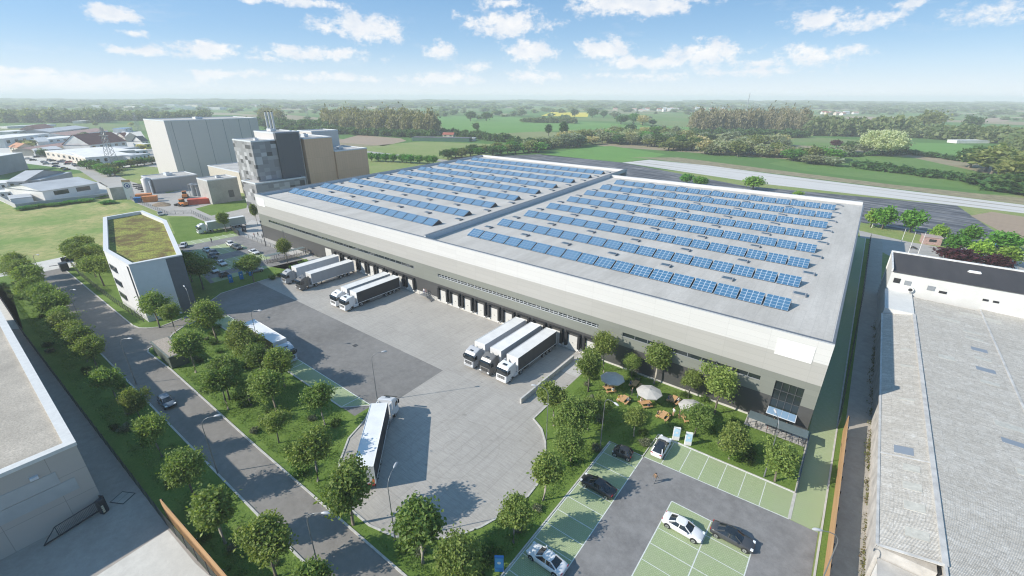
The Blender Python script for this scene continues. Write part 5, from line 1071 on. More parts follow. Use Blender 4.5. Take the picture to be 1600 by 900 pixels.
def put_tree(x, y, label, h=9.6, group=None, w=None):
    global tcount; h *= rng.uniform(.92, 1.06)
    i = (tcount*5) % 8; tcount += 1; s = h/9.6; ww = 1.07*(s if w is None else w*s); rz = rng.uniform(0, 6.28)
    if not PRused[i]: PRused[i] = True; o = PR[i]; o.location = (x, y, 0); o.rotation_euler = (0, 0, rz); o['label'] = label
    else: o = dup(PR[i], (x, y, 0), rz, label)
    o.scale = (ww*rng.uniform(.9, 1.1), ww*rng.uniform(.9, 1.1), s); o.rotation_euler[0] = rng.normal(0, .035); o.rotation_euler[1] = rng.normal(0, .035)
    if group: o['group'] = group
    return o
# row between the dark fence and the avenue, counted from the lower edge
rowx = [-32.5, -40.1, -48.7, -58.75, -70.6, -80, -91, -105.6, -112, -117.5, -123, -128.5, -134, -139.5, -145, -150.5, -156, -162, -168, -175, -182]
for i, x in enumerate(rowx):
    y = 9.0+(1.3 if i == 1 else 2.2 if i == 0 else rng.uniform(-.5, .6)); put_tree(x, y, f'leafy tree beside the dark fence, {ORD[i+1]} in the avenue row from the lower edge', rng.uniform(8.2, 9.8) if i > 7 else rng.uniform(8.4, 9.2), 'trees between dark fence and avenue', 1.12 if i > 7 else .78 if i == 5 else .95)
# office surroundings
og = 'trees around the white office'
for lab, px, py, h in (('tree at the outer end of the hedge of trees beside the white office', 122, 418, 10), ('tree second in the clump before the slit windows', 131, 425, 10.5), ('tree with visible pale trunk before the office slit windows', 163, 447, 10.5), ('bushy tree touching the top edge of the slit windows wall', 150, 433, 10), ('dense tree behind the clump at the office fence', 140, 412, 10), ('tree hidden deepest in the clump by the office', 158, 424, 9.5)): x, y = g(px, py); put_tree(x, y, lab, h, og, 1.15)
for lab, x, y, h, w in (('tree in front of the white office corner beside a smaller tree', *g(250, 512), 9.5, 1.), ('lower tree before the office corner at the road junction', *g(275, 520), 8, 1.05), ('dark shaded tree against the grey office corner by the staff cars', *g(318, 452), 11, 1.15), ('second shaded tree behind the dark office corner tree', *g(300, 440), 10.5, 1.1), ('tree standing among the blue charging columns', *g(397, 440), 9.2, 1.05), ('tree over the long bicycle shelter', *g(450, 412), 9, 1.), ('single tree in front of the waiting white lorry', *g(354, 363), 9.4, 1.), ('slim tree squeezed against the far warehouse corner', *g(403, 352), 10.5, .6)): put_tree(x, y, lab, h, og, w)
ig = 'trees on the island between avenue and yard'
for lab, px, py, h in (('tree beside the street lamp at the top of the island', 340, 534, 10.2), ('tree next to the substation box', 306, 582, 9.4), ('tree in the open middle grass of the upper island', 359, 625, 9.8), ('tree behind the substation near the parked lorry', 386, 572, 9), ('tree in front of the brown sided lorry', 400, 575, 8.6), ('tree covering the rear of the brown sided lorry', 382, 560, 8.6), ('tree at the cab end of the brown sided lorry', 445, 605, 9.4), ('tree beside the cab end tree, over the paver strip corner', 412, 596, 8), ('tree with white limbs in the middle of the island', 433, 646, 9.6), ('tree at the avenue kerb side of the white limbed tree', 357, 640, 9), ('short tree between two taller trees by the island middle', 392, 634, 6.5), ('tree at the lower end of the paver strip', 508, 664, 9), ('short round tree near the avenue kerb', 436, 692, 6.5), ('large tree beside the tail of the turning lorry, avenue side', 497, 752, 9.4), ('tree overlapping the rear of the turning lorry', 552, 820, 9.4), ('tree on the lower rim of the turning circle', 661, 880, 9.6), ('tree at the lower edge beside the turning circle rim tree', 715, 925, 9.0)): x, y = g(px, py); put_tree(x, y, lab, h, ig)
eg = 'trees on the entrance lawn'
for lab, px, py, h, w in (('tree against the dock end of the facade behind the shaded parasol', 943, 582, 10, .95), ('tree just in front of the facade end tree', 919, 612, 9.4, .95), ('tree beside the low ramp wall', 865, 665, 9.2, .95), ('bushy tree in the middle of the lawn by the ramp tree', 893, 690, 8.0, 1.15), ('tree beside the upper circle rim lamp', 918, 672, 7, 1.), ('small tree near the tall lamp on the lawn', 940, 660, 6, 1.), ('tree shading the facade over the middle parasol', 1022, 600, 9.6, 1.), ('small tree between two facade trees', 986, 590, 5.8, 1.), ('small tree screened by the facade beside a parasol', 1075, 622, 6.2, 1.), ('tree casting a big shadow on the facade near the window strip end', 1116, 647, 10, 1.), ('small tree in the centre of the lawn', 990, 682, 5.8, .95), ('young tree in front of the last parasol', 1085, 680, 6.2, 1.), ('spreading tree behind the row of empty bays', 1139, 717, 6.8, 1.1), ('tree in the lawn corner beside the grass path', 1210, 752, 6.8, 1.15), ('tree left of the microcar on the circle side of the bays', 849, 782, 8.8, .95), ('tree beside the microcar hedge', 891, 727, 7.2, 1.1), ('tree by the hedge at the white saloon and blue totem', 802, 848, 7.4, 1.1)):
    x, y = g(px, py); put_tree(x, y, lab.replace('left of', 'beyond'), h, eg, w)
# shrubs
def shrub_proto(seed, r, lm, leaf=.1, ncl=26, per=34, name='garden_shrub'):
    rg = np.random.default_rng(seed); c = crown_centres(ncl, (r, r*.9, r*.62), r*.5, rg, 4, .4); c[:, 2] = np.maximum(c[:, 2], .1)
    V, Q = leafcloud(c, per, r*.16, leaf, rg, .3); return mesh_np(name, V, Q, lm)
LSH = [leaf_mat('shrub_green', (.04, .085, .015), (.10, .15, .03)), leaf_mat('shrub_bright', (.07, .14, .02), (.13, .22, .04)), leaf_mat('shrub_grey', (.09, .12, .06), (.30, .32, .22))]
SH = [shrub_proto(20+i, [.9, 1.1, .7][i], LSH[i]) for i in range(3)]
def inside(p, poly):
    x, y = p; c = False; n = len(poly)
    for i in range(n):
        x1, y1 = poly[i]; x2, y2 = poly[i-1]
        if (y1 > y) != (y2 > y) and x < (x2-x1)*(y-y1)/(y2-y1)+x1: c = not c
    return c
isl = [(-106, 18.8), (-62, 19.2), (-44, 19.5), (-53.5, 27), (-57.5, 30.5), (-110, 30.5)]
low = [(-42, 19.4), (-24, 19.8), (-21.5, 25), (-21.5, 50), (-26.5, 46), (-23.5, 38), (-24, 31), (-28, 23), (-36, 19.7)]
ent = [(-31, 53), (-16.2, 52), (-16, 58.6), (2.4, 58.6), (2.4, 65.5), (-6, 66.3), (-6.5, 70.8), (-32, 70.8)]
ver = [(-180, 4.6), (-110, 5.4), (-40, 7.6), (-20, 9), (-20, 12.2), (-55, 11.6), (-110, 10.5), (-180, 10)]
def scat(poly, n, rg):
    xs = [p[0] for p in poly]; ys = [p[1] for p in poly]; out = []
    while len(out) < n:
        p = (rg.uniform(min(xs), max(xs)), rg.uniform(min(ys), max(ys)))
        if inside(p, poly): out.append(p)
    return out
rs = np.random.default_rng(5)
zones_ = [(isl, 34, 'low shrub on the island lawn between avenue and yard', 'shrubs on the island'), (low, 16, 'low shrub on the lawn around the turning circle', 'shrubs around the turning circle'), (ent, 30, 'low shrub on the entrance lawn before the facade', 'shrubs on the entrance lawn'), (ver, 40, 'low shrub in the verge between dark fence and avenue', 'shrubs in the fence verge')]
kk = 0
kinds_ = ['green', 'bright green', 'pale flowering']
for poly, n, lab, grp in zones_:
    for p in scat(poly, n, rs):
        if poly is ent and (-29 < p[0] < -10 and 60.3 < p[1] < 68.6): continue
        i = kk % 3; kk += 1; s = rs.uniform(.7, 1.3); o = obj('garden_shrub', SH[i]); o.location = (p[0], p[1], 0); o.rotation_euler = (0, 0, rs.uniform(0, 6)); o.scale = (s*1.1, s*1.1, s)
        tag(o, lab.replace('low shrub', kinds_[i]+' shrub'), 'shrub', grp+' ('+kinds_[i]+')')
hb = [g(*p) for p in ((472, 413), (458, 420), (447, 427), (437, 432), (426, 436))]
for i, p in enumerate(hb): o = obj('garden_shrub', SH[1]); o.location = (*p, 0); o.scale = (1.2, 1.2, 1.); tag(o, f'bright green shrub before the parked lorries, {ORD[i+1]} from the long bicycle shelter', 'shrub', 'shrubs before the parked lorries')
# grass blades and flowers on the site lawns (nobody could count them)
def tufts(name, polys, m, hgt_=(.12, .3), w=.03):
    V = []; rg = np.random.default_rng(8)
    for poly, dens in polys:
        xs = [p[0] for p in poly]; ys = [p[1] for p in poly]; ar = (max(xs)-min(xs))*(max(ys)-min(ys)); n = int(ar*dens)
        q = np.stack([rg.uniform(min(xs), max(xs), n), rg.uniform(min(ys), max(ys), n)], 1)
        cl = np.array([mnoise.noise(Vector((a*.35, b*.35, 3.))) for a, b in q]); q = q[cl > -.12+rg.uniform(-.2, .2, n)]; q = np.array([p for p in q if inside(p, poly)])
        n = len(q); a = rg.uniform(0, 6.28, n); h = rg.uniform(*hgt_, n); s = w*rg.uniform(.6, 1.8, n); lean = rg.normal(0, .12, (n, 2))
        dx, dy = np.cos(a)*s, np.sin(a)*s; z = np.zeros(n)+.02
        V.append(np.stack([np.stack([q[:, 0]-dx, q[:, 1]-dy, z], 1), np.stack([q[:, 0]+dx, q[:, 1]+dy, z], 1), np.stack([q[:, 0]+lean[:, 0], q[:, 1]+lean[:, 1], h], 1)], 1).reshape(-1, 3))
    V = np.concatenate(V); return tag(obj(name, mesh_np(name, V, np.arange(len(V)).reshape(-1, 3), m)), kind='stuff')
TUFT = leaf_mat('grass_blade', (.15, .24, .045), (.26, .35, .09), .45)
tufts('tall_grass', [(isl, 26), (low, 26), (ent, 26), (ver, 16)], TUFT, (.1, .34), .045)
FLOW = leaf_mat('undergrowth_leaf', (.05, .10, .02), (.13, .2, .05)); Vs = []
rg = np.random.default_rng(31)
for poly, n in ((isl, 240), (low, 110), (ent, 110), (ver, 420)):
    c = np.array([(p[0], p[1], .15) for p in scat(poly, n, rg)]); V, Q = leafcloud(c, 26, np.array([.38, .38, .13]), .085, rg, .6); V[:, 2] = np.abs(V[:, 2]); Vs.append(V)
V = np.concatenate(Vs); tag(obj('undergrowth', mesh_np('undergrowth', V, np.arange(len(V)).reshape(-1, 4), FLOW)), kind='stuff')
# creeping weeds along the shed wall
c = np.array([(10.55+rg.normal(0, .18), y, .35) for y in rg.uniform(42, 78, 90)]+[(10.5+rg.normal(0, .2), y, .3) for y in rg.uniform(78, 125, 50)]); V, Q = leafcloud(c, 22, np.array([.22, .35, .2]), .11, rg); V[:, 2] = np.abs(V[:, 2]); tag(obj('weeds', mesh_np('weeds', V, Q, leaf_mat('weed_leaf', (.16, .11, .05), (.13, .17, .05)))), kind='stuff')
# ================================================================== TREES FURTHER OFF
def far_proto(seed, r, zc, lm, ncl=60, per=26, leaf=.55, spread=.75, name='far_tree', bark=BARK, fill=.4, lob=6):
    rg = np.random.default_rng(seed); c = crown_centres(ncl, r, zc, rg, lob, fill); V, Q = leafcloud(c, per, spread, leaf, rg, .3); V[:, 2] = np.maximum(V[:, 2], .05)
    cm = mesh_np('crown', V, Q, lm); mb = MB(); mb.tube([(0, 0, 0), (0, 0, max(.5, zc-r[2]*.5)), (.2, .1, zc)], [.35, .28, .1], 6)
    return cm, mb.mesh('trunk', bark)
FG = {'bright': leaf_mat('leaf_bright', (0.075, 0.225, 0.030), (0.150, 0.345, 0.053)), 'lime': leaf_mat('leaf_lime', (0.195, 0.345, 0.045), (0.330, 0.495, 0.090)), 'dark': leaf_mat('leaf_dark', (0.045, 0.105, 0.030), (0.098, 0.173, 0.045)), 'olive': leaf_mat('leaf_olive', (0.150, 0.195, 0.060), (0.285, 0.300, 0.105)), 'pale': leaf_mat('leaf_willow', (.24, .27, .14), (.40, .42, .25)), 'grey': leaf_mat('leaf_greygreen', (0.195, 0.240, 0.150), (0.360, 0.405, 0.270)), 'brown': leaf_mat('leaf_budding', (0.360, 0.323, 0.165), (0.540, 0.495, 0.255)), 'purple': leaf_mat('leaf_purple', (.05, .012, .018), (.11, .03, .04))}
FP = {}
def far_tree(x, y, r, h, col, label, group, name='far_tree', tall=False, parts=True):
    k = (col, tall)
    if k not in FP: FP[k] = [far_proto(hash(col) % 97+j if False else (sum(map(ord, col))+j*13+tall*5), (1., 1., 1.) if False else ((3.4, 3.2, 3.2) if not tall else (1.3, 1.3, 5.6)), 4.6 if not tall else 6.2, FG[col]) for j in range(3)]
    cm, tm = FP[k][int(abs(x*7+y*3)) % 3]; sx, sz = (r/3.3, h/7.6) if not tall else (r/1.4, h/11.8)
    o = thing(name, label, 'tree', (x, y, 0), (x*1.7) % 6.28, group); q = obj('trunk', tm, o); q2 = obj('crown', cm, o); o.scale = (sx, sx, sz); return o
fg = 'trees along the road behind the white factory'
for lab, px, py, r, h, c in (('yellow green tree at the far warehouse corner', 1359.5, 355, 3.2, 7.6, 'lime'), ('broad green tree next to the corner tree', 1378, 358, 5, 9.4, 'bright'), ('rounded deep green tree behind the flagpoles', 1421, 363, 4.6, 9.4, 'bright'), ('small tree beside the brick shelter', 1463, 378, 3.6, 6.5, 'lime'), ('green tree above the purple bush', 1490, 397, 4, 7, 'bright'), ('green tree behind the one above the purple bush', 1512, 383, 4, 7.5, 'bright'), ('wide tree nearest the right edge road', 1564, 392, 5.6, 7, 'bright'), ('yellow green tree between two purple bushes', 1529, 407, 4, 7, 'lime'), ('young green tree beyond the last purple bush', 1571, 415, 4, 6.5, 'lime')):
    x, y = g(px, py); far_tree(x, y, r*.74, h*.95, c, lab.replace('right edge', 'side'), fg, 'roadside_tree')
for lab, px, py, r, h in (('wider purple leaved bush behind the white factory roof', 1491, 412, 4.6, 5), ('smaller purple leaved bush further along the factory roof', 1552, 420, 3.4, 4.4)): x, y = g(px, py); far_tree(x, y, r, h, 'purple', lab, 'purple bushes', 'purple_bush')
for lab, px, py, r, h, c in (('first of two dark round bushes peeping over the far roof edge', 1072, 287, 3.6, 6, 'bright'), ('second of two dark round bushes peeping over the far roof edge', 1093, 291, 4, 5.5, 'bright'), ('yellow green round tree peeping over the far roof edge', 1176, 297, 5, 7.5, 'lime'), ('tiny bush at the film field above the roof edge', 1247, 306, 2.5, 2.4, 'lime')): x, y = g(px, py); far_tree(x, y, r, h, c, lab, 'bushes behind the warehouse', 'roadside_tree')
for i, px in enumerate((581, 591, 603, 615, 629, 635, 642, 656, 669, 677)): x, y = g(px, 252+i*.55); far_tree(x, y, 3.4, 6.6, 'bright', f'round street tree behind the warehouse, {ORD[i+1]} from the tan block', 'street trees behind the tan block', 'roadside_tree')
for i, (px, py) in enumerate(((700, 249), (712, 246), (722, 247), (735, 244), (748, 245), (757, 241), (770, 243), (782, 242), (793, 240), (805, 240), (818, 238), (778, 236), (740, 240), (800, 234))): x, y = g(px, py); far_tree(x, y, 5.5, 8, ['dark', 'bright', 'olive'][i % 3], f'{["dark", "green", "olive"][i % 3]} hedge tree at the far warehouse edge, {ORD[i+1]} from the tan block', 'hedge trees at the far warehouse corner', 'hedge_tree')
# belt of shrubs beyond the film fields
rb = np.random.default_rng(77); bi = 0
for (xa, ya, xb, yb, n, sz) in ((825, 237, 905, 226, 16, 8), (880, 228, 960, 219, 16, 8), (950, 221, 1050, 228, 24, 8), (960, 213, 1080, 218, 18, 8), (1040, 232, 1180, 245, 26, 8), (1080, 222, 1230, 232, 22, 8), (1180, 244, 1310, 252, 18, 7), (1240, 250, 1310, 256, 9, 5)):
    for k in range(n):
        t = (k+rb.uniform(-.4, .4))/n; px = xa+(xb-xa)*t; py = ya+(yb-ya)*t+rb.uniform(-4, 4); x, y = g(px, py); c = ['dark', 'grey', 'olive', 'olive', 'grey', 'bright', 'pale', 'pale', 'brown'][rb.integers(9)]; bi += 1
        nm_ = {'dark': 'dark green', 'grey': 'grey green', 'olive': 'olive', 'bright': 'bright green', 'pale': 'silvery pale', 'brown': 'brownish'}[c]
        far_tree(x, y, rb.uniform(6, 9.5), rb.uniform(8, 14)*sz/8, c, nm_+' shrub in the belt beyond the film covered fields', nm_+' shrubs in the field belt', 'belt_shrub')
x, y = g(1372, 243); rgw = np.random.default_rng(4); o = thing('willow_tree', 'very large pale silvery willow standing alone in the meadow', 'tree', (x, y, 0)); cw_ = crown_centres(420, (21, 19, 13), 12.5, rgw, 12, .33); V, Q = leafcloud(cw_, 40, 1.2, .75, rgw, .3); V[:, 2] = np.maximum(V[:, 2], .1); mb = MB(); mb.tube([(0, 0, 0), (0, 0, 5), (1, .5, 12)], [1.4, 1.0, .4], 8); mb.build('trunk', BARK, o); obj('crown', mesh_np('crown', V, Q, leaf_mat('leaf_silver_willow', (.42, .45, .27), (.62, .64, .42))), o)
for lab, px, py, r, h, c, tl in (('taller dark columnar poplar above the shrub belt', 880, 219, 3.2, 24, 'dark', True), ('shorter dark columnar poplar above the shrub belt', 857, 213, 2.8, 17, 'dark', True), ('slim dark tree before the poplar wood', 648, 206, 6, 24, 'dark', True), ('second slim dark tree before the poplar wood', 663, 207, 6, 24, 'dark', True), ('dark red bush beside the great willow', 1306, 231, 5, 8, 'purple', False), ('round dark tree alone in the green pasture', 744, 205, 5, 12, 'dark', False)): x, y = g(px, py); far_tree(x, y, r, h, c, lab, None, 'poplar_tree' if tl else 'field_tree', tl)
ft = [(735, 189, 12, 20, 'dark'), (760, 189, 11, 18, 'dark'), (711, 180, 9, 14, 'dark'), (780, 181, 9, 14, 'dark'), (897, 183, 10, 20, 'dark'), (925, 184, 13, 22, 'dark'), (943, 184, 9, 16, 'dark'), (960, 185, 9, 14, 'grey'), (970, 194, 13, 16, 'dark'), (990, 194, 9, 20, 'bright'), (1004, 196, 11, 18, 'brown'), (1020, 196, 7, 10, 'dark'), (815, 182, 12, 18, 'grey'), (803, 180, 8, 12, 'dark'), (1350, 240, 9, 10, 'grey'), (1540, 268, 11, 16, 'dark'), (1550, 272, 13, 18, 'olive'), (1515, 262, 10, 15, 'dark'), (1590, 290, 13, 18, 'olive'), (1580, 300, 8, 10, 'dark'), (1530, 290, 7, 7, 'dark'), (1330, 238, 8, 10, 'dark'), (1320, 244, 7, 9, 'pale'), (1400, 240, 9, 12, 'pale'), (1450, 205, 16, 30, 'olive'), (1515, 205, 12, 22, 'dark')]
for i, (px, py, r, h, c) in enumerate(ft): x, y = g(px, py); far_tree(x, y, r, h, c, f'{c} crowned field tree in the open meadows, number of group {ORD[i+1]}'.replace(f', number of group {ORD[i+1]}', ''), c+' field trees', 'field_tree')
# woods, hedges and the wooded plain: masses nobody could count
def blob(seed, n=60, s=.28):
    rg = np.random.default_rng(seed); c = crown_centres(n, (1, 1, .9), .75, rg, 5, .35); V, Q = leafcloud(c, 7, .2, s, rg, .3); V[:, 2] = np.maximum(V[:, 2], 0); return V
BL = [blob(100+i) for i in range(4)]; BLP = [blob(400+i, 170, .15) for i in range(4)]; BLS = [blob(200+i, 22, .42) for i in range(4)]; BLT = [blob(300+i, 9, .62) for i in range(4)]
def mass(name, pts, m, lib=BL):
    Vs = []
    for i, (x, y, r, h) in enumerate(pts):
        a = (x*13.7+y) % 6.28; V = lib[i % 4]; ca, sa = math.cos(a), math.sin(a); Vs.append(np.stack([(V[:, 0]*ca-V[:, 1]*sa)*r+x, (V[:, 0]*sa+V[:, 1]*ca)*r+y, V[:, 2]*h/1.65], 1))
    V = np.concatenate(Vs); return tag(obj(name, mesh_np(name, V, np.arange(len(V)).reshape(-1, 4), m)), kind='stuff')
rw = np.random.default_rng(9)
def band(px0, py0, px1, py1, depth, n, r, h):
    out = []
    for k in range(n):
        t = rw.uniform(); x, y = g(px0+(px1-px0)*t, py0+(py1-py0)*t); d = math.hypot(x, y); f = 1+rw.uniform(0, depth)/d; s = rw.uniform(.75, 1.2); out.append((x*f, y*f, r*s, h*s*rw.uniform(.85, 1.15)))
    return out
mass('poplar_wood', band(512, 206, 680, 213, 90, 120, 9, 26)+band(412, 192, 440, 195, 60, 22, 9, 24), leaf_mat('leaf_poplar', (.27, .25, .13), (.38, .36, .20)), BLP)
mass('poplar_wood', band(1082, 208, 1258, 210, 90, 120, 8.5, 28), leaf_mat('leaf_russet', (.26, .215, .14), (.36, .315, .20)), BLP)
mass('wood_edge', band(420, 205, 680, 217, 25, 130, 6, 8)+band(1080, 214, 1262, 216, 20, 60, 6, 9)+band(380, 196, 520, 206, 60, 80, 8, 12)+band(690, 212, 800, 224, 40, 70, 4, 7)+band(800, 232, 850, 236, 30, 40, 6, 8), FG['dark'])
mass('wood', band(-120, 192, 170, 192, 160, 170, 11, 19)+band(150, 189, 330, 188, 150, 120, 10, 15)+band(1255, 212, 1420, 215, 70, 90, 10, 20)+band(1400, 214, 1640, 230, 60, 130, 10, 14)+band(1570, 232, 1640, 250, 50, 36, 10, 15)+band(810, 191, 900, 193, 15, 36, 8, 9), leaf_mat('leaf_wood', (.11, .175, .065), (.24, .28, .12)))
mass('river_hedge', band(1330, 262, 1560, 291, 12, 80, 4, 4)+band(1290, 246, 1420, 242, 10, 20, 4, 4)+band(1410, 240, 1520, 255, 8, 34, 4, 3.5)+band(1540, 296, 1640, 312, 12, 26, 6, 6), FG['dark'], BLS)
pts = []
for py0, n, r, h in ((186, 60, 8, 8), (181, 90, 9, 9), (177, 130, 11, 10), (173.5, 170, 14, 11), (170, 230, 20, 13), (167.5, 280, 34, 15), (165, 340, 60, 17), (163, 340, 100, 19), (161.3, 300, 170, 22)):
    for k in range(n):
        px = rw.uniform(-150, 1750)
        if py0 > 174 and 200 < px < 400 and rw.uniform() < .5: continue
        cl = mnoise.noise(Vector((px*.012, py0*.7, 1.)))
        if cl < -.05 and rw.uniform() < .75: continue
        py = py0+rw.uniform(-1.3, 1.3)+(px-800)*.0027; x, y = g(px, py); s = rw.uniform(.6, 1.3); pts.append((x, y, r*s*1.2, h*s))
mass('wooded_plain', pts, leaf_mat('leaf_plain', (.13, .19, .09), (.27, .32, .17)), BLT)
# ================================================================== TOWN AND FAR BUILDINGS
def cm(name, c): return mat(name, c, .8, var=.08, vs=.15)
TW = cm('town_white', (.70, .69, .66)); TG = cm('town_grey', (.33, .35, .37)); TB_ = cm('town_cream', (.55, .49, .40)); RR = cm('tile_red', (.33, .10, .07)); RP = cm('tile_faded', (.42, .26, .22)); RG = cm('sheet_grey', (.46, .48, .50)); RWH = cm('sheet_pale', (.66, .66, .65)); RO = cm('tile_orange', (.46, .22, .12))
def house(label, px, py, w, d, h, roof='flat', wall=TW, rm=RWH, rz=None, wins=4, cat='building', name='town_building', group=None, rise=None):
    """px,py: picture point of the ground at the middle of the front edge; the front faces the camera side -Y turned by rz degrees"""
    x, y = g(px, py); o = thing(name, label, cat, (x, y, 0), R(58 if rz is None else rz), group); mb = MB(); mb.box(-w/2, w/2, 0, d, 0, h); mb.build('wall', wall, o)
    mb = MB()
    if roof == 'flat': mb.box(-w/2-.15, w/2+.15, -.15, d+.15, h+.01, h+.35)
    else:
        k = rise or d*.28; e = .5
        mb.add([(-w/2-e, -e, h), (w/2+e, -e, h), (w/2+e, d/2, h+k), (-w/2-e, d/2, h+k), (w/2+e, d+e, h), (-w/2-e, d+e, h)], [(0, 1, 2, 3), (3, 2, 4, 5), (0, 5, 4, 1)])
        mb.add([(-w/2, 0, h), (-w/2, d, h), (-w/2, d/2, h+k*.97), (w/2, 0, h), (w/2, d, h), (w/2, d/2, h+k*.97)], [(0, 2, 1), (3, 4, 5)], 1)
    mb.build('roof', [rm, wall], o)
    for i in range(wins):
        a = -w/2+w*(i+.3)/wins; mb = MB(); mb.box(a, a+w/wins*.4, -.06, .02, h*.45, h*.8); mb.build('window', GLASSD, o)
    return o
ind = 'halls of the industrial estate'
def house2(label, a, b, d, h, roof='flat', wall=TW, rm=RWH, wins=4, rise=None, group=ind):
    A_, B_2 = Vector(g(*a)), Vector(g(*b)); m_ = (A_+B_2)/2; dd_ = B_2-A_; rz = math.degrees(math.atan2(dd_.y, dd_.x)); o = house(label, 0, 300, dd_.length, d, h, roof, wall, rm, rz, wins, 'hall' if 'hall' in label else 'building', 'town_hall' if 'hall' in label else 'town_building', group, rise); o.location = (m_.x, m_.y, 0); return o
BEI = cm('town_beige', (.62, .57, .50)); PALE = cm('roof_white', (.74, .73, .71))
for a in [('large grey blue hall cut by the side of the picture', (-35, 281), (45, 264), 70, 11, 'flat', TG, PALE, 0), ('wide white hall with pale flat roof at the estate rear', (10, 231), (81, 221), 32, 8.5, 'flat', TW, PALE, 6), ('small house with orange tiled gable roof among the halls', (17, 237), (30, 239), 12, 4.5, 'gable', TB_, RO, 3),
 ('small extension house beside the orange tiled house', (31, 238), (42, 237), 9, 3.5, 'gable', TW, RO, 2), ('long low hall with faded red roof strip in the estate middle', (56, 243), (119, 233), 16, 4.5, 'gable', TB_, RP, 6, 2), ('grey lean-to hall at the end of the faded red roof', (48, 240), (57, 245), 18, 5, 'flat', TG, RG, 2),
 ('white hall with dark red gabled roof', (143, 237), (200, 230), 26, 6, 'gable', TW, RR, 5, 9), ('white workshop with broad pale roof behind the parked cars', (74, 247), (116, 254), 42, 5.5, 'flat', BEI, PALE, 5), ('white workshop with pale roof nearest the lattice pylon', (138, 260), (174, 257), 46, 6, 'flat', TW, PALE, 3), ('cream side wing of the pylon workshop', (114, 254), (138, 260), 30, 5.5, 'flat', BEI, PALE, 4),
 ('grey low workshop row behind the pylon', (160, 245), (220, 238), 26, 4.5, 'flat', TG, RG, 6), ('white workshop behind the tower hedge', (206, 255), (237, 250), 26, 5, 'flat', TW, RG, 5), ('low flat workshop touching the tower side', (190, 246), (232, 242), 18, 4, 'flat', TW, PALE, 4), ('flat white hall in front of the grey gabled hall', (77, 226), (127, 220), 22, 5, 'flat', TW, PALE, 5), ('small white flat building beside the dark red roof', (126, 229), (143, 228), 22, 4, 'flat', TW, PALE, 2),
 ('pale half round shed by the orange tiled house', (60, 228), (78, 227), 14, 4, 'gable', TW, PALE, 0), ('grey hall with low gable beside the faded red roofs', (80, 214), (141, 206), 30, 6, 'gable', TG, RG, 3, 3), ('long hall with pinkish roof behind the dark red roofed hall', (106, 218), (170, 209), 26, 4.5, 'gable', TW, RP, 3, 3), ('white flat shop with dark sign boards near the dark red roof', (149, 219), (171, 217), 16, 5, 'flat', TW, PALE, 3),
 ('low red brick hall at the edge of the far fields', (60, 208), (86, 204), 18, 5, 'gable', RP, RR, 4), ('pale low shed behind the wide white hall', (18, 211), (46, 208), 20, 4, 'flat', TW, PALE, 2), ('pale glasshouse strip at the far field edge', (12, 201), (88, 197), 14, 3, 'flat', TW, PALE, 0), ('low grey shed between pinkish roof and houses', (172, 222), (188, 221), 14, 4, 'flat', TW, RG, 2), ('house with steep grey roof near the tower top corner', (186, 220), (197, 222), 12, 5, 'gable', TB_, RG, 3, 5), ('house with pale gable beside the steep grey roofed house', (197, 222), (207, 221), 12, 5, 'gable', BEI, RR, 3, 5), ('house with dark gable peeping from behind the tower', (224, 230), (234, 229), 12, 5.5, 'gable', TW, cm('dark_tile', (.1, .1, .11)), 2, 5),
 ('bright yellow walled house half behind the tower', (228, 233), (238, 232), 10, 4.5, 'flat', cm('yellow_render', (.66, .55, .08)), PALE, 1), ('small blue roofed shed beyond the houses by the tower', (196, 207), (208, 205), 14, 5, 'flat', TW, cm('blue_sheet', (.2, .33, .5)), 2), ('long pale shed at the wood edge beyond the fields', (128, 193), (150, 191), 14, 4, 'flat', BEI, PALE, 0)]: house2(*a)
ms = 'sheds of the compound beside the meadow'
sA = house2('long grey roofed shed of the compound with two dark openings', (72, 315), (157, 301), 30, 5.2, 'gable', TW, RG, 0, 2.4, ms)
for x0, x1 in ((.18, .44), (.58, .84)): w_ = (Vector(g(157, 301))-Vector(g(72, 315))).length; mb = MB(); mb.box(-w_/2+w_*x0, -w_/2+w_*x1, -.05, .05, 2.3, 4.4); mb.build('dock_opening', GLASSD, sA)
house2('gable fronted shed of the compound beside the timber stack', (17, 300), (44, 299), 34, 5.5, 'gable', TG, RG, 2, 3.5, ms); house2('white open bay between the compound sheds', (44, 297), (68, 296), 30, 5, 'flat', TG, RG, 0, None, ms); house2('flat grey hut of the compound nearest the meadow corner', (20, 321), (54, 317), 12, 2.8, 'flat', TW, RG, 0, None, ms); house2('flat white block cut by the picture side in the compound', (-20, 300), (14, 298), 12, 4, 'flat', TW, PALE, 3, None, ms); house2('low white store at the compound entrance', (2, 311), (22, 309), 9, 3, 'flat', TW, PALE, 2, None, ms)
x, y = g(72, 296); o = thing('timber_stack', 'orange brown stack of timber packs in the compound bay', 'timber stack', (x, y, 0), R(62))
for a in range(4): mb = MB(); mb.box(-6+a*3.1, -3.2+a*3.1, -2, 1, 0, 3.2-(a % 2)*.7); mb.build('timber_pack', mat('timber', (.5, .3, .16), .8, var=.15, vs=2), o)
pts = gs([(-30, 296), (27, 326.5), (90, 318), (155, 310.5), (182, 306)]); o = thing('compound_wall', 'low grey wall enclosing the sheds beside the meadow', 'wall', (0, 0, 0)); mb = MB()
for p_, q_ in zip(pts[:-1], pts[1:]): mb.bar((*p_, 1.1), (*q_, 1.1), .3, 2.2)
mb.build('panel', cm('compound_wall_panel', (.42, .42, .42)), o)
tag(MB().box(*(lambda p: (p[0]-3, p[0]+3, p[1]-3, p[1]+3))(g(186, 310)), 0, 6).build('gate_pillar_block', CONC), 'square concrete block at the end of the compound wall', 'block')
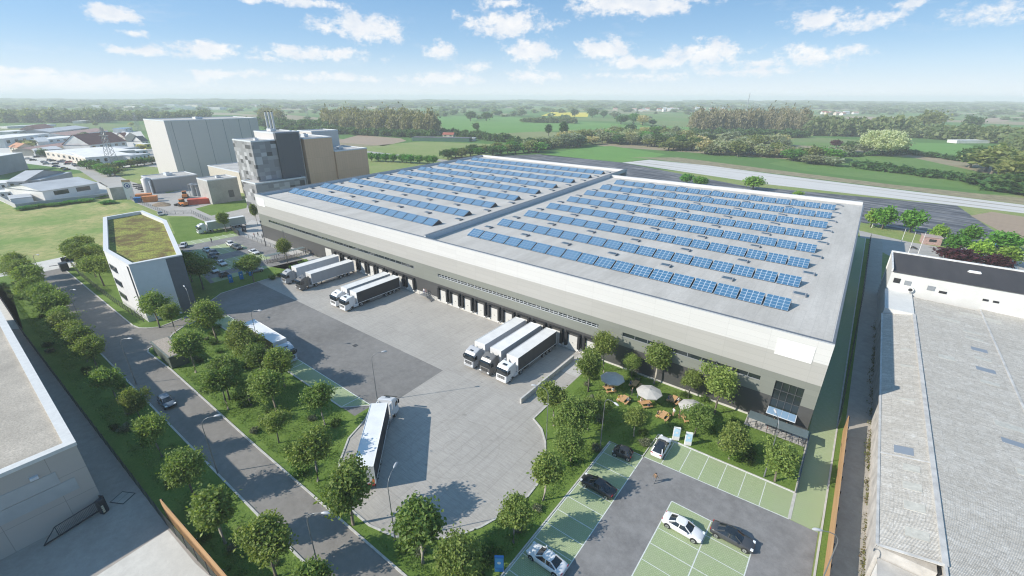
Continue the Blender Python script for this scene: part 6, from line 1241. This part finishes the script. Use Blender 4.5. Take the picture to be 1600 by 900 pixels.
sheet('compound_yard', gs([(-30, 300), (27, 326), (155, 311), (188, 305), (160, 285), (60, 280), (-20, 285)]), L*2, CONCPALE)
sheet('estate_road', gs([(30, 240), (60, 245), (115, 258), (165, 290), (215, 305), (262, 318), (240, 300), (150, 262), (90, 244), (40, 236)]), L*3, OLDASPH)
sheet('estate_yard', gs([(-40, 245), (40, 215), (120, 208), (220, 205), (240, 235), (200, 262), (140, 268), (60, 258)]), L, CONCPALE)
# small cars of the estate (single meshes: too small to show parts)
def tiny_car(label, px, py, rz, c, group='cars in the industrial estate'):
    x, y = g(px, py); mb = MB(); mb.box(-2.2, 2.2, -.9, .9, .25, .9, 0); mb.loft([[(-1.6, -.85, .9), (1.3, -.85, .9), (1.3, .85, .9), (-1.6, .85, .9)], [(-1.1, -.7, 1.45), (.7, -.7, 1.45), (.7, .7, 1.45), (-1.1, .7, 1.45)]], 1, False)
    for a in (-1.4, 1.4): mb.cyl((a, -.93, .32), (a, .93, .32), .32, 10, 2)
    o = mb.build('estate_car', [paint(c), CARGLASS, TYRE]); o.location = (x, y, 0); o.rotation_euler = (0, 0, R(rz)); return tag(o, label, 'car', group)
cc = [((.6, .6, .62), 'white'), ((.05, .05, .06), 'black'), ((.3, .32, .35), 'grey'), ((.08, .12, .25), 'blue'), ((.4, .05, .04), 'red'), ((.6, .45, .05), 'yellow')]
for i, (px, py, k) in enumerate(((44, 249, 2), (52, 251, 1), (68, 254, 0), (73, 257, 2), (86, 257, 1), (88, 261, 3), (100, 264, 5), (104, 266, 1), (78, 251, 0), (82, 252, 1), (95, 254, 3), (98, 252, 2), (108, 254, 4), (106, 257, 1), (57, 246, 1), (121, 260, 1), (117, 258, 0), (40, 240, 0), (46, 240, 5))): tiny_car(f'small {cc[k][1]} car parked along the estate road', px, py, 40+(i*37) % 90, cc[k][0], f'{cc[k][1]} cars along the estate road')
tiny_car('white car parked behind the office roof on the plant road', 251, 336, -10, (.6, .6, .62), None)
tiny_car('white car half hidden behind the last purple bush', 1572, 420, 20, (.6, .6, .62), None)
# skips, containers and machines at the plant
SKO = mat('container_orange', (.62, .22, .06), .6, var=.12, vs=.5); SKR = mat('skip_red', (.62, .10, .05), .55, var=.1, vs=.5)
def skip(label, px, py, w, d, h, m, rz): x, y = g(px, py); o = thing('skip_container', label, 'skip', (x, y, 0), R(rz)); mb = MB(); mb.loft([[(-w/2+.4, -d/2, 0), (w/2-.4, -d/2, 0), (w/2-.4, d/2, 0), (-w/2+.4, d/2, 0)], [(-w/2, -d/2, h), (w/2, -d/2, h), (w/2, d/2, h), (-w/2, d/2, h)]], smooth=False); mb.build('hull', m, o); mb = MB(); \
    [mb.box(a-.08, a+.08, -d/2-.08, -d/2, .1, h) for a in np.linspace(-w/2+.6, w/2-.6, 5)]; mb.build('rib', m, o); return o
skip('long red skip beside the cream pump house', 316, 318, 11, 3.4, 2.6, SKR, 62); skip('orange container behind its open twin', 227, 312, 6.5, 3, 3, SKO, 62); skip('orange open topped container by the gravel pile', 236, 315, 6, 3, 2.8, SKO, 62); skip('small blue container beside the orange containers', 217, 316, 3, 3, 2.4, mat('container_blue', (.03, .16, .4), .6), 62)
def machine(label, px, py, rz):
    x, y = g(px, py); o = thing('wheel_loader', label, 'machine', (x, y, 0), R(rz)); mb = MB(); mb.box(-2.4, 1.2, -1.1, 1.1, .7, 2.0); mb.build('body', SKO, o, bevel=.12); mb = MB(); mb.box(-.9, .7, -.9, .9, 2.0, 3.3); mb.build('cabin', CARGLASS, o, bevel=.08)
    mb = MB(); mb.box(-1, .8, -1, 1, 3.3, 3.45); mb.build('cabin_roof', SKO, o)
    for a in (-1.5, 1.0):
        for s in (-1, 1): wheel(o, s*1.25 if False else a, s*1.2, .75, .5, 1) if False else None
    for a in (-1.5, .9): mb = MB(); mb.cyl((a, -1.35, .75), (a, 1.35, .75), .75, 14); mb.build('wheel', TYRE, o)
    mb = MB(); mb.bar((1.2, 0, 1.2), (3.2, 0, .6), .4, .3); mb.box(3.0, 4.0, -1.3, 1.3, .1, 1.0); mb.build('bucket', CHASS, o)
machine('orange wheel loader in front of the red skip', 286, 322, 200); machine('orange loader behind the first loader beside steel racks', 290, 309, 160)
o = thing('silo_rig', 'grey steel filling rig beside the cream pump house', 'machine', (*g(305, 306), 0)); mb = MB(); mb.tube([(0, 0, 0), (0, 0, 6.5)], 1.1, 12); mb.tube([(2.6, 1, 0), (2.6, 1, 5)], .8, 12); mb.build('vessel', FRAMEM, o); mb = MB()
for a in (-2, 4): mb.box(a-.1, a+.1, -1.5, -1.3, 0, 6); mb.box(a-.1, a+.1, 1.6, 1.8, 0, 6)
mb.box(-2, 4, -1.5, 1.8, 6, 6.15); mb.build('rack', STEEL, o)
o = thing('spoil_heap', 'low brown heap of spoil beside the orange containers', 'heap', (*g(252, 320), 0)); mb = MB(); rings = []
for zz, r in ((0, 3.6), (.5, 2.8), (1.0, 1.4), (1.2, .2)): rings.append([(r*1.7*math.cos(a)*(1+.2*math.sin(3*a)), r*math.sin(a), zz) for a in [k*.5236 for k in range(12)]])
mb.loft(rings); mb.build('heap', mat('spoil', (.25, .19, .13), .95, var=.2, vs=1.), o)
for i, (px, py) in enumerate(((218, 291), (222, 294), (226, 296), (231, 299))): x, y = g(px, py); t = thing('steel_rack', f'dark stacked steel frames by the tower annex, {ORD[i+1]} from the road bend', 'steel rack', (x, y, 0), R(62)); mb = MB(); \
    [mb.bar((-3, s, z), (3, s, z), .25) for s in (-1, 1) for z in (.2, 1.2)]; [mb.bar((a, -1, .2), (a, 1, 1.2), .2) for a in (-2.5, 0, 2.5)]; mb.build('frame', CHASS, t)
# lattice pylons
def pylon(label, px, py, h, b=3.):
    x, y = g(px, py); o = thing('lattice_pylon', label, 'pylon', (x, y, 0), R(20)); mb = MB(); n = 9
    def c(t, i): w = b*(1-t*.82); return (w*(1 if i in (0, 3) else -1), w*(1 if i < 2 else -1), h*t)
    for i in range(4):
        mb.bar(c(0, i), c(1, i), .22)
        for k in range(n): mb.bar(c(k/n, i), c((k+1)/n, (i+1) % 4), .13); mb.bar(c(k/n, (i+1) % 4), c((k+1)/n, i), .13)
    mb.build('tower', STEEL, o); mb = MB()
    for t, w in ((.78, 5), (.9, 4)): mb.bar((-w, 0, h*t), (w, 0, h*t), .25, .3)
    mb.build('crossarm', STEEL, o)
pylon('slender lattice pylon rising in front of the white workshop', 177, 257, 27); pylon('distant lattice pylon beyond the tower', 217, 205, 26); pylon('distant lattice pylon above the poplar wood', 481, 186, 30); pylon('very distant lattice pylon beyond the estate', 168, 186, 30)
# flagpoles, shelter, motorcycle on the road behind the white factory
for i, (a, b) in enumerate((((1408, 379), (1413, 361)), ((1419, 396), (1429, 363)), ((1434, 398), (1445, 364)), ((1362, 356), (1364, 343)))):
    p = g(*a); h = max(5, hgt(p, b[1])); o = thing('flagpole', ['white flagpole nearest the warehouse shadow', 'white flagpole between two others beside the motorcycle', 'white flagpole nearest the brick shelter', 'short white pole under the yellow green corner tree'][i], 'flagpole', (*p, 0)); mb = MB(); mb.tube([(0, 0, 0), (0, 0, h)], [.09, .05], 8); mb.build('pole', WHITEP, o); mb = MB(); mb.tube([(0, 0, h), (0, 0, h+.15)], .08, 8); mb.build('finial', WHITEP, o)
house('small pinkish brick shelter beside the roadside tree', 1455, 383, 5, 4, 2.6, 'flat', mat('pink_brick', (.42, .29, .26), .9, var=.2, vs=2), cm('shelter_top', (.38, .3, .28)), 10, 1, 'shelter', 'brick_shelter')
x, y = g(1427, 389); o = thing('motorcycle', 'dark motorcycle parked on the road beside the flagpoles', 'motorcycle', (x, y, 0), R(80)); 
for a in (-.75, .75): mb = MB(); mb.tube([(-.08, a, .33), (.08, a, .33)], .33, 14); mb.build('wheel', TYRE, o)
mb = MB(); mb.box(-.17, .17, -.5, .45, .35, .85); mb.build('body', CHASS, o, bevel=.08); mb = MB(); mb.box(-.15, .15, 0, .75, .82, .95); mb.build('seat', CHASS, o); mb = MB(); mb.tube([(-.35, -.45, 1.05), (.35, -.45, 1.05)], .03, 6); mb.build('handlebar', RIM, o)
sheet('back_road', gs([(1340, 350), (1420, 366), (1560, 398), (1660, 420), (1660, 445), (1500, 425), (1390, 400), (1345, 376)]), L*4, OLDASPH)
sheet('back_verge', gs([(1342, 347), (1420, 363), (1480, 376), (1480, 388), (1420, 378), (1342, 360)]), L*5, ROUGHG)
for lab, px, py, rz, c in (('white van cut by the side of the picture on the back road', 1604, 408, 80, (.65, .65, .66)), ('blue van behind the wide roadside tree', 1567, 388, 40, (.06, .2, .5))):
    x, y = g(px, py); o = thing('parked_van', lab, 'van', (x, y, 0), R(rz)); mb = MB(); mb.loft([[(xx, yy, zz) for yy, zz in ((-2.6, .4), (-2.65, 1.0), (-2.0, 1.2), (-1.5, 2.1), (2.5, 2.15), (2.55, .4))] for xx in (-.95, .95)], smooth=False); mb.build('body', paint(c), o); mb = MB(); mb.add([(-.85, -2.03, 1.22), (.85, -2.03, 1.22), (.8, -1.56, 2.02), (-.8, -1.56, 2.02)], [(0, 1, 2, 3)]); mb.build('windscreen', CARGLASS, o)
    for s in (-1, 1):
        for a in (-1.7, 1.6): wheel(o, s*.98, a, .36, .25, s)
# farm buildings in the fields
house('long low farm shed with dark green wall behind the hay meadow', 688, 221, 70, 12, 4, 'flat', cm('farm_green', (.05, .13, .09)), cm('farm_roof', (.12, .12, .13)), 28, 0)
house('small red roofed farmhouse above the green shed', 700, 215, 14, 9, 3.5, 'gable', TB_, RR, 28, 2); house('low white farm building beside the green shed', 725, 220, 26, 9, 3, 'flat', TW, RG, 28, 3)
house('white greenhouse strip in the meadow beyond the willow', 1520, 224, 40, 12, 3, 'flat', TW, RWH, 40, 0)
# distant villages and sheds along the plain
rv = np.random.default_rng(21)
def village(xa, xb, ya, yb, n, lab, group, big=False, rng_h=(5, 8)):
    for k in range(n):
        px = rv.uniform(xa, xb); py = rv.uniform(ya, yb)+(px-800)*.0027; x, y = g(px, py); d = math.hypot(x, y)
        w = rv.uniform(10, 18) if not big else rv.uniform(50, 130); de = rv.uniform(9, 13) if not big else rv.uniform(30, 50); h = rv.uniform(*rng_h); o = house(lab, px, py, w, de, h, 'flat' if big else 'gable', [TW, TB_][k % 2], RWH if big else [RR, RP, RG][k % 3], rv.uniform(20, 60), 0, 'warehouse' if big else 'house', 'distant_shed' if big else 'distant_house', group)
village(958, 1085, 171.5, 174, 26, 'tiny red roofed house of the distant village beyond the pasture', 'houses of the distant village'); village(1090, 1130, 171, 174, 6, 'tiny red roofed house of the distant village beyond the pasture', 'houses of the distant village')
village(100, 320, 167, 170.5, 12, 'tiny white shed on the hazy plain beyond the estate', 'white sheds on the hazy plain', True, (8, 14)); village(200, 330, 171, 173, 5, 'tiny white shed on the hazy plain beyond the estate', 'white sheds on the hazy plain', True, (7, 10)); village(920, 1060, 166.5, 168.5, 6, 'pale shed far behind the distant village', 'pale sheds behind the village', True, (8, 12)); village(380, 560, 166, 170, 8, 'tiny pale house on the far plain behind the poplar wood', 'pale houses on the far plain'); village(1270, 1340, 177, 179, 9, 'tiny pale house by the fields behind the russet wood', 'houses by the far fields')
for lab, px, py, n in (('tree hedge beside the tall tower', 0, 0, 0),):
    for i, (a, b) in enumerate(((150, 266), (160, 268), (170, 268), (182, 266), (192, 262), (205, 261), (215, 259), (226, 258), (238, 256), (165, 272), (172, 275), (180, 274), (150, 262), (140, 264))): x, y = g(a, b); far_tree(x, y, 4.2, 5.2, ['dark', 'bright', 'olive'][i % 3], f'{["dark", "bright green", "olive"][i % 3]} tree in the hedge between the workshops and tower, {ORD[i+1]} planted', 'hedge by the tall tower', 'hedge_tree')
for i, (a, b) in enumerate(((66, 243), (70, 245), (46, 231), (52, 229), (136, 264), (40, 228), (128, 216), (133, 214), (222, 236), (150, 197), (110, 202), (205, 197))): x, y = g(a, b); far_tree(x, y, 4, 6, ['olive', 'dark', 'brown'][i % 3], ['olive', 'dark', 'brownish'][i % 3]+' tree growing between the halls of the estate', ['olive', 'dark', 'brownish'][i % 3]+' trees of the estate', 'estate_tree')
for i, (a, b) in enumerate(((160, 309), (170, 318), (40, 327), (60, 324), (85, 322), (110, 318), (135, 315))): x, y = g(a, b); far_tree(x, y, 3.2, 1.5, 'bright', f'low green bush at the foot of the compound wall, {ORD[i+1]} counted', 'bushes at the compound wall', 'wall_bush')
x, y = g(1166, 176); o = thing('lattice_mast', 'single thin mast standing on the hazy horizon', 'mast', (x, y, 0)); mb = MB(); mb.tube([(0, 0, 0), (0, 0, 64)], [1.8, .8], 6); mb.build('mast_body', STEEL, o)
# ================================================================== SKY, SUN, AIR, CAMERA
SUN_AZ = math.atan2(-math.sin(R(51.8)), -math.cos(R(51.8)))   # direction towards the sun in the ground plane
SUN_EL = R(32)
w = bpy.data.worlds.new('World'); scene.world = w; w.use_nodes = True; T = NT(w.node_tree); bg = w.node_tree.nodes['Background']
sk_ = T.n('ShaderNodeTexSky'); sk_.sky_type = 'NISHITA'; sk_.sun_disc = False; sk_.sun_elevation = SUN_EL; sk_.sun_rotation = math.pi/2-SUN_AZ; sk_.altitude = 50; sk_.air_density = 1.0; sk_.dust_density = .15; sk_.ozone_density = 3.0
v = T.n('ShaderNodeTexCoord').outputs['Generated']; s = T.n('ShaderNodeSeparateXYZ'); T.l(v, s.inputs[0])
# azimuth measured from the mean viewing direction, elevation
f2 = Vector((FW[0], FW[1])).normalized(); ax = T.math('ADD', T.math('MULTIPLY', s.outputs[0], f2.x), T.math('MULTIPLY', s.outputs[1], f2.y)); ay = T.math('ADD', T.math('MULTIPLY', s.outputs[0], f2.y), T.math('MULTIPLY', s.outputs[1], -f2.x))
az = T.math('ARCTAN2', ay, ax); el = T.math('ARCSINE', s.outputs[2])
def ae(px, py):
    d = ray(px, py); d = d/np.linalg.norm(d); return math.atan2(d[0]*f2.y-d[1]*f2.x, d[0]*f2.x+d[1]*f2.y), math.asin(d[2])
cb = T.n('ShaderNodeCombineXYZ'); T.l(az, cb.inputs[0]); T.l(el, cb.inputs[1]); P2d = cb.outputs[0]
CL = [(175, 20, 58, 17, 1), (208, 52, 20, 7, .8), (215, 80, 75, 9, .8), (330, 79, 70, 15, 1), (400, 90, 40, 7, .7), (490, 83, 80, 13, 1), (480, 4, 70, 9, 1), (390, 1, 30, 6, .8), (562, 42, 66, 26, 1.1), (605, 93, 13, 8, .8), (693, 79, 28, 17, 1), (745, 105, 24, 11, .8), (795, 38, 72, 24, 1.1), (780, 6, 40, 10, .7), (835, 80, 50, 22, 1), (830, 120, 55, 12, .8), (1000, 8, 130, 20, 1.1), (940, 78, 50, 20, 1), (1000, 98, 100, 13, .9), (1105, 84, 75, 24, 1), (1180, 98, 70, 10, .7), (1275, 34, 60, 16, .9), (1350, 36, 90, 18, .75), (1270, 88, 60, 20, .65), (1320, 78, 60, 12, .6), (1540, 20, 90, 18, .6), (1420, 6, 30, 6, .6), (120, 128, 190, 17, .85), (355, 115, 70, 8, .7), (540, 122, 100, 8, .75), (690, 122, 60, 11, .8), (40, 112, 90, 9, .8), (1000, 118, 130, 9, .6), (1160, 112, 110, 8, .55),
      (-300, 60, 120, 30, 1), (-500, 0, 200, 40, 1), (1900, 50, 150, 30, .8), (2200, 20, 150, 40, .9), (300, -120, 200, 40, 1), (900, -160, 220, 45, 1), (1400, -120, 160, 35, 1), (-100, -100, 140, 40, 1)]
n0 = T.noise(T.scl(P2d, (1, 1.6, 1)), 11., 8, .62, .25); wob = T.math('MULTIPLY', T.math('SUBTRACT', n0, .5), 1.)
fld = None
for px, py, hw, hh, st in CL:
    a, e = ae(px, py); a1, _ = ae(px+hw, py); _, e1 = ae(px, py-hh)
    q = T.vmath('MULTIPLY', T.vmath('SUBTRACT', P2d, (a, e, 0)), (1/max(1e-4, a1-a), 1/max(1e-4, e1-e), 0)); b_ = T.math('MULTIPLY', T.math('SUBTRACT', 1.15, T.vmath('LENGTH', q)), st)
    fld = b_ if fld is None else T.math('MAXIMUM', fld, b_)
fine = T.noise(T.scl(P2d, (1, 1.5, 1)), 38., 9, .68)
dens = T.math('ADD', T.math('ADD', T.math('MULTIPLY', fld, 1.15), T.math('MULTIPLY', wob, 2.6)), T.math('MULTIPLY', T.math('SUBTRACT', fine, .5), 3.0))
cov = T.mapr(dens, .05, .95, 0., 1., True)
wisp = T.mapr(T.noise(T.scl(P2d, (1, 4, 1)), 7., 7, .7), .56, .85, 0, .35); cov = T.math('MAXIMUM', cov, wisp)
shade = T.mapr(T.noise(T.scl(P2d, (1, 1.5, 1)), 22., 6, .6), .35, .7)
SKYK = .15
ccol = T.mix(shade, tuple(x/SKYK for x in (.70, .69, .68)), tuple(x/SKYK for x in (.52, .56, .62)))
side = T.mapr(az, -.85, .85); grad = T.mix(side, tuple(x/SKYK for x in (.16, .32, .53)), tuple(x/SKYK for x in (.085, .21, .37))); grad = T.mix(T.mapr(el, R(3), R(12), .7, 0.), grad, tuple(x/SKYK for x in (.36, .50, .62)))
skyb = T.mix(.8, T.mix(1., sk_.outputs[0], (.58, .69, .85), 'MULTIPLY'), grad)
hz = T.mapr(el, R(-.2), R(7.), 0., 1.); hzf = T.math('MULTIPLY', T.math('POWER', T.math('SUBTRACT', 1., hz), 2.2), .97)
c = T.mix(T.math('MULTIPLY', cov, .93), skyb, ccol); c = T.mix(hzf, c, tuple(x/SKYK for x in (.64, .67, .69)))
T.l(c, bg.inputs['Color']); bg.inputs['Strength'].default_value = SKYK
sun = bpy.data.lights.new('sun', 'SUN'); sun.energy = 4.3; sun.angle = R(.53); sun.color = (1, .935, .83); so = bpy.data.objects.new('sun', sun); COL.objects.link(so)
dv = Vector((math.cos(SUN_EL)*math.cos(SUN_AZ), math.cos(SUN_EL)*math.sin(SUN_AZ), math.sin(SUN_EL))); so.rotation_euler = dv.to_track_quat('Z', 'Y').to_euler(); so.location = (0, 0, 60)
# hazy air over the plain
hm = bpy.data.materials.new('haze_air'); hm.use_nodes = True; hn = hm.node_tree; hn.nodes.clear(); ou = hn.nodes.new('ShaderNodeOutputMaterial'); pv = hn.nodes.new('ShaderNodeVolumePrincipled'); pv.inputs['Color'].default_value = (.93, .97, 1, 1); pv.inputs['Density'].default_value = HAZE = 2.6e-4; pv.inputs['Anisotropy'].default_value = 0.; hn.links.new(pv.outputs[0], ou.inputs['Volume'])
mb = MB(); mb.box(-22500, 22500, -22500, 22500, -1.5, 72); tag(mb.build('haze', hm), kind='stuff')
cd = bpy.data.cameras.new('camera'); cam = bpy.data.objects.new('camera', cd); COL.objects.link(cam); scene.camera = cam
cd.sensor_width = 36; cd.lens = F/1600*36; cd.clip_start = .5; cd.clip_end = 80000
cam.matrix_world = Matrix(((RT[0], UP[0], -FW[0], 0), (RT[1], UP[1], -FW[1], 0), (RT[2], UP[2], -FW[2], CAMH), (0, 0, 0, 1)))
vs = scene.view_settings; vs.view_transform = 'Standard'; vs.look = 'None'; vs.exposure = .58; vs.gamma = 1; vs.use_curve_mapping = False
scene.cycles.max_bounces = 6; scene.cycles.diffuse_bounces = 3; scene.cycles.glossy_bounces = 3; scene.cycles.transmission_bounces = 3; scene.cycles.volume_bounces = 3; scene.cycles.transparent_max_bounces = 4
scene.cycles.use_denoising = True; scene.cycles.denoising_prefilter = 'ACCURATE'; scene.cycles.denoising_input_passes = 'RGB_ALBEDO_NORMAL'; scene.cycles.filter_width = 1.15; scene.cycles.sample_clamp_indirect = 6; scene.cycles.use_adaptive_sampling = True
# loose prototypes that were never placed
for i, u in enumerate(PRused):
    if not u: bpy.data.objects.remove(PR[i])
